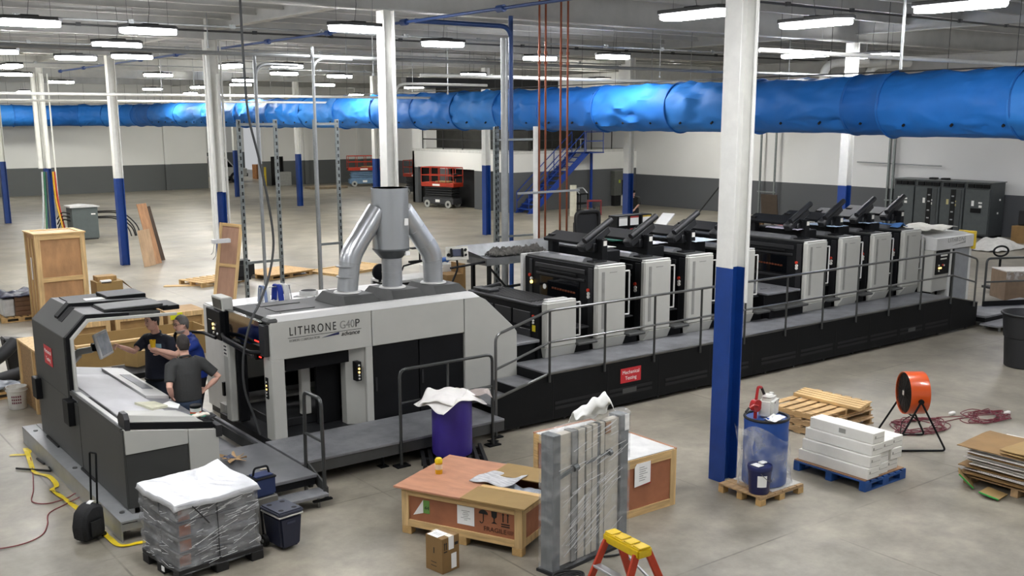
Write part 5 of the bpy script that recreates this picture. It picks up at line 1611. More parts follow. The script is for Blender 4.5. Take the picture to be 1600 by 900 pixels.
def wr2(a, b):
    per = [(-.012, -.012), (.892, -.012), (.892, .802), (-.012, .802)]
    q = a * 4
    i = int(q) % 4
    f = q - int(q)
    p, r = per[i], per[(i + 1) % 4]
    x, y = p[0] + (r[0] - p[0]) * f, p[1] + (r[1] - p[1]) * f
    nn = ((0, -1), (1, 0), (0, 1), (-1, 0))[i]
    d = .014 * noise.noise(Vector((x * 6, y * 6, b * 14))) + .008 * math.sin(b * 26 + x * 3)
    return Vector((x + nn[0] * d, y + nn[1] * d, .09 + b * .72))
MB().grid(wr2, 96, 36).build('wrap_sheet', film_mat('wrap_grey', '#c9cbcc', .14, .6, 4, (1, 1, 3)), t, True)
MB().box(.42, .426, -.03, -.024, .14, .70).build('strap', ink_black, t)
m = MB()
for k in range(60):
    x = .03 + .75 * random.random(); z = .14 + .62 * random.random(); l = .05 + .16 * random.random()
    m.bar((x, -.029, z), (min(.88, x + l), -.029, z + l * random.uniform(-.05, .45)), .002, .002 + .004 * random.random())
for k in range(30):
    y = .03 + .6 * random.random(); z = .14 + .62 * random.random(); l = .05 + .12 * random.random()
    m.bar((-.029, y, z), (-.029, y + l, z + l * random.uniform(-.4, .2)), .002, .002 + .004 * random.random())
m.build('fold_glint', MATS['fold_glint_white'], t)  # shiny highlights on the creased film, drawn as white bars
m = MB().bar((.16, -.03, .78), (.33, -.03, .56), .004, .012)
m.build('strap', ink_black, t)
o = MB().grid(lambda a, b: Vector((-.04 + .96 * a + .02 * math.sin(b * 7), -.04 + .88 * b + .02 * math.sin(a * 9), .812 + .03 * b + .06 * max(0, a - .8) * b * 4 + .014 * noise.noise(Vector((a * 3, b * 3, 3))) + .012 * abs(noise.noise(Vector((a * 7 + b * 4, b * 6, 7)))) - .05 * (1 if min(a, b, 1 - a, 1 - b) < .02 else 0))), 44, 36).build('cover_sheet', mat('cover_white', '#dcdee0', .3, var=.04, bump=.5, bscale=6), None, True, .004)
o.matrix_world = WM
tag(o, 'glossy white plastic sheet covering the top of the wrapped cartons', 'plastic sheet')
o = MB().box(.10, .52, .03, .09, .80, .81, .002).build('top_carton_flap', press_black, None)
o.matrix_world = WM
tag(o, 'black strip showing under the white cover of the wrapped cartons', 'strip')
# ---- black rolling bag with raised handle
t = thing('rolling_bag', (2.77, 11.33, 0), 'black rolling bag with raised handle on the floor by the console channel', 'bag', None, .5)
m = MB().prism([(-.15, .03), (.14, .02), (.15, .1), (.145, .36), (.06, .41), (-.04, .41), (-.13, .34), (-.17, .18)], 'y', -.1, .1, .03)
m.build('bag_body', mat('bag_black', '#101113', .75, var=.2, scale=12, bump=.3, bscale=25), t, True)
MB().box(-.1, .08, -.125, -.09, .06, .26, .02, seg=2).build('front_pocket', MATS['bag_black'], t, True)
MB().tube(round_path([(.10, .05, .38), (.14, .05, .95), (.14, -.04, .95), (.10, -.04, .38)], .015), .011, 8).build('pull_handle', press_black, t, True)
MB().grid(lambda a, b: Vector((.0 + .1 * a, -.04 + .06 * b, .412 + .02 * math.sin(PI * a))), 5, 3).build('paper_tag', paper, t, True, .003)
for y in (-.08, .05):
    MB().cyl((.13, y, .03), (.13, y + .03, .03), .03, 14).build('wheel', rubber, t, True)
# ---- purple drum on a black pallet
t = thing('rack_pallet', (7.06, 10.84, 0), 'black slatted plastic pallet under the purple drum', 'pallet', None, -.5)
for i in range(9):
    MB().box(-.05 + .1 * i, .0 + .1 * i, -.22, .62, .10, .14, .004).build('slat', rubber, t)
for y in (-.2, .17, .54):
    MB().box(-.05, .8, y, y + .07, 0, .10, .004).build('runner', rubber, t)
t.location = (6.92, 11.02, 0)
DP = (7.36, 11.06, .14)
t = thing('purple_drum', DP, 'purple plastic drum covered with white paper before the low walkway', 'drum')
MB().lathe([(.24, .0), (.262, .02), (.268, .06), (.266, .4), (.268, .72), (.25, .78), (.235, .79), (.225, .79), (.22, .1)], 40).build('drum_body', mat('drum_purple', '#3a2a86', .45, var=.05, bump=.05), t, True)
def paper_sheet(seed, sx, sy, z, lab, dx=0, dy=0, rz=0):
    def fn(a, b):
        x, y = (a - .5) * sx, (b - .5) * sy
        r = math.hypot(x, y)
        ang = math.atan2(y, x)
        dz = -max(0, r - .24) * .55 + .035 * noise.noise(Vector((a * 3 + seed, b * 3, seed))) * (1 + r * 2) + .03 * math.sin(ang * 3 + seed) * r * 2
        return Vector((x, y, dz))
    m = MB().grid(fn, 26, 26)
    o = m.build('paper_sheet', mat('paper_crumple', '#ece9e4', .7, var=.03), None, True, .003)
    o.location = (DP[0] + dx, DP[1] + dy, z)
    o.rotation_euler = (0, 0, rz)
    return tag(o, lab, 'paper')
paper_sheet(1, .78, .58, .955, 'top white paper sheet draped over the purple drum', -.03, -.02, .15)
paper_sheet(4, .7, .5, .985, 'curled white paper sheet lying on top of the purple drum', -.08, .04, .6)
o = paper_sheet(7, .5, .34, .93, 'pinkish grey paper hanging off the purple drum towards the press', .3, -.02, -.4)
o.data.materials.clear(); o.data.materials.append(mat('paper_pinkish', '#b8aca6', .7))
# ---- wrapped blue drum on a wooden pallet by the near column
def drum_pallet():
    t = thing('wood_pallet', (9.34, 7.50, 0), 'wooden pallet carrying the shrink-wrapped blue drum', 'pallet')
    for i in range(6):
        MB().box(.135 * i, .135 * i + .12, 0, .66, .095, .115, .003).build('deck_board', pine_old, t)
    for y in (0, .29, .58):
        MB().box(0, .8, y, y + .08, .075, .095, .003).build('runner', pine_old, t)
        for x in (0, .35, .7):
            MB().box(x, x + .1, y, y + .08, .0, .075, .003).build('block', pine, t)
    MB().box(.25, .8, .04, .64, .115, .12).build('slip_sheet', mat('slip_grey', '#c9c6bd', .6), t)
drum_pallet()
BD = (9.80, 7.84, .12)
t = thing('blue_drum', BD, 'blue plastic drum in clear wrap by the near column', 'drum')
drum_b = mat('drum_blue', '#1f4f9e', .4, var=.04)
MB().lathe([(.25, 0), (.268, .02), (.27, .1), (.264, .3), (.27, .5), (.264, .7), (.27, .79), (.262, .82)], 40).build('drum_body', drum_b, t, True)
MB().tube([(.262 * math.cos(a), .262 * math.sin(a), .83) for a in [2 * PI * k / 36 for k in range(36)]], .018, 8, closed=True).build('rim', rubber, t, True)
MB().lathe([(.255, .80), (.255, .805)], 36).build('drum_lid', press_dark, t, True)
def film(a, b):
    th = 2 * PI * a
    r = .285 + .02 * noise.noise(Vector((math.cos(th) * 3, math.sin(th) * 3, b * 5))) + (.05 * (1 - b) ** 2) * (1 + noise.noise(Vector((math.cos(th) * 4, math.sin(th) * 4, 3))))
    return Vector((r * math.cos(th), r * math.sin(th), .01 + b * (.66 + .1 * math.sin(th * 2 + 1))))
MB().grid(film, 72, 24).build('film_wrap', wrap_thin, t, True)
PB = (9.5, 7.66, .12)
t = thing('pail', PB, 'dark blue lidded pail before the wrapped blue drum', 'pail')
t.location = (9.47, 7.64, .12)
MB().lathe([(.115, 0), (.12, .01), (.138, .30), (.14, .305)], 30).build('pail_body', mat('pail_navy', '#1a2158', .35), t, True)
MB().lathe([(.146, .29), (.148, .33), (.14, .345), (.13, .34), (.13, .335)], 30).build('lid', mat('pail_lid', '#20285c', .35), t, True)
MB().box(-.10, .0, -.06, .06, .342, .347).build('lid_label', paper, t)
MB().box(.02, .11, -.02, .05, .342, .36, .004).build('lid_label', paper, t)
m = MB()
M = rot(math.radians(-118))
for k in range(6):
    a0, a1 = math.radians(-150 + 8 * k), math.radians(-150 + 8 * (k + 1))
    r = .134
    m.poly([(r * math.cos(a0), r * math.sin(a0), .1), (r * math.cos(a1), r * math.sin(a1), .1), (r * 1.04 * math.cos(a1), r * 1.04 * math.sin(a1), .24), (r * 1.04 * math.cos(a0), r * 1.04 * math.sin(a0), .24)])
m.build('pail_label', paper, t, False, .002)
m = MB().tube([(.142 * math.cos(a), .142 * math.sin(a), .27 - .13 * math.sin(PI * (a + PI * .75) / (PI * .9))) for a in [-PI * .75 + PI * .9 * k / 14 for k in range(15)]], .004, 6)
m.build('bail_handle', steel, t, True)
def drape(a, b):
    x = -.42 + .5 * a
    return Vector((x + .05 * b, -.30 + .12 * a - .06 * b + .04 * noise.noise(Vector((a * 5, b * 4, 2))), .02 + (.72 - .62 * abs(a - .4) * 1.2) * b + .03 * noise.noise(Vector((a * 6, b * 6, 9)))))
o = MB().grid(lambda a, b: Vector((.0 + (.16 + .14 * b + .03 * noise.noise(Vector((a * 5, b * 5, 1)))) * math.cos(PI * (.72 + .38 * a)) * (1.35 - .25 * b), .0 + (.16 + .14 * b) * math.sin(PI * (.72 + .38 * a)) * 1.2, b * .75 + .01)), 20, 20).build('loose_film', wrap_thin, None, True, 0, (9.68, 7.78, .125))
tag(o, 'loose clear plastic hanging from the blue drum towards the column', 'plastic film')
JB = (9.88, 7.88, .93)
t = thing('jug', JB, 'white plastic jug standing on the blue drum', 'jug', None, .4)
m = MB().box(-.15, .15, -.09, .09, 0, .25, .035, seg=2).box(-.13, .02, -.06, .06, .25, .29, .02)
m.build('jug_body', mat('jug_white', '#e3e1d8', .4), t, True)
MB().cyl((.09, 0, .25), (.09, 0, .28), .03, 14).build('jug_cap', button_white, t, True)
for y in (-.03, .03):
    MB().cyl((.02 + y * 2.6, -.091, .2), (.02 + y * 2.6, -.095, .2), .014, 10).build('jug_mark', ink_grey, t, True)
t = thing('hand_pump', (9.66, 7.90, .93), 'red rotary hand pump standing on the blue drum', 'pump')
redp = mat('pump_red', '#b21d1f', .35)
MB().cyl((0, -.035, .17), (0, .035, .17), .075, 20).cyl((0, 0, .0), (0, 0, .1), .022, 10).build('pump_body', redp, t, True)
MB().tube(round_path([(.0, 0, .22), (.03, 0, .40), (.09, 0, .38)], .03), .018, 8).build('spout', redp, t, True)
MB().tube(smooth_path([(.09, 0, .38), (.14, -.01, .28), (.16, -.02, .2)], 4), .017, 8).build('hose', rubber, t, True)
MB().tube([(-.0, -.04, .17), (-.1, -.05, .2), (-.18, -.05, .18)], .012, 6).build('crank', redp, t, True)
MB().tube([(-.18, -.05, .18), (-.24, -.05, .14)], .014, 6).build('crank_grip', rubber, t, True)
o = MB().grid(lambda a, b: Vector((.2 * a - .1, .17 * b - .08, .02 + .03 * a + .02 * noise.noise(Vector((a * 3, b * 3, 1))))), 8, 6).build('folded_paper', paper, None, True, .004, (9.73, 7.66, .95))
tag(o, 'white folded paper lying on the rim of the blue drum', 'paper')
o = MB().grid(lambda a, b: Vector((.24 * a - .12, .14 * b - .07, .03 + .03 * noise.noise(Vector((a * 5, b * 5, 5))))), 10, 8).build('blue_gloves', mat('glove_blue', '#2f5cae', .5), None, True, .01, (9.76, 7.70, .935))
tag(o, 'pair of blue gloves on the blue drum lid below the jug', 'gloves')
# ---- white boxes on the blue pallet
t = pallet('blue_pallet', (10.74, 7.04, 0), 0, .86, 1.08, .13, mat('pallet_blue', '#1d4c8c', .6, var=.14, scale=5), 'blue wooden pallet under the long white boxes')
o = MB().box(10.75, 11.58, 7.06, 8.12, .132, .142).build('slip_board', mat('board_brown', '#9c7757', .7))
tag(o, 'brown board between the blue pallet and the white boxes', 'board')
box_w = mat('box_white', '#dedcd3', .6, var=.03, scale=3)
box_e = mat('box_seam', '#a9a79d', .6)
lay_n = ((0, 3, .0), (1, 3, .03), (2, 3, .05), (3, 1, .10))
i = 0
for lay, cnt, off in lay_n:
    for k in range(cnt):
        x = 10.79 + .242 * k + .035 * lay + random.uniform(-.006, .006)
        y = 7.06 + random.uniform(-.015, .02) + (.03 if k else 0)
        lab = 'long white box, %s layer on the blue pallet, %s' % (('lowest', 'second', 'third', 'single top')[lay], ('nearest the blue drum', 'in the middle', 'nearest the orange fan')[k] if cnt > 1 else 'lying alone')
        q = thing('long_box', (x, y, .143 + .142 * lay), lab, 'box', 'long white boxes on the blue pallet')
        MB().box(0, .235, 0, 1.04 - off, 0, .138, .005).build('box_body', box_w, q)
        MB().box(.02, .215, -.003, .0, .066, .070).build('end_seam', box_e, q)
        MB().box(.03, .05, -.004, .0, .07, .1).build('end_tab', box_e, q)
        if lay == 3:
            MB().box(-.002, .0, .4, .5, .04, .1).build('side_print', box_e, q)
# ---- stack of wooden pallets with loose slats on top
for k in range(3):
    pallet('wood_pallet', (12.1 + .03 * k, 9.7 + .03 * k, .1 * k), -PI / 2 + .02 * k, .98, 1.3, .098, pine_old if k < 2 else wood('pine_mid', '#c9a571', (.7, 6, 6)), ('lowest', 'middle', 'topmost')[k] + ' wooden pallet of the stack behind the white boxes', 6, False)
for k in range(4):
    o = MB().box(0, .085, 0, 1.15, 0, .05, .003).build('pine_board', wood('pine_bright', '#d8b67e', (6, .7, 6)), None)
    o.location = (12.86 + .11 * k, 8.62 + .03 * k, .302)
    o.rotation_euler = (0, 0, .03)
    tag(o, 'bright pine slat in the row on top of the pallet stack', 'slat', 'pine slats on the pallet stack')
# ---- orange drum fan
FC = Vector((12.93, 7.83, .74))
a = Vector((-.80, .60, 0)).normalized()
sd = Vector((a.y, -a.x, 0))
t = thing('drum_fan', (FC.x, FC.y, 0), 'orange drum fan on black tube legs behind the white boxes', 'fan')
def fp(u, v, w):
    return a * u + sd * v + Vector((0, 0, FC.z + w))
m = MB()
rings = []
for u, r in ((.13, .285), (.135, .295), (.12, .297), (-.12, .297), (-.135, .295), (-.13, .285)):
    rings.append([m.bm.verts.new(fp(u, r * math.cos(q), r * math.sin(q))) for q in [2 * PI * k / 48 for k in range(48)]])
rings.append(rings[0])
for A, B in zip(rings, rings[1:]):
    for k in range(48):
        m.bm.faces.new((A[k], A[(k + 1) % 48], B[(k + 1) % 48], B[k]))
m.build('drum_shell', mat('fan_orange', '#d9571c', .3, var=.02, coat=.3), t, True)
for u in (.125, -.125):
    m = MB()
    for k in range(11):
        r = .03 + .025 * k
        m.tube([fp(u, r * math.cos(q), r * math.sin(q)) for q in [2 * PI * j / 36 for j in range(36)]], .003, 4, closed=True)
    for k in range(12):
        q = 2 * PI * k / 12
        m.tube([fp(u, .03 * math.cos(q), .03 * math.sin(q)), fp(u, .287 * math.cos(q), .287 * math.sin(q))], .003, 4)
    m.build('guard_grille', press_black, t)
MB().cyl(fp(.09, 0, 0), fp(.1, 0, 0), .284, 40).build('darkening_disc', mat('disc_shade_dark', '#2b2a28', .6), t, True)  # added dark disc, stands in for the dim drum interior behind the grille
MB().cyl(fp(.128, 0, 0), fp(.134, 0, 0), .05, 18).build('grille_plate', press_dark, t, True)
MB().box(-.02, .02, -.03, .03, 0, .004, M=face_m(fp(.135, 0, 0), a)).build('grille_badge', button_white, t)
for k in range(4):
    q = PI / 2 * k
    m = MB()
    d = [fp(.04 * sg, r * math.cos(q + o2), r * math.sin(q + o2)) for r, sg, o2 in ((.05, 1, 0), (.25, 1, .0), (.26, -1, .7), (.05, -1, .5))]
    m.poly(d)
    m.build('fan_blade', press_dark, t, False, .004)
MB().cyl(fp(-.08, 0, 0), fp(.06, 0, 0), .07, 18).build('motor', press_black, t, True)
for s_ in (-1, 1):
    pv = fp(0, .31 * s_, -.05)
    m = MB()
    f1 = Vector((pv.x, pv.y, 0)) + a * .36 + sd * .06 * s_
    f2 = Vector((pv.x, pv.y, 0)) - a * .36 + sd * .06 * s_
    f1.z = f2.z = .015
    m.tube(round_path([pv, f1 * 1.0, f2, pv], .05), .014, 8)
    m.build('leg_frame', press_black, t, True)
    MB().cyl(fp(0, .29 * s_, -.05), fp(0, .33 * s_, -.05), .035, 12).build('pivot_knob', press_black, t, True)
MB().tube([fp(.0, -.31, -.33), fp(0, .31, -.33)], .011, 6).build('cross_bar', press_black, t, True)
MB().tube(smooth_path([fp(.02, -.1, -.29), (-.05, .1, .3), (-.02, .15, .02), (.1, .4, .012)], 5), .006, 6).build('power_cord', rubber, t, True)
# ---- extension cords
cord_red = mat('cord_maroon', '#6e2430', .5)
def coil(cx, cy, R, n, seed, lab, tail=None):
    rnd = random.Random(seed)
    pts = []
    for k in range(n * 10):
        q = 2 * PI * k / 10
        r = R * (.35 + .65 * rnd.random())
        pts.append((cx + r * 1.5 * math.cos(q) + rnd.uniform(-.05, .05), cy + r * math.sin(q), .01 + .004 * (k // 10) % .05))
    if tail:
        pts += tail
    o = MB().tube(smooth_path(pts, 3), .007, 6).build('extension_cord', cord_red, None, True)
    tag(o, lab, 'cord')
coil(13.75, 8.2, .40, 9, 3, 'tangled maroon extension cord on the floor under the orange fan', [(14.3, 8.1, .01), (14.7, 8.05, .01)])
coil(15.0, 7.85, .34, 8, 5, 'maroon extension cord heap on the floor beyond the orange fan', [(14.4, 8.3, .01)])
for i, (x, y) in enumerate(((15.45, 7.75), (14.75, 8.25))):
    o = MB().box(-.06, .06, -.03, .03, 0, .05, .012).build('cord_plug', button_white, None, False, 0, (x, y, 0))
    tag(o, ('white plug lying at the far end of the cord heap', 'white plug lying between the fan and the cord heap')[i], 'plug')
# ---- stack of cardboard sheets at the frame's edge
t = pallet('wood_pallet', (12.02, 5.2, 0), .0, .95, 1.3, .11, pine_old, 'wooden pallet under the pile of cardboard sheets', 7)
sheet_w = mat('board_white', '#e3dfd6', .7, var=.05)
for k in range(20):
    r = random.Random(k)
    dx, dy, rz = r.uniform(-.05, .05), r.uniform(-.08, .1), r.uniform(-.06, .06)
    m = MB()
    sx, sy = (.9 + r.uniform(-.05, .06), 1.25 + r.uniform(-.1, .1)) if k < 18 else (.62, .8)
    m.grid(lambda a_, b_: Vector((sx * a_, sy * b_, .006 * math.sin(5 * a_ + k) + .012 * noise.noise(Vector((a_ * 3, b_ * 3, k))))), 8, 8)
    o = m.build('cardboard_sheet', (sheet_w if k % 4 != 1 else cardboard_dk) if k < 18 else cardboard, None, False, .009, (12.02 + dx, 5.22 + dy, .128 + .0215 * k))
    o.rotation_euler = (0, 0, rz)
    tag(o, 'flat cardboard sheet in the pile at the edge of the view' if k < 18 else ('upper' if k == 19 else 'lower') + ' brown cardboard sheet on top of the pile at the edge', 'cardboard', 'cardboard sheets in the pile')
green = mat('edge_green', '#3aa648', .6)
for i, (x, y, rz, lab) in enumerate(((11.86, 6.28, .55, 'square brown board with green edge leaning on the pallet corner'), (11.72, 5.88, .1, 'brown board with green edge lying at the frame edge'))):
    t = thing('edge_board', (x, y, .02 + .0 * i), lab, 'board', None, rz)
    t.rotation_euler = (.75 if i == 0 else .15, 0, rz)
    MB().box(0, .26, 0, .24, 0, .012).build('board', cardboard, t)
    MB().box(-.012, 0, 0, .24, -.002, .014).build('green_edge', green, t)
# ---- black bin at the right edge
t = thing('waste_bin', (18.8, 9.2, 0), 'tall black plastic bin on the open floor at the right edge', 'bin')
m = MB().lathe([(.33, 0), (.35, .02), (.385, .55), (.40, .56), (.44, .96), (.46, .97), (.465, 1.0), (.45, 1.01), (.43, .98), (.37, .5), (.33, .04)], 4 * 8)
m.build('bin_body', mat('bin_black', '#1c1d1f', .5, var=.05), t, True)
MB().tube([(.455 * math.cos(q), .455 * math.sin(q), .99) for q in [2 * PI * k / 32 for k in range(32)]], .02, 8, closed=True).build('rim', MATS['bin_black'], t, True)
# ---- step ladder, only its upper half in view
LM = Vector((6.19, 6.46, 0))
t = thing('step_ladder', LM, 'orange step ladder with yellow top cap at the lower edge', 'ladder', None, math.atan2(-.48, -.03))
lo = mat('ladder_orange', '#c8401f', .4, var=.06)
ly = mat('ladder_yellow', '#e9c514', .45, var=.05, scale=12)
zt = .75
m = MB().box(-.255, .255, -.085, .085, zt - .09, zt, .015, seg=2)
m.build('top_cap', ly, t, True)
for x, r in ((-.16, .03), (.0, .045), (.13, .03)):
    MB().lathe([(r, zt + .001), (r * 1.05, zt + .002), (r * .9, zt + .003)], 18, (x, .01, 0)).build('tool_recess', mat('recess_shadow', '#a88a10', .6), t)
m = MB()
for x in (-.2, -.06, .07, .2):
    m.box(x - .05, x + .05, -.06, .06, zt, zt + .012, .004)
m.build('cap_ridge', ly, t)
for sx in (-1, 1):
    for sy in (-1, 1):
        MB().bar((sx * .21, sy * .07, zt - .06), (sx * .28, sy * .36, .02), .028, .075, .004, up=(0, 1, 0)).build('side_rail', lo, t)
        MB().box(sx * .28 - .025, sx * .28 + .025, sy * .36 - .05, sy * .36 + .05, 0, .03, .004).build('rail_foot', rubber, t)
for z in (.22, .46):
    f_ = (zt - .06 - z) / (zt - .08)
    y = -.07 - .29 * f_
    w = .21 + .07 * f_
    MB().box(-w, w, y - .04, y + .04, z - .012, z + .012, .003).build('step', galv_dull, t)
MB().bar((-.2, .2, .45), (.24, .26, .24), .02, .02).build('brace', galv_dull, t)
p = MB().box(-.018, .018, -.11, .11, -.001, .002, M=Matrix.Translation((.262, .19, .38)) @ Matrix.Rotation(PI / 2, 4, 'Y') @ Matrix.Rotation(-.0, 4, 'Z')).build('rail_label', ink_black, t)
# ---- cable coil near the ladder
m = MB()
for k in range(4):
    m.tube([((.14 + .01 * k) * math.cos(q), (.1 + .012 * k) * math.sin(q), .012 + .018 * k + .01 * math.sin(q * 2 + k)) for q in [2 * PI * j / 26 for j in range(26)]], .011, 7, closed=True)
o = m.build('cable_coil', rubber, None, True, 0, (6.22, 7.32, 0))
tag(o, 'coil of black cable at the foot of the wrapped panel bundle', 'cable')
o = MB().tube(smooth_path([(6.9, 7.55, .015), (7.1, 7.5, .015), (7.3, 7.72, .015)], 5), .012, 6).build('tie_strap', rubber, None, True)
tag(o, 'short black strap lying on the floor beside the panel bundle', 'strap')
# ---- caution tape, cords and a rod by the console
ty = mat('tape_yellow', '#e3c814', .45, var=.08, scale=9)
def ribbon(pts, w, seed):
    P = smooth_path(pts, 5)
    m = MB()
    rows = []
    for i, p in enumerate(P):
        d = (P[min(i + 1, len(P) - 1)] - P[max(i - 1, 0)]).normalized()
        tw = .8 * noise.noise(Vector((i * .25, seed, 0)))
        s_ = Vector((-d.y, d.x, 0)) * math.cos(tw) + Vector((0, 0, 1)) * math.sin(tw)
        c = p + Vector((0, 0, .012 + abs(math.sin(tw)) * w / 2))
        rows.append((m.bm.verts.new(c - s_ * w / 2), m.bm.verts.new(c + s_ * w / 2)))
    for A, B in zip(rows, rows[1:]):
        m.bm.faces.new((A[0], A[1], B[1], B[0]))
    return m
TP = [(2.72, 15.0, 0), (2.95, 14.9, 0), (2.93, 15.04, .05), (2.91, 14.75, 0), (2.83, 14.2, 0), (2.83, 14.0, 0), (2.93, 13.75, 0), (2.92, 13.35, 0), (2.83, 13.2, 0), (2.86, 12.9, 0), (2.91, 12.3, 0), (2.93, 12.0, 0), (2.94, 11.7, 0), (2.94, 11.2, 0), (2.98, 10.93, 0), (3.2, 10.88, 0), (3.42, 10.82, 0)]
t = thing('caution_tape', (2.9, 13, 0), 'yellow caution tape strewn on the floor along the console channel', 'tape')
MB((2.9, 13, 0)).bm.free()
m = ribbon([Vector(p) - Vector((2.9, 13, 0)) for p in TP], .06, 3)
m.build('tape_strip', ty, t)
for (x, y, rz) in ((2.835, 13.05, -1.2), (2.9, 12.55, -1.35)):
    M = Matrix.Translation((x - 2.9, y - 13, .034)) @ Matrix.Rotation(rz, 4, 'Z')
    text('tape_word', 'CAUTION', .04, ink_black, t, M, .0005, width=.16)
for i, (pts, lab) in enumerate(([([(2.95, 14.9, .01), (2.86, 14.35, .01), (2.66, 13.4, .01), (2.54, 12.95, .01), (2.66, 12.75, .01), (2.9, 12.8, .01), (3.02, 12.85, .03), (3.03, 12.7, .03), (2.85, 12.6, .012), (2.6, 12.4, .01), (2.5, 12.05, .01), (2.36, 11.75, .01), (2.1, 11.62, .01), (1.7, 11.7, .01)], 'thin red cord winding on the floor beside the console')])):
    o = MB().tube(smooth_path(pts, 6), .007, 6).build('floor_cord', mat('cord_red', '#8d3f42', .5), None, True)
    tag(o, lab, 'cord')
o = MB().tube([(2.66, 14.33, .02), (3.0, 13.95, .02), (3.02, 14.12, .02)], .014, 6).build('black_rod', rubber, None, True)
tag(o, 'bent black rod lying under the caution tape', 'rod')
o = MB().tube([(2.98, 14.6, .02), (3.0, 14.3, .02)], .014, 6).build('black_rod', rubber, None, True)
tag(o, 'short straight black rod beside the console channel', 'rod')
# ---- litter on the operator platform
m = MB()
for k in range(7):
    q = 2 * PI * k / 7 + .4
    p0 = Vector((.03 * math.cos(q), .03 * math.sin(q), .03))
    l = .12 + .05 * (k % 3)
    s_ = Vector((-math.sin(q), math.cos(q), 0)) * .03
    m.poly([p0 - s_, p0 + s_, p0 + Vector((math.cos(q) * l, math.sin(q) * l, .02 * (k % 2))) + s_ * .3, p0 + Vector((math.cos(q) * l, math.sin(q) * l, .03)) - s_ * .6])
o = m.build('torn_cardboard', mat('torn_tan', '#c8a476', .8), None, False, .004, (4.70, 11.95, .345))
tag(o, 'torn tan cardboard pieces on the operator platform by the console end', 'cardboard')
o = MB().grid(lambda a_, b_: Vector((.12 * a_, .1 * b_, .04 + .03 * noise.noise(Vector((a_ * 5, b_ * 5, 1))))), 8, 6).build('blue_glove', mat('glove_slate', '#56617a', .6), None, True, .012, (4.58, 11.95, .345))
tag(o, 'crumpled slate-blue glove beside the torn cardboard on the platform', 'glove')
o = MB().grid(lambda a_, b_: Vector((.1 * a_, .03 * b_, .005 * math.sin(a_ * 4))), 6, 3).build('paper_scrap', mat('scrap_cream', '#e0d3b8', .7), None, True, .004, (4.80, 11.40, .35))
tag(o, 'cream paper scrap lying alone on the operator platform', 'paper')
# ================================================================ THINGS FARTHER BACK
# ---- behind the console
OSB = wood('osb_board', '#a8855a', (2, 2, 2), .2, 12)
t = thing('board_crate', (3.56, 15.95, 0), 'tall chipboard crate standing behind the console', 'crate')
MB().box(0, .36, 0, 2.0, .0, 1.02, .004).build('crate_body', OSB, t)
m = MB().box(-.03, 0, 0, .08, 0, 1.02).box(-.03, 0, .98, 1.06, 0, 1.02).box(-.03, 0, 1.92, 2.0, 0, 1.02).box(-.03, .36, 0, 2.0, 1.02, 1.05)
m.build('batten', pine_z, t)
t = thing('pail', (3.5, 17.75, 0), 'white plastic bucket with printed label beside the chipboard crate', 'bucket')
t.location = (3.38, 17.55, 0)
MB().lathe([(.125, 0), (.13, .01), (.15, .34), (.158, .345), (.158, .36), (.148, .36), (.145, .34), (.12, .03)], 28).build('bucket_body', mat('bucket_white', '#dedcd4', .45), t, True)
MB().tube([(.16 * math.cos(q), .16 * math.sin(q), .30) for q in [2 * PI * k / 24 for k in range(24)]], .008, 6, closed=True).build('rib', MATS['bucket_white'], t, True)
m = MB()
for k in range(5):
    q0, q1 = math.radians(-135 + 12 * k), math.radians(-135 + 12 * k + 8)
    for z in (.10, .15, .2):
        r = .134 + .02 * z / .34 + .004
        m.poly([(r * math.cos(q0), r * math.sin(q0), z), (r * math.cos(q1), r * math.sin(q1), z), (r * math.cos(q1), r * math.sin(q1), z + .03), (r * math.cos(q0), r * math.sin(q0), z + .03)])
m.build('bucket_print', mat('print_maroon', '#7b3f4a', .6), t)
def hose(pts, r, lab):
    o = MB().tube(smooth_path(pts, 6), r, 12).build('corrugated_hose', rubber, None, True)
    return tag(o, lab, 'hose')
pallet('wood_pallet', (2.55, 18.2, 0), .08, 1.25, 1.0, .12, pine, 'wooden pallet under the thick black hoses at the left edge', 6)
hose([(2.2, 18.8, .25), (2.9, 18.9, .35), (3.45, 19.05, .55), (3.75, 19.2, .75)], .11, 'upper thick black hose rising from the pallet at the left edge')
hose([(2.3, 18.4, .23), (3.0, 18.5, .24), (3.7, 18.6, .33)], .11, 'lower thick black hose lying on the pallet at the left edge')
t = thing('duct_boot', (3.86, 19.62, 0), 'black rubber boot end standing beside the hoses', 'hose end')
m = MB().hexa([(-.16, -.12, 0), (.16, -.12, 0), (.16, .12, 0), (-.16, .12, 0), (-.24, -.16, .78), (.2, -.16, .7), (.2, .16, .7), (-.24, .16, .78)], .03)
m.build('boot_body', rubber, t, True)
o = MB().grid(lambda a, b: Vector((.9 * a, .5 * b, .05 + .14 * math.sin(PI * a) * math.sin(PI * b) + .06 * noise.noise(Vector((a * 5, b * 5, 2))))), 18, 12).build('plastic_heap', mat('heap_grey', '#83878d', .3, var=.3, scale=4), None, True, .004, (2.75, 18.25, .13))
tag(o, 'crumpled grey plastic sheet on the hose pallet', 'plastic sheet')
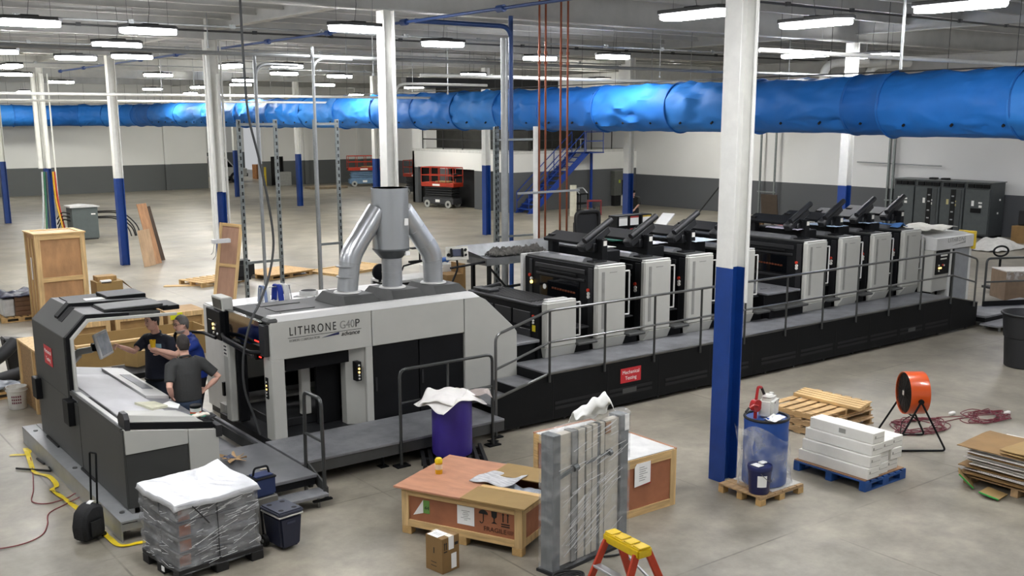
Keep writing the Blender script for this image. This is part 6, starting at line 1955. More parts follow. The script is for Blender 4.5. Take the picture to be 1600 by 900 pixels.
# big open cardboard box behind the men, crates behind it
t = thing('cardboard_tray', (4.85, 19.6, 0), 'long open cardboard box behind the console screen', 'cardboard box')
c = MB().box(0, 2.6, 0, .03, 0, .43).build('box_side', cardboard, t)
MB().box(0, 2.6, 1.1, 1.13, 0, .44).build('box_side', cardboard, t)
MB().each('box_end', cardboard, t, ((0, .03, .03, 1.1, 0, .44), (2.57, 2.6, .03, 1.1, 0, .44)))
MB().box(.03, 2.57, .03, 1.1, 0, .03).build('box_bottom', cardboard_dk, t)
MB().box(-.02, 2.6, -.03, .06, .41, .46, .004).build('edge_batten', pine_x, t)
for i, (x, w, h, lab) in enumerate(((5.15, .7, .62, 'light wooden crate behind the cardboard box, nearest the canopy post'), (5.95, .95, .66, 'wide light wooden crate behind the middle of the cardboard box'), (7.0, .8, .62, 'light wooden crate with yellow label behind the navy-shirted man'))):
    t = thing('wooden_crate', (x, 20.95, 0), lab, 'crate')
    MB().box(0.01, w - .01, 0.01, .8, 0, h).build('crate_body', wood('crate_ply', '#aa8652', (1, 1, 3), .14), t)
    m = MB().box(0, .09, -.02, .01, 0, h).box(w - .09, w, -.02, .01, 0, h).box(.09, w - .09, -.02, .01, h - .1, h).box(.09, w - .09, -.02, .01, 0, .1)
    m.build('batten', pine_z, t)
    if i == 2:
        MB().box(.05, .3, -.03, -.02, h - .14, h).build('yellow_label', mat('label_lime', '#e6ea1c', .5), t)
o = MB().box(0, .34, 0, .3, 0, .3, .006).build('small_carton', cardboard, None, False, 0, (5.65, 18.75, .1))
o.rotation_euler = (0, .15, .5)
tag(o, 'small brown carton on the floor in front of the long cardboard box', 'carton')
o = MB().box(0, 1.6, 0, .8, 0, .1).build('dark_skid', press_black, None, False, 0, (5.3, 18.3, 0))
tag(o, 'low black skid on the floor behind the men', 'skid')
# pallet with bricks and blue bag far left
pallet('wood_pallet', (4.72, 25.35, 0), .0, .85, 1.0, .12, pine, 'small wooden pallet with brown blocks near the tall crate', 6)
t = thing('block_stack', (4.8, 25.45, .12), 'stack of brown wrapped blocks under a navy cover near the tall crate', 'blocks')
for k in range(4):
    MB().box(.25, .72, 0, .8, .11 * k, .11 * k + .105, .006).build('block_layer', wood('block_brown', '#75573f', (2, 2, 2), .1), t)
MB().box(0, .24, 0, .75, 0, .40, .02).build('wrapped_part', mat('wrap_white', '#c9cac8', .4, var=.1), t)
m = MB().grid(lambda a, b: Vector((.8 * a - .05, .9 * b - .05, .46 + .05 * math.sin(a * 9) * math.sin(b * 8) + .03 * noise.noise(Vector((a * 5, b * 5, 1))))), 16, 16)
m.build('cover', mat('cover_navy', '#1f2440', .5, bump=.3), t, True, .03)
# tall plywood crate
t = thing('tall_crate', (5.36, 24.4, 0), 'tall plywood crate with pine battens standing on the open floor', 'crate')
Wt, Dt, Ht = 1.06, .98, 2.03
MB().box(.03, Wt - .03, .03, Dt - .03, .02, Ht - .03).build('plywood_body', wood('ply_warm', '#b98c5f', (1.5, 1.5, .6), .12), t)
m = MB()
for y0, y1 in ((0, .03), (Dt - .03, Dt)):
    m.box(0, .11, y0, y1, 0, Ht).box(Wt - .11, Wt, y0, y1, 0, Ht)
for x0, x1 in ((0, .03), (Wt - .03, Wt)):
    m.box(x0, x1, .031, .1, 0, Ht).box(x0, x1, Dt - .1, Dt - .031, 0, Ht).box(x0, x1, .3, .38, .1, Ht - .1).box(x0, x1, .58, .66, .1, Ht - .1)
m.build('upright_batten', pine_z, t)
for z0, z1 in ((0, .11), (.98, 1.08), (Ht - .11, Ht)):
    MB().box(.11, Wt - .11, 0, .03, z0, z1).build('cross_batten', pine_x, t)
m = MB()
m.box(-.02, Wt + .02, -.02, .1, Ht, Ht + .03).box(-.02, Wt + .02, Dt - .1, Dt + .02, Ht, Ht + .03).box(-.02, .1, .1, Dt - .1, Ht, Ht + .03).box(Wt - .1, Wt + .02, .1, Dt - .1, Ht, Ht + .03)
m.build('top_frame', pine_x, t)
MB().box(.1, Wt - .1, .1, Dt - .1, Ht - .02, Ht + .012).build('top_board', wood('ply_pale', '#c9ab86', (2, 2, 2), .08), t)
MB().box(-.004, 0, .44, .52, 1.0, 1.5).build('paper_label', paper, t)
t = thing('open_carton', (6.75, 25.0, 0), 'open brown carton with white contents beside the tall crate', 'carton')
MB().box(0, .6, 0, .5, 0, .78).build('carton_body', cardboard, t)
MB().box(.05, .5, .1, .45, .78, .9, .01).build('contents', wood('contents_tan', '#a5834e', (2, 2, 2)), t)
MB().box(.1, .35, .0, .1, .74, .82, .01).build('contents', paper, t)
MB().poly([(.6, 0, .78), (.6, .5, .78), (.82, .5, .6), (.82, 0, .55)]).build('flap', cardboard_dk, t, False, .008)
# transformer box and its cables
t = thing('transformer_box', (10.55, 41.6, 0), 'grey floor-standing electrical box with white top near the far column', 'electrical box')
gb = mat('cabinet_grey', '#5d6666', .5, var=.04)
MB().box(0, .95, 0, .8, .05, 1.24, .01).build('box_body', gb, t)
MB().prism([(-.06, 1.24), (1.02, 1.24), (1.02, 1.27), (.48, 1.33), (-.06, 1.29)], 'y', -.06, .86).build('box_lid', mat('lid_pale', '#d8d9da', .4), t)
MB().box(.7, .86, -.004, 0, .95, 1.0).build('name_plate', paper, t)
MB().box(.03, .92, .03, .77, 0, .05).build('plinth', press_dark, t)
for k, (z, dx) in enumerate(((1.05, 1.5), (1.0, 1.35), (.85, 1.3), (.8, 1.15))):
    o = MB().tube(smooth_path([(11.5, 41.8, z), (11.5 + dx * .55, 41.6, z - .05), (11.5 + dx * .9, 41.45, z * .5), (11.5 + dx, 41.4, .05)], 6), .024, 6).build('power_cable', rubber, None, True)
    tag(o, 'thick black cable bending from the grey electrical box to the floor', 'cable', 'black cables of the grey electrical box')
for k in range(3):
    o = MB().tube(smooth_path([(10.56, 41.9, 1.0 - .14 * k), (10.3, 42.0, 1.05 - .14 * k), (10.15, 42.2, .8 - .2 * k)], 5), .024, 6).build('power_cable', rubber, None, True)
    tag(o, 'short black cable between the grey electrical box and the column', 'cable', 'short black cables by the column')
for k, (cname, hx, dx, dy) in enumerate((('yellow', '#e0a922', .20, -.42), ('red', '#c0402c', .33, -.1), ('green', '#2f6e4f', -.3, -.3), ('white', '#c9cdcf', -.42, -.25), ('dark grey', '#4c5155', -.18, -.32))):
    o = MB().tube(smooth_path([(10.0 + dx * .6, 42.2 + dy * .3, 2.6), (10.0 + dx * .7, 42.2 + dy * .3, 1.6), (10.0 + dx, 42.2 + dy, .7), (10.0 + dx * 1.3, 42.1 + dy, .02)], 6), .035, 6).build('loose_wire', mat('wire_' + cname.replace(' ', '_'), hx, .5), None, True)
    tag(o, 'bundle of %s wire hanging beside the far column conduits' % cname, 'wire')
# plywood leaning on the column
for i, (x, y, w, h, tilt, mt, lab) in enumerate(((10.22, 32.95, .5, 1.95, .22, ply_tan, 'tallest plywood sheet leaning against the blue column base'), (10.1, 32.55, .62, 1.15, .14, wood('ply_light', '#c4a481', (2, 2, .7), .1), 'short light plywood sheet leaning against the blue column base'), (10.55, 33.6, .5, 1.8, .24, mat('board_dark', '#4b3a2c', .7), 'dark board leaning behind the plywood on the column'))):
    o = MB().box(0, .02, 0, w, 0, h).build('plywood_sheet', mt, None, False, 0, (x + h * tilt, y, 0))
    o.rotation_euler = (0, -tilt, -.9)
    tag(o, lab, 'plywood')
# leaning panel
t = thing('framed_panel', (9.62, 25.28, 0), 'tall narrow pine-framed plywood panel leaning against the conduit column', 'panel')
t.rotation_euler = (-.1, .13, -.5)
MB().box(.05, .52, .0, .02, .02, 1.98).build('panel_board', wood('ply_rosy', '#b48d74', (3, 3, .6), .06), t)
MB().each('upright_batten', pine_z, t, ((0, .08, -.03, .0, 0, 2.0), (.49, .57, -.03, .0, 0, 2.0)))
MB().each('cross_batten', pine_x, t, ((.08, .49, -.03, .0, 1.92, 2.0), (.08, .49, -.03, .0, .9, .98)))
t = thing('cable_tray_end', (9.68, 24.9, 1.5), 'short white tray with hanging wires on the conduit before the panel', 'cable tray')
MB().box(-.12, .32, -.08, .08, 0, .1, .006).build('tray', mat('tray_white', '#d9dbdc', .4, alpha=1), t)
MB().tube([(-.1, -.05, .0), (-.16, -.1, -.2), (-.22, -.12, -.25)], .008, 5).tube([(-.05, -.05, .0), (-.1, -.1, -.3), (-.18, -.12, -.38)], .008, 5).build('hanging_wire', ink_grey, t)
# pallets and boards on the open floor behind the delivery
pallet('wood_pallet', (10.2, 27.5, 0), .25, 1.5, 1.1, .13, pine, 'wooden pallet behind the leaning framed panel', 7)
pallet('wood_pallet', (12.2, 27.6, 0), .25, 1.6, 1.2, .13, pine, 'wooden pallet with chipboard sheet on the open floor', 7)
o = MB().box(0, 1.7, 0, 1.35, 0, .02).build('chipboard_sheet', wood('osb_warm', '#c99f62', (3, 3, 3), .18, 8), None, False, 0, (12.15, 27.5, .132))
o.rotation_euler = (0, 0, .25)
tag(o, 'chipboard sheet lying on the wooden pallet on the open floor', 'board')
t = thing('framed_panel', (14.1, 27.0, .0), 'large framed plywood panel lying flat on the floor behind the duct', 'panel', None, .3)
MB().box(0, 2.4, 0, 1.4, .03, .05).build('panel_board', wood('ply_cream', '#d0ab72', (2, 2, 2), .1), t)
m = MB().box(0, 2.4, 0, .1, .0, .07).box(0, 2.4, 1.3, 1.4, .0, .07).box(0, .1, .1, 1.3, 0, .07).box(1.15, 1.25, .1, 1.3, 0, .07).box(2.3, 2.4, .1, 1.3, 0, .07)
m.build('batten', pine_x, t)
o = MB().box(0, .9, 0, .6, 0, .55, .12, seg=3).build('black_tote', rubber, None, True, 0, (10.75, 27.2, .13))
tag(o, 'black hooded tote on the pallet behind the leaning panel', 'tote')
o = MB().box(0, 1.3, 0, .22, 0, .02).build('loose_plank', pine_x, None, False, 0, (9.4, 28.3, 0))
o.rotation_euler = (0, 0, -.5)
tag(o, 'loose pine plank lying on the floor left of the framed panel', 'plank')
o['label'] = 'loose pine plank lying alone on the floor near the framed panel'
# work bench behind the stack
t = thing('work_bench', (10.15, 17.4, 0), 'black-sided work bench seen between the exhaust pipes', 'bench')
MB().box(0, 1.25, 0, .7, 1.35, 1.40, .005).build('bench_top', mat('bench_grey', '#c7c7c3', .5), t)
MB().box(.03, 1.2, .05, .66, .1, 1.34).build('bench_body', void_black, t)
for x in (0, 1.19):
    for y in (0, .64):
        MB().box(x, x + .06, y, y + .06, 0, 1.35).build('leg', mat('bench_leg', '#b9b9b5', .5), t)
t = thing('light_arm', (10.5, 17.6, 1.4), 'black jointed lamp arm standing on the bench behind the exhaust pipes', 'lamp')
MB().tube([(0, 0, 0), (.12, 0, .25), (.6, 0, .32)], .02, 6).build('arm', press_black, t, True)
MB().box(.25, .75, -.03, .03, .3, .34).build('arm_bar', press_black, t)
MB().cyl((.5, 0, .32), (.5, 0, .58), .018, 8).build('post', press_black, t, True)
MB().box(.3, .7, -.06, .06, .57, .60, .01).build('lamp_head', press_black, t)
t = thing('desk_fan', (10.02, 17.5, 1.4), 'small black fan on the bench beside the duct leg', 'fan')
MB().lathe([(.14, -.03), (.16, -.02), (.16, .02), (.14, .03)], 20, (0, 0, .2), Matrix.Rotation(PI / 2, 4, 'X')).build('fan_head', press_black, t, True)
MB().cyl((0, 0, 0), (0, 0, .06), .03, 10).build('fan_foot', press_black, t, True)
t = thing('open_carton', (11.35, 17.3, 1.0), 'brown carton with flap up between the exhaust pipes', 'carton')
t.location = (11.45, 17.3, 0)
MB().box(0, .45, 0, .45, 0, 1.42).build('carton_body', cardboard_dk, t)
MB().box(.40, .45, 0, .45, 1.42, 1.62).build('flap', cardboard_dk, t)
t = thing('supply_box', (11.36, 17.85, 0), 'blue and white box standing behind the brown carton', 'box')
MB().box(0, .6, 0, .35, 0, 1.55).build('box_body', button_white, t)
o = MB().grid(lambda a, b: Vector((.5 * a, .3 * b, .08 + .06 * noise.noise(Vector((a * 5, b * 5, 3))))), 10, 8).build('blue_bag', mat('bag_blue', '#2f63b0', .4), None, True, .06, (11.4, 17.87, 1.56))
tag(o, 'crumpled blue bag on the white box behind the carton', 'bag')
# ---- white cabinet and clutter behind the delivery
t = thing('white_cabinet', (5.78, 14.46, 0), 'low white cabinet running along the back of the delivery', 'cabinet')
MB().box(0, 3.1, 0, 1.16, .1, 1.70, .01).build('cabinet_body', press_white, t)
MB().box(0.03, 3.05, .03, 1.1, 0, .1).build('plinth', press_dark, t)
m = MB().box(.02, 3.08, .02, 1.14, 1.70, 1.715)
m.build('top_sheet', mat('cab_top', '#e0e0dd', .4, var=.05), t)
for x in (.95, 2.1):
    MB().box(x, x + .012, .0, 1.16, 1.715, 1.72).build('top_joint', ink_grey, t)
MB().lathe([(.13, 1.715), (.13, 1.80), (.15, 1.80), (.15, 1.715)], 24, (1.60, .74, 0)).build('vent_port', press_white, t, True)
MB().lathe([(.125, 1.801), (.12, 1.803)], 24, (1.60, .74, 0)).build('port_opening', void_black, t)
MB().lathe([(.20, 1.716), (.20, 1.73), (.15, 1.735)], 24, (1.60, .74, 0)).build('port_flange', press_white, t, True)
m = MB()
for k in range(4):
    q = PI / 2 * k
    m.tube([(1.60 + .2 * math.cos(q), .74 + .2 * math.sin(q), 1.73), (1.60 + .26 * math.cos(q), .74 + .26 * math.sin(q), 1.72)], .01, 6)
m.build('port_clamp', galv_dull, t, True)
o = MB().grid(lambda a, b: Vector((5.85 + 1.5 * a, 14.52 + .3 * b, 1.745 + .02 * noise.noise(Vector((a * 7, b * 4, 1))) + .012 * math.sin(a * 30))), 40, 8).build('plastic_sheet', mat('sheet_clear_white', '#e9ebec', .25), None, True, .004)
tag(o, 'crinkled white plastic sheet lying on the low white cabinet', 'plastic sheet')
def towel(x, w, c, lab, stripe=False):
    def fn(a, b):
        yy = (a - .5) * .5
        z = 1.98 - max(0, abs(yy) - .06) * 1.35
        return Vector((x + w * b, 14.98 + (yy if abs(yy) < .1 else math.copysign(.1 + (abs(yy) - .1) * .25, yy)), z + .01 * math.sin(b * 6)))
    o = MB().grid(fn, 16, 6).build('draped_towel', c, None, True, .012)
    tag(o, lab, 'towel')
for x0, c, lab in ((6.47, mat('towel_slate', '#7e8fb4', .8), 'slate blue towel draped over the rack on the white cabinet'), (6.52, mat('towel_white', '#dcdcd8', .9), 'white towel draped on the rack beside the slate one'), (6.70, mat('towel_blue', '#17379c', .8), 'deep blue towel in the middle of the towel rack'), (6.80, MATS['towel_white'], 'white towel at the end of the rack near the vent port')):
    towel(x0, .05 if 'slate' in lab else (.15 if x0 == 6.52 else .09), c, lab)
t = thing('towel_rack', (6.7, 14.98, 1.715), 'small wire rack carrying the towels on the white cabinet', 'rack')
MB().tube([(-.26, 0, .24), (.26, 0, .24)], .008, 6).build('rail', galv_dull, t, True)
for x in (-.25, .25):
    MB().tube([(x, 0, .24), (x, -.07, .0)], .008, 6).tube([(x, 0, .24), (x, .07, 0)], .008, 6).build('leg', galv_dull, t, True)
# ---- steel sink tray on stand, instrument on a stand
ss = mat('stainless', '#8f9192', .35, .8, var=.1, scale=3)
t = thing('steel_sink', (12.0, 15.3, 0), 'long stainless steel sink tray with splashback behind the press units', 'sink')
OS = (12.0, 15.3, 0)
m = MB(OS).box(10.75, 13.6, 14.95, 15.55, 2.02, 2.04).box(10.75, 13.6, 14.93, 14.95, 1.93, 2.06).box(10.73, 10.75, 14.93, 15.55, 1.93, 2.06)
m.build('tray', ss, t)
MB(OS).hexa([(10.75, 15.5, 2.04), (13.6, 15.5, 2.04), (13.6, 15.52, 2.04), (10.75, 15.52, 2.04), (10.55, 15.62, 2.24), (13.6, 15.62, 2.24), (13.6, 15.64, 2.24), (10.55, 15.64, 2.24)]).build('splashback', ss, t)
MB(OS).hexa([(10.75, 14.95, 2.04), (10.76, 14.95, 2.04), (10.76, 15.52, 2.04), (10.75, 15.52, 2.04), (10.55, 14.95, 2.14), (10.56, 14.95, 2.14), (10.56, 15.63, 2.24), (10.55, 15.63, 2.24)]).build('end_plate', ss, t)
for x in (10.8, 13.5):
    for y in (15.0, 15.5):
        MB(OS).box(x, x + .06, y - .03, y + .03, 0, 2.02).build('leg', press_black, t)
MB(OS).bar((10.83, 15.0, 1.9), (11.3, 15.0, 1.4), .03, .03).build('brace', press_black, t)
MB(OS).tube([(10.0, 15.0, 1.95), (10.8, 15.0, 2.0)], .02, 8).tube([(9.6, 15.0, 1.46), (11.9, 15.0, 1.52)], .025, 8).build('side_bar', press_black, t, True)
m = MB()
for k in range(5):
    m.grid(lambda a, b, k=k: Vector((.22 * k + .34 * a + .02 * noise.noise(Vector((a * 4, b * 4, k))), .32 * b + .04 * math.sin(a * 7 + k), .02 + (.10 * math.sin(PI * a) * math.sin(PI * b)) * (1 + .8 * noise.noise(Vector((a * 4, b * 4, k * 3)))) + .05 * noise.noise(Vector((a * 9, b * 9, k))) + .03 * noise.noise(Vector((a * 19, b * 17, k))))), 26, 22)
o = m.build('rag_heap', mat('rag_grey', '#55534e', .8, var=.3, scale=7, bump=.3, bscale=14), None, True, .012, (11.0, 15.05, 2.06))
tag(o, 'heap of grey rags lying in the steel sink tray', 'rags')
o['kind'] = 'stuff'
t = thing('instrument_stand', (10.12, 15.0, 1.46), 'cream instrument panel on a black curved stand beside the steel sink', 'instrument')
MB().tube(smooth_path([(-.1, 0, .0), (-.1, 0, .2), (.02, 0, .45), (.02, 0, .62)], 5), .018, 8).build('stand_hose', press_black, t, True)
IM = Matrix.Translation((.02, 0, .74)) @ face_m((0, 0, 0), (-.35, -.85, .35))
p = MB().box(-.2, .2, -.12, .12, -.012, .012, .004, M=IM).build('instrument_plate', mat('plate_cream', '#dcdacd', .5), t)
MB().box(-.08, .07, -.06, .07, .012, .03, .004, M=IM).build('display', mat('display_slate', '#50566a', .2), p)
m = MB().box(-.12, -.085, -.07, .08, .012, .05, .006, M=IM).box(.075, .11, -.07, .08, .012, .05, .006, M=IM).cyl(IM @ Vector((.15, .05, .012)), IM @ Vector((.15, .05, .05)), .025, 10).cyl(IM @ Vector((.15, -.04, .012)), IM @ Vector((.15, -.04, .05)), .02, 10).cyl(IM @ Vector((-.155, -.03, .012)), IM @ Vector((-.155, -.03, .03)), .03, 10)
m.build('knob', press_black, p, True)
# ---- strut towers
slot_m = mat('strut_galv', '#8f9594', .4, .75, var=.1, scale=12, stretch=(1, 1, 3))
def tower(name, posts, top, braces, label):
    O = (posts[0][0], posts[0][1], 0)
    t = thing(name, O, label, 'strut frame')
    for (x, y) in posts:
        p = MB(O).box(x - .03, x + .03, y - .03, y + .03, 0, top, .002).build('strut_post', slot_m, t)
        m = MB(O)
        for k in range(int(top / .12)):
            z = .1 + .12 * k
            if z < 1.3:
                continue
            m.box(x - .011, x + .011, y - .034, y - .028, z, z + .06)
        m.build('slot', void_black, p)
        MB(O).box(x - .1, x + .1, y - .1, y + .1, 0, .012).build('foot_plate', galv_dull, t)
    for i, j, z in braces:
        a, b = posts[i], posts[j]
        MB(O).bar((a[0], a[1] - .04, z), (b[0], b[1] - .04, z), .03, .045).build('cross_strut', slot_m, t)
    return t
tower('strut_frame', [(7.18, 17.2), (7.85, 17.2)], 4.5, [(0, 1, 4.42), (0, 1, 2.05)], 'pair of slotted steel struts standing behind the towels')
tower('strut_frame', [(8.68, 17.35), (9.12, 17.35)], 4.5, [(0, 1, 4.42), (0, 1, 2.25)], 'pair of slotted steel struts behind the first exhaust pipe leg')
tower('strut_frame', [(12.15, 16.6), (12.42, 16.9)], 4.35, [(0, 1, 4.2), (0, 1, 2.2)], 'pair of steel struts with blue pipe beside the copper pipes')
def vpipe(name, x, y, z0, z1, r, mt, lab, cat='pipe', grp=None, bend=None):
    pts = [(x, y, z0), (x, y, z1)]
    if bend:
        pts += bend
        pts = round_path(pts, .25, 6)
    o = MB().tube(pts, r, 12).build(name, mt, None, True)
    return tag(o, lab, cat, grp)
vpipe('steel_conduit', 12.22, 16.38, 0, 6.0, .07, conduit_m, 'thick grey conduit rising beside the strut pair and copper pipes', 'conduit')
vpipe('air_drop', 12.62, 16.7, 0.3, 6.2, .045, pipe_blue, 'blue air pipe dropping beside the steel strut pair', 'pipe', None, [(12.62, 16.7, 6.25), (10.45, 16.7, 6.25)])
vpipe('steel_conduit', 13.08, 16.5, .02, 4.35, .05, white_paint, 'white conduit standing just before the copper pipes', 'conduit')
for k, x in enumerate((13.17, 13.33, 13.72, 13.9)):
    o = MB().cyl((x, 16.5, 0), (x, 16.5, 7.1), .021, 10)
    for z in (5.55, 5.75):
        o.cyl((x, 16.5, z), (x, 16.5, z + .06), .032, 10)
    o = o.build('copper_pipe', copper, None, True)
    tag(o, ('first', 'second', 'third', 'fourth')[k] + ' tall copper pipe counted from the white conduit', 'pipe')
o = MB().bar((12.6, 16.46, 3.05), (14.2, 16.46, 3.05), .04, .04).build('pipe_bracket', galv_dull)
tag(o, 'grey bracket rail crossing the four copper pipes', 'bracket')
for x0, x1, z in ((12.2, 13.1, 4.1), (12.2, 13.1, 2.2)):
    o = MB().bar((x0, 16.62, z), (x1, 16.52, z), .03, .04).build('pipe_bracket', slot_m)
    tag(o, ('upper' if z > 4 else 'lower') + ' strut rail tying the white conduit to the strut pair', 'bracket')
# gooseneck conduits and the long hanging cable
vpipe('gooseneck_conduit', 8.62, 17.2, 0, 5.5, .025, conduit_m, 'slim conduit with gooseneck top above the strut pair behind the duct', 'conduit', None, [(8.62, 17.2, 5.55), (9.4, 17.2, 5.55)])
vpipe('gooseneck_conduit', 10.28, 17.2, 0, 5.1, .025, white_paint, 'white gooseneck conduit beside the column of the exhaust stack', 'conduit', None, [(10.28, 17.2, 5.15), (12.4, 17.2, 5.15)])
vpipe('gooseneck_conduit', 7.45, 17.02, 0, 5.3, .03, conduit_m, 'grey gooseneck conduit rising through the first strut pair', 'conduit', None, [(7.45, 17.02, 5.42), (8.3, 17.15, 5.42)])
cab = [(5.54, 13.0, 7.1), (5.54, 13.0, 5.98), (5.545, 13.0, 5.2), (5.57, 13.0, 4.56), (5.69, 13.0, 3.98), (5.79, 13.0, 3.39), (5.83, 13.0, 2.88), (5.72, 12.95, 2.45), (5.54, 12.88, 2.12), (5.37, 12.82, 1.88), (5.24, 12.8, 1.45), (5.23, 12.8, 1.0), (5.33, 12.76, .6), (5.37, 12.7, .37)]
o = MB().tube(smooth_path(cab, 5), .017, 8).build('hanging_cable', mat('cable_grey', '#3c3e3e', .5), None, True)
tag(o, 'long dark cable hanging from the roof down over the delivery end', 'cable')
for x, y, lab in ((14.2, 9.2, 'thin drop rod hanging from the roof near the duct collar'), (24.4, 11.5, 'thin drop rod hanging from the roof at the far right duct')):
    o = MB().cyl((x, y, 5.2), (x, y, 7.2), .02, 6).build('hanging_rod', conduit_m, None, True)
    tag(o, lab, 'rod')
# white posts beside the left columns
vpipe('steel_conduit', 9.72, 24.95, 1.6, 7.15, .04, white_paint, 'white conduit ending in the short cable tray', 'conduit')
# ---- ceiling services over the far right corner
for k, x in enumerate((26.2, 27.3, 28.4, 31.6)):
    o = MB().tube(round_path([(x, 19.5, 5.1), (x, 19.5, 6.05), (x + 1.4, 19.0, 6.15)], .45, 6), .12, 12).build('roof_pipe', white_paint, None, True)
    tag(o, ('first', 'second', 'third', 'fourth')[k] + ' fat white pipe bending down from the roof above the blue duct', 'pipe')
o = MB().cyl((20, 22.5, 5.28), (39, 17.2, 5.28), .13, 12).build('roof_pipe', white_paint, None, True)
tag(o, 'long fat white pipe crossing the far right corner above the duct', 'pipe')
o = MB().box(0, 3.4, 0, .6, 0, .5, .01).build('roof_unit', mat('unit_tan', '#c8c4b6', .6), None, False, 0, (27.6, 21.2, 5.0))
tag(o, 'boxy tan heating unit hanging above the duct near the grey wall', 'heater')
o = MB().box(0, 6.5, 0, .35, 0, .3, .01).build('roof_tray', mat('tray_dark', '#3a3b3b', .6), None, False, 0, (18.5, 30.2, 5.55))
tag(o, 'dark cable tray hanging above the duct near the mezzanine', 'cable tray')
# ---- stairs, mezzanine rails
blue_st = mat('stair_blue', '#16409c', .45)
t = thing('steel_stair', (30.9, 39.9, 0), 'blue steel stair climbing along the wall to the mezzanine', 'stairs')
OS = (30.9, 39.9, 0)
x0, x1, z1 = 31.0, 34.5, 2.85
n = 13
for k in range(n):
    f = (k + 1) / n
    MB(OS).box(x0 + (x1 - x0) * k / n, x0 + (x1 - x0) * (k + 1) / n + .03, 39.65, 40.55, z1 * f - .04, z1 * f).build('step', blue_st, t)
for y in (39.6, 40.56):
    MB(OS).hexa([(x0 - .1, y, 0), (x0 + .35, y, 0), (x0 + .35, y + .05, 0), (x0 - .1, y + .05, 0), (x1 - .1, y, z1), (x1 + .35, y, z1), (x1 + .35, y + .05, z1), (x1 - .1, y + .05, z1)]).build('stringer', blue_st, t)
for y in (39.62, 40.58):
    for h in (.55, 1.0):
        MB(OS).tube([(x0, y, h), (x1, y, z1 + h)], .025, 6).build('hand_rail', blue_st, t, True)
    for k in range(4):
        f = k / 3
        MB(OS).cyl((x0 + (x1 - x0) * f, y, z1 * f), (x0 + (x1 - x0) * f, y, z1 * f + 1.0), .022, 6).build('rail_post', blue_st, t, True)
MB(OS).box(x1, x1 + 1.3, 39.6, 40.68, z1 - .05, z1).build('landing', blue_st, t)
for p in ((x1 + .1, 39.62), (x1 + 1.25, 39.62)):
    MB(OS).cyl((p[0], p[1], z1), (p[0], p[1], z1 + 1.0), .022, 6).build('rail_post', blue_st, t, True)
for h in (.55, 1.0):
    MB(OS).tube([(x1 + .1, 39.62, z1 + h), (x1 + 1.25, 39.62, z1 + h)], .022, 6).build('hand_rail', blue_st, t, True)
MB(OS).box(x1 + 1.15, x1 + 1.25, 40.4, 40.5, 0, z1 - .05).build('landing_leg', blue_st, t)
t = thing('mezzanine_rail', (30.7, 45, 2.94), 'dark pipe railing along the mezzanine edge', 'railing')
OS = (30.7, 45, 2.94)
for z in (3.45, 3.95):
    MB(OS).tube([(30.72, 48.6, z), (30.72, 40.8, z), (34.6, 40.8, z)], .03, 6).build('rail_bar', press_dark, t, True)
for y in (48.6, 46.6, 44.8, 42.8, 40.8):
    MB(OS).cyl((30.72, y, 2.94), (30.72, y, 3.95), .03, 6).build('rail_post', press_dark, t, True)
for x in (32.0, 33.4, 34.6, 36, 37.4):
    MB(OS).cyl((x, 40.8, 2.94), (x, 40.8, 3.95), .03, 6).build('rail_post', press_dark, t, True)
MB(OS).tube([(36, 40.8, 3.95), (37.4, 40.8, 3.95)], .03, 6).build('rail_bar', press_dark, t, True)
t = thing('stool', (35.7, 41.3, 2.94), 'small dark stool on the mezzanine beside the stair head', 'stool')
MB().box(-.2, .2, -.2, .2, .5, .55).build('seat', galv_dull, t)
for x in (-.17, .17):
    for y in (-.17, .17):
        MB().cyl((x, y, 0), (x, y, .5), .02, 6).build('leg', galv_dull, t, True)
o = MB().cyl((31.9, 37.4, 0), (31.9, 37.4, 1.45), .16, 14).build('bollard', mat('bollard_cream', '#d8d5c4', .5), None, True)
tag(o, 'cream round bollard standing before the blue stair', 'bollard')
# ---- scissor lifts
def lift(loc, rz, label, body_c, glow=False):
    t = thing('scissor_lift', loc, label, 'scissor lift', 'scissor lifts parked near the mezzanine', rz)
    red = mat('lift_red', '#b4371f', .45, var=.08)
    dk = mat('lift_base_' + body_c.strip('#'), body_c, .5, var=.08)
    MB().box(-1.05, 1.05, -.36, .36, .18, .5, .03).build('chassis', dk, t)
    for k, z in enumerate((.5, .62, .74, .86, .98)):
        MB().box(-.95 + .04 * (k % 2), .95 - .04 * (k % 2), -.3, .3, z, z + .09, .01).build('scissor_arm', press_dark if body_c != '#6f8fae' else dk, t)
    for x in (-.72, .72):
        for y in (-.38, .32):
            p = MB().cyl((x, y, .19), (x, y + .1, .19), .19, 20).build('wheel', mat('wheel_grey', '#b9bab4', .6), t, True)
            MB().cyl((x, y - .005, .19), (x, y + .105, .19), .08, 12).build('hub', press_dark, p, True)
    MB().box(-1.12, 1.12, -.4, .4, 1.07, 1.28, .02).build('platform', red, t)
    m = MB()
    for z in (1.65, 2.05):
        m.tube([(-1.1, -.38, z), (1.1, -.38, z), (1.1, .38, z), (-1.1, .38, z)], .022, 6, closed=True)
    m.build('guard_rail', red, t, True)
    for x in (-1.1, -.5, .1, .6, 1.1):
        for y in (-.38, .38):
            MB().cyl((x, y, 1.28), (x, y, 2.05), .02, 6).build('rail_post', red, t, True)
    MB().box(-.3, .2, -.41, -.4, 1.12, 1.22).build('side_label', paper, t)
    MB().box(-.15, .15, -.365, -.36, .28, .42).build('side_label', paper, t)
    MB().box(.82, 1.0, -.2, .1, 1.5, 1.75, .02).build('control_box', press_dark, t)
    MB().box(-.2, .7, -.3, .2, 1.28, 1.36, .02).build('load_on_deck', wood('load_tan', '#a98a5c', (2, 2, 2)), t)
    return t
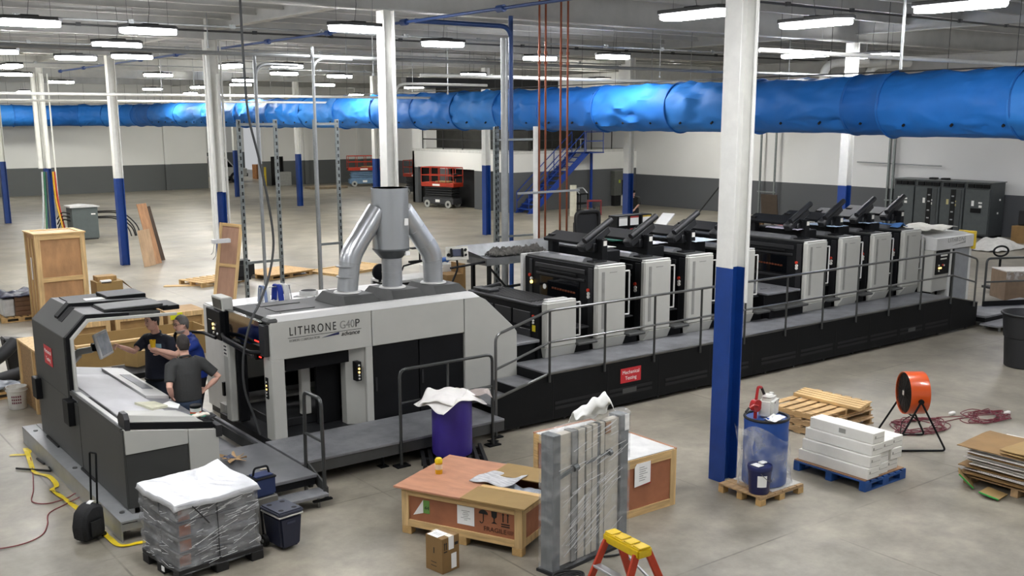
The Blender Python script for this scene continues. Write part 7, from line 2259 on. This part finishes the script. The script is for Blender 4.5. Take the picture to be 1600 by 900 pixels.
lift((29.95, 45.6, 0), math.radians(-75), 'red scissor lift parked right before the mezzanine doors', '#3c3d40')
lift((33.9, 54.0, 0), math.radians(-80), 'red scissor lift half hidden behind the white column beyond the stack', '#2b2c2e')
lift((35.4, 63.6, 0), math.radians(-20), 'red scissor lift with pale blue base near the far wall', '#6f8fae')
# ---- white service truck in the bay
t = thing('service_truck', (28.75, 74.4, 0), 'white service truck standing in the far bay', 'truck', None, math.radians(-4))
wt = mat('truck_white', '#d9d9d6', .35, coat=.3)
MB().prism([(-2.4, .45), (2.4, .45), (2.45, 1.0), (1.5, 1.12), (.9, 1.85), (-.4, 1.88), (-.45, 1.1), (-2.4, 1.1)], 'y', -.9, .9, .04).build('body', wt, t)
MB().prism([(1.38, 1.12), (.86, 1.72), (.3, 1.76), (.3, 1.14)], 'y', -.91, .91).build('window', glass_dark, t)
MB().prism([(.2, 1.14), (.2, 1.76), (-.32, 1.78), (-.32, 1.14)], 'y', -.91, .91).build('window', glass_dark, t)
for x in (-1.5, 1.5):
    for y in (-.92, .72):
        p = MB().cyl((x, y, .38), (x, y + .2, .38), .38, 22).build('wheel', rubber, t, True)
        MB().cyl((x, y - .005, .38), (x, y + .205, .38), .2, 14).build('hub', galv_dull, p, True)
MB().box(2.4, 2.5, -.85, .85, .42, .65, .02).build('bumper', press_dark, t)
m = MB()
for k in range(5):
    m.cyl((-2.3, -.7 + .3 * k, 1.3 + .08 * (k % 2)), (-.5, -.7 + .3 * k, 1.3 + .08 * (k % 2)), .09, 8)
m.tube([(-2.4, -.8, 1.1), (-2.4, -.8, 1.9), (-.5, -.8, 1.95)], .03, 6).tube([(-2.4, .8, 1.1), (-2.4, .8, 1.9), (-.5, .8, 1.95)], .03, 6)
m.build('rack_load', wood('load_pipe', '#a08c70', (2, 2, 2)), t, True)
MB().box(-.9, -.5, -.85, .85, 1.88, 2.05, .02).build('roof_rack', press_dark, t)
o = MB().box(0, .9, 0, .8, 0, 1.1, .01).build('drum_box', wood('box_orange', '#9d6a3c', (2, 2, 2)), None, False, 0, (33.2, 76.5, 0))
tag(o, 'brown box standing in the far bay beside the truck', 'box')
o = MB().box(0, .12, 0, .12, 0, 1.3).build('yellow_post', mat('post_yellow', '#d9bd2c', .5), None, False, 0, (30.05, 67.9, 0))
tag(o, 'yellow guard post at the corner of the far bay opening', 'post')
o = MB().box(0, .9, 0, .6, 0, .95, .01).build('grey_tank', mat('tank_grey', '#9fa09b', .5), None, False, 0, (30.85, 67.3, 0))
tag(o, 'pale grey low cabinet standing in the far doorway', 'cabinet')
o = MB().box(0, 2.6, 0, 1.2, 0, .16, .02).build('lumber_stack', wood('lumber_grey', '#8b7c66', (1, 6, 6)), None, False, 0, (31.0, 62.6, 0))
tag(o, 'low stack of grey lumber on the floor before the far wall', 'lumber')
# ---- carts, red floor fan, wall panel
t = thing('tool_cart', (31.9, 37.9, 0), 'black two-tier tool cart on the floor by the grey wall', 'cart', None, .3)
t.location = (32.7, 37.9, 0)
for z in (.15, .5, .95):
    MB().box(-.35, .35, -.3, .3, z, z + .06, .01).build('shelf', press_black, t)
for x in (-.33, .33):
    for y in (-.28, .28):
        MB().cyl((x, y, .1), (x, y, 1.0), .025, 8).build('post', press_black, t, True)
        MB().cyl((x, y - .02, .06), (x, y + .02, .06), .06, 12).build('caster', rubber, t, True)
MB().tube(round_path([(-.35, -.25, 1.0), (-.35, 0, 1.25), (.35, 0, 1.25), (.35, -.25, 1.0)], .1), .03, 8).build('handle', galv_dull, t, True)
t = thing('red_blower', (33.05, 37.2, 0), 'red box fan standing on the floor beside the tool cart', 'fan', None, -.7)
m = MB().box(-.35, .35, -.12, .12, 0, .07, .02).box(-.35, .35, -.12, .12, .63, .72, .02).box(-.35, -.28, -.12, .12, .07, .63).box(.28, .35, -.12, .12, .07, .63)
m.build('fan_housing', mat('blower_red', '#7c2b30', .5), t)
m = MB()
for k in range(5):
    m.tube([((.05 + .05 * k) * math.cos(q), -.1, .35 + (.05 + .05 * k) * math.sin(q)) for q in [2 * PI * j / 20 for j in range(20)]], .008, 5, closed=True)
m.build('guard_grille', press_dark, t, True)
MB().cyl((0, -.1, .35), (0, .1, .35), .07, 12).build('motor', press_dark, t, True)
t = thing('wall_panel', (37.25, 40.35, .0), 'grey electrical cabinet standing at the mezzanine wall corner', 'electrical cabinet')
MB().box(0, .95, 0, .33, .55, 1.82, .01).build('cabinet_body', mat('panel_olive', '#5e605a', .5), t)
MB().box(.5, .9, -.08, 0, .62, 1.35, .01).build('breaker_box', press_black, t)
MB().box(.62, .72, -.09, -.08, 1.05, 1.2).build('box_label', paper, t)
MB().box(.28, .4, -.004, 0, 1.2, 1.36).build('warning_label', mat('label_acid', '#b4c234', .5), t)
MB().box(.05, .5, .05, .3, 0, .55).build('lower_box', void_black, t)
MB().cyl((.62, .15, 0), (.62, .15, .55), .07, 10).build('conduit', button_white, t, True)
o = MB().grid(lambda a, b: Vector((6.0 * a, 3.6 * b, .02 + .05 * abs(noise.noise(Vector((a * 6, b * 5, 4)))))), 30, 20).build('plastic_sheet', mat('sheet_slate', '#8a9494', .4, var=.2, scale=2), None, True, .006, (29.5, 27.0, 0))
tag(o, 'grey plastic sheet spread on the floor before the side wall', 'plastic sheet')
o = MB().box(0, .9, 0, .04, 0, 1.15).build('brown_board', mat('board_umber', '#4a3d30', .7), None, False, 0, (37.6, 30.9, 0))
o.rotation_euler = (.12, 0, -1.57)
tag(o, 'brown board leaning against the grey side wall', 'board')
t = thing('wooden_rack', (33.0, 27.2, 0), 'low wooden stool-like rack on the floor near the side wall', 'rack')
for x in (0, .8):
    for y in (0, .5):
        MB().box(x, x + .08, y, y + .08, 0, .5).build('leg', wood('rack_brown', '#7b5a35', (3, 3, 1)), t)
MB().box(0, .88, 0, .58, .5, .58).build('rack_top', MATS['rack_brown'], t)
o = MB().tube([(36.9, 34.2, 0), (37.5, 33.4, 1.35)], .03, 6).build('leaning_pole', press_dark, None, True)
tag(o, 'dark pole leaning towards the grey side wall', 'pole')
# ---- things on the far side between the units
t = thing('backpack', (14.2, 16.3, 0), 'black cased monitor standing behind the first printing unit', 'case')
MB().box(-.25, .3, -.08, .08, 0, 2.42, .03).build('case_body', rubber, t)
m = MB().tube(round_path([(-.3, -.1, 2.05), (-.3, -.1, 2.62), (.32, -.1, 2.62), (.32, -.1, 2.05)], .12), .045, 8, closed=True)
m.build('case_rim', rubber, t, True)
MB().box(-.26, .28, -.09, -.07, 2.1, 2.58).build('case_mesh', press_dark, t)
for r_ in range(2):
    for k, (dx, c) in enumerate(((0, '#b8b8b4'), (.34, '#b23a35'), (.72, '#d2b23a'))):
        q = thing('ink_box', (15.7 + dx, 16.9, 1.86 + .27 * r_), 'white-labelled ink box, %s row, %s' % (('lower', 'upper')[r_], ('nearest the black case', 'in the middle with red top', 'beside the bending worker with yellow top')[k]), 'box', 'ink boxes behind the units')
        MB().box(0, .33, 0, .3, 0, .26, .005).build('box_body', press_black, q)
        MB().box(.05, .3, -.004, 0, .04, .2).build('box_label', paper, q)
        MB().box(.05, .3, -.005, .0, .2, .235).build('colour_band', mat('band_' + c.strip('#'), c, .5), q)
t = thing('supply_table', (15.6, 16.8, 0), 'black table carrying the ink boxes behind the units', 'table')
MB().box(0, 1.3, 0, .6, 1.80, 1.86, .005).build('table_top', press_black, t)
for x in (.02, 1.22):
    for y in (.02, .52):
        MB().box(x, x + .06, y, y + .06, 0, 1.80).build('leg', press_black, t)
for i, (x, y, rz, lab) in enumerate(((16.9, 16.5, .3, 'white tilted sheet holder beside the bending worker'),)):
    o = MB().box(-.02, .5, 0, .3, 0, .03).build('sheet_holder', paper, None, False, 0, (x - .1, y, 2.12))
    o.rotation_euler = (0, -.5, rz)
    tag(o, lab, 'sheet holder')
t = thing('grey_cart', (20.3, 16.2, 0), 'grey metal cart behind the third printing unit', 'cart')
MB().box(0, 1.2, 0, .7, .6, 1.75, .01).build('cart_body', gb, t)
for x in (.05, 1.1):
    MB().box(x, x + .06, .05, .65, 0, .6).build('leg', press_black, t)
MB().box(.4, 1.3, -.1, .4, 1.75, 1.8).build('tray', paper, t)
for i, (x, y, z, r_, c, lab) in enumerate(((19.6, 16.6, 1.9, .22, '#5a2a30', 'maroon cable reel behind the near column'), )):
    t = thing('cable_reel', (x, y, 0), lab, 'reel')
    MB().cyl((0, -.1, z), (0, .1, z), r_, 20).build('reel_drum', mat('reel_maroon', c, .5), t, True)
    m = MB()
    for s_ in (-.12, .12):
        m.tube([((r_ + .06) * math.cos(q), s_, z + (r_ + .06) * math.sin(q)) for q in [2 * PI * j / 24 for j in range(24)]], .02, 6, closed=True)
    m.build('reel_rim', press_black, t, True)
    MB().box(-.15, .15, -.14, .14, 0, z - .25).build('reel_stand', press_black, t)
for i, (x, y, w, h, c, lab) in enumerate(((20.6, 15.6, .2, .5, '#d9d3a8', 'cream bottle standing behind the near column'), (19.4, 15.3, .22, .35, '#c9332c', 'red can standing behind the near column'), (21.0, 15.5, .55, .25, '#7b1f1f', 'dark red tool box behind the near column'), (21.6, 15.4, .6, .3, '#dfe1e4', 'white box behind the fifth printing unit'), (22.2, 15.3, .5, .2, '#3d49a0', 'blue box behind the fifth printing unit'))):
    q = thing('shelf_item', (x, y, 1.72), lab, lab.split()[1] if lab.split()[1] not in ('red',) else 'tool box')
    MB().box(0, w, 0, .25, 0, h, .02, seg=2).build('item_body', mat('item_' + c.strip('#'), c, .5), q, True)
    MB().box(.02, w - .02, -.004, 0, h * .3, h * .6).build('item_label', button_white, q)
t = thing('supply_table', (19.2, 15.2, 0), 'long black bench carrying cans and boxes behind the near column', 'table')
MB().box(0, 4.2, 0, .9, 1.66, 1.72, .005).build('table_top', press_black, t)
for x in (.02, 2.0, 4.12):
    MB().box(x, x + .06, .05, .85, 0, 1.66).build('leg', press_black, t)
# cloths and sheets on the units
for i, (x, y, z, w, d, c, lab) in enumerate(((13.05, 13.9, 2.33, .5, .4, '#2d8f76', 'crumpled teal cloth behind the second printing unit'), (12.1, 13.4, 2.32, .5, .5, '#dcdcd6', 'white sheet on the first printing unit'), (13.2, 13.3, 2.325, .5, .6, '#cfd2da', 'white sheet on the second printing unit'), (14.2, 13.2, 2.325, .6, .9, '#c7d3de', 'pale blue sheet on the third printing unit'),
                                              (17.15, 13.3, 2.325, .4, .8, '#c9c2d6', 'lilac sheet on the fifth printing unit'), (18.25, 13.2, 2.325, .4, .8, '#b8cfe8', 'light blue sheet on the sixth printing unit'), (19.32, 13.2, 2.325, .4, .8, '#aebfd8', 'grey blue sheet on the seventh printing unit'))):
    o = MB().grid(lambda a, b: Vector((w * (a - .5), d * (b - .5), .012 + .02 * abs(noise.noise(Vector((a * 4, b * 4, i)))))), 10, 12).build('unit_cloth', mat('cloth_%d' % i, c, .7), None, True, .006, (x - .15, y, z))
    tag(o, lab, 'cloth')
# ---- switchgear on the right-hand wall
t = thing('switchgear', (38.4, 22.4, 0), 'row of tall dark grey switchgear cabinets along the side wall', 'electrical cabinet')
OS = (38.4, 22.4, 0)
sg = mat('switch_grey', '#474c4d', .5, var=.05)
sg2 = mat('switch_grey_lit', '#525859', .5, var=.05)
secs = [(20.42, 21.45), (21.45, 22.45), (22.45, 23.55), (23.55, 24.5)]
for k, (a_, b_) in enumerate(secs):
    MB(OS).box(37.95, 38.95, a_ + .005, b_ - .005, 0.08, 2.08, .008).build('cabinet_section', sg, t)
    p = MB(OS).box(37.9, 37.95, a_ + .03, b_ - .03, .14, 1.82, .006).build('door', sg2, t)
    for j in range(3):
        w = (b_ - a_ - .12) / 3
        MB(OS).box(37.9, 37.951, a_ + .06 + w * j, a_ + .06 + w * j + w * .8, 1.88, 2.02).build('vent', press_black, t)
    if k in (1, 2):
        MB(OS).box(37.885, 37.9, a_ + .35, a_ + .55, .2, 1.78).build('open_gap', void_black, p)
        MB(OS).box(37.88, 37.9, a_ + .12, a_ + .3, .2, 1.78).build('meter_column', sg, p)
        for j, z in enumerate((.35, .6, .9, 1.25, 1.5)):
            MB(OS).box(37.878, 37.886, a_ + .4, a_ + .5, z, z + .05).build('breaker', galv_dull, p)
    for (y, z, w, h) in ((.3, 1.15, .12, .09), (.62, 1.2, .1, .2), (.3, 1.3, .14, .06)):
        MB(OS).box(37.892, 37.9, a_ + y, a_ + y + w, z, z + h).build('door_label', paper if k != 1 else mat('label_straw', '#cfc58e', .6), p)
MB(OS).box(37.87, 37.9, 20.75, 21.15, .95, 1.12).build('breaker_face', press_black, t)
MB(OS).box(37.95, 38.95, 20.42, 24.5, 0, .08).build('plinth', press_black, t)
MB(OS).box(37.9, 38.98, 20.38, 24.54, 2.08, 2.11).build('cabinet_top', mat('switch_top', '#7b7f7f', .5), t)
for y in (.9, 1.4):
    MB(OS).box(38.3 + y * .2, 38.4 + y * .2, 20.415, 20.42, y, y + .07).build('side_label', paper, t)
for x, y, lab in ((38.3, 23.0, 'pair of black gloves lying on the switchgear top'), (38.3, 22.5, 'black tool lying on the switchgear top')):
    o = MB().box(-.12, .12, -.15, .15, 0, .07, .02).build('top_item', rubber, None, False, 0, (x, y, 2.112))
    tag(o, lab, 'tool')
o = MB().cyl((38.95, 23.1, 2.6), (38.95, 27.0, 2.65), .025, 6).build('wall_conduit', conduit_m, None, True)
tag(o, 'thin conduit running along the side wall to the switchgear', 'conduit')
for i, (y, lab) in enumerate(((31.3, 'wall strut ladder on the side wall behind the sixth unit'), (25.2, 'wall strut rail beside the switchgear cabinets'))):
    t = thing('wall_strut', (38.9, y, 0), lab, 'strut frame')
    for dy in (0, .85) if i == 0 else (0, .22):
        MB().box(-.06, 0, dy - .04, dy + .04, 0, 4.6).build('strut_post', slot_m, t)
    MB().box(-.08, -.06, -.1, .95 if i == 0 else .3, 1.1, 1.16).build('cross_strut', slot_m, t)
# brown box and black thing at the right edge
o = MB().box(0, .9, 0, .9, 0, .62, .01).build('brown_carton', cardboard_dk, None, False, 0, (37.5, 18.4, 0))
tag(o, 'large brown carton on the floor past the switchgear end', 'carton')
o = MB().box(0, .7, 0, .7, 0, .55, .04).build('black_case', rubber, None, False, 0, (37.7, 18.5, .625))
tag(o, 'black case standing on the large brown carton', 'case')
# ---- low platforms beyond the feeder with rail, carton and pallet jack
t = thing('feeder_platform', (23, 11.6, 0), 'low two-level steel platform beyond the feeder end', 'platform')
OS = (23, 11.6, 0)
MB(OS).box(21.6, 24.6, 11.5, 12.3, .22, .26, .004).build('deck', tread, t)
MB(OS).box(21.35, 23.4, 11.05, 11.49, .10, .14, .004).build('lower_deck', tread, t)
MB(OS).box(21.62, 24.58, 11.52, 12.28, .12, .22).build('edge_beam', press_black, t)
for x, y in ((21.45, 11.1), (23.3, 11.1), (21.7, 11.55), (24.5, 11.55)):
    MB(OS).cyl((x, y, 0), (x, y, .22 if y > 11.5 else .1), .03, 8).build('support_leg', steel, t)
t = thing('feeder_rail', (23.5, 12.2, .26), 'dark tube rail on the low platform beyond the feeder', 'hand rail')
OS = (23.5, 12.2, .26)
rx = lambda f: (22.75 + 1.6 * f, 12.15 - .85 * f)
pts = [(22.75, 12.2, .26), (22.75, 12.2, 1.36), (24.6, 11.3, 1.36), (24.6, 11.3, .26)]
MB(OS).tube(round_path(pts, .1), .026, 8).build('top_rail', dark_rail, t, True)
MB(OS).tube([(22.75, 12.2, .82), (24.6, 11.3, .82)], .022, 8).build('middle_rail', dark_rail, t, True)
MB(OS).bar((22.72, 12.2, .32), (24.6, 11.3, .32), .03, .12).build('kick_plate', press_black, t)
t = thing('wrapped_carton', (24.75, 12.75, 0), 'large brown carton with orange label behind the feeder rail', 'carton', None, -.64)
MB().box(0, 1.3, 0, .8, .1, .80, .01).build('carton_body', mat('carton_taupe', '#8a7560', .8, var=.06), t)
MB().box(.0, 1.3, .0, .8, .80, .825).build('top_film', mat('film_top', '#d9d4cb', .3), t)
MB().box(.5, .68, -.006, 0, .38, .66).build('orange_label', mat('label_orange', '#e08a1e', .5), t)
m = MB().grid(lambda a, b: Vector((-.005 + 1.31 * a, -.012 + .006 * noise.noise(Vector((a * 8, b * 5, 1))), .62 + .2 * b)), 24, 6)
m.build('film_band', film_mat('film_haze', '#ded9d4', .25, .75, 5), t, True)
t = thing('pallet_jack', (26.3, 13.75, 0), 'pallet jack with loop handle behind the large brown carton', 'pallet jack', None, -.4)
MB().box(-.1, .1, -.6, .5, .08, .14).build('fork', press_dark, t)
MB().cyl((0, 0, .1), (0, 0, .98), .03, 8).build('handle_post', press_black, t, True)
MB().tube([(.22 * math.cos(q), 0, 1.1 + .13 * math.sin(q)) for q in [2 * PI * k / 24 for k in range(24)]], .026, 8, closed=True).build('loop_handle', press_black, t, True)
MB().cyl((0, -.08, .1), (0, .08, .1), .1, 14).build('wheel', rubber, t, True)
o = MB().grid(lambda a, b: Vector((.5 * a, .4 * b, .03 + .08 * math.sin(PI * a) * math.sin(PI * b) + .04 * noise.noise(Vector((a * 4, b * 4, 2))))), 12, 10).build('cream_rag', mat('rag_cream', '#d8cfb8', .8), None, True, .006, (24.2, 10.6, .0))
tag(o, 'cream rag lying on the floor beside the black bin', 'rag')
# ================================================================ CAMERA AND RENDER SETTINGS
cam = bpy.data.cameras.new('camera')
co = bpy.data.objects.new('camera', cam)
COL.objects.link(co)
YAW, PIT, ROLL, FPX = .923410371, .201584402, -.00310637, 1625.4
cam.sensor_fit = 'HORIZONTAL'
cam.sensor_width = 36
cam.lens = 36 * FPX / 1600
cam.shift_y = (517.8 - 450) / 1600
cam.clip_end = 300
fwd = Vector((math.cos(PIT) * math.cos(YAW), math.cos(PIT) * math.sin(YAW), -math.sin(PIT)))
r0 = Vector((math.sin(YAW), -math.cos(YAW), 0))
u0 = r0.cross(fwd)
rr = math.cos(ROLL) * r0 + math.sin(ROLL) * u0
uu = -math.sin(ROLL) * r0 + math.cos(ROLL) * u0
co.matrix_world = Matrix(((rr.x, uu.x, -fwd.x, 0), (rr.y, uu.y, -fwd.y, 0), (rr.z, uu.z, -fwd.z, 4.5), (0, 0, 0, 1)))
SC.camera = co
w = bpy.data.worlds.new('hall_surroundings')
SC.world = w
w.use_nodes = True
w.node_tree.nodes['Background'].inputs[0].default_value = (.95, .97, 1, 1)
w.node_tree.nodes['Background'].inputs[1].default_value = .4
SC.view_settings.view_transform = 'Standard'
SC.view_settings.look = 'None'
SC.view_settings.gamma = 1
SC.view_settings.use_curve_mapping = False
SC.view_settings.exposure = 0.3
SC.cycles.use_denoising = True
SC.cycles.max_bounces = 8
SC.cycles.diffuse_bounces = 4
SC.cycles.transparent_max_bounces = 12
SC.cycles.sample_clamp_indirect = 6
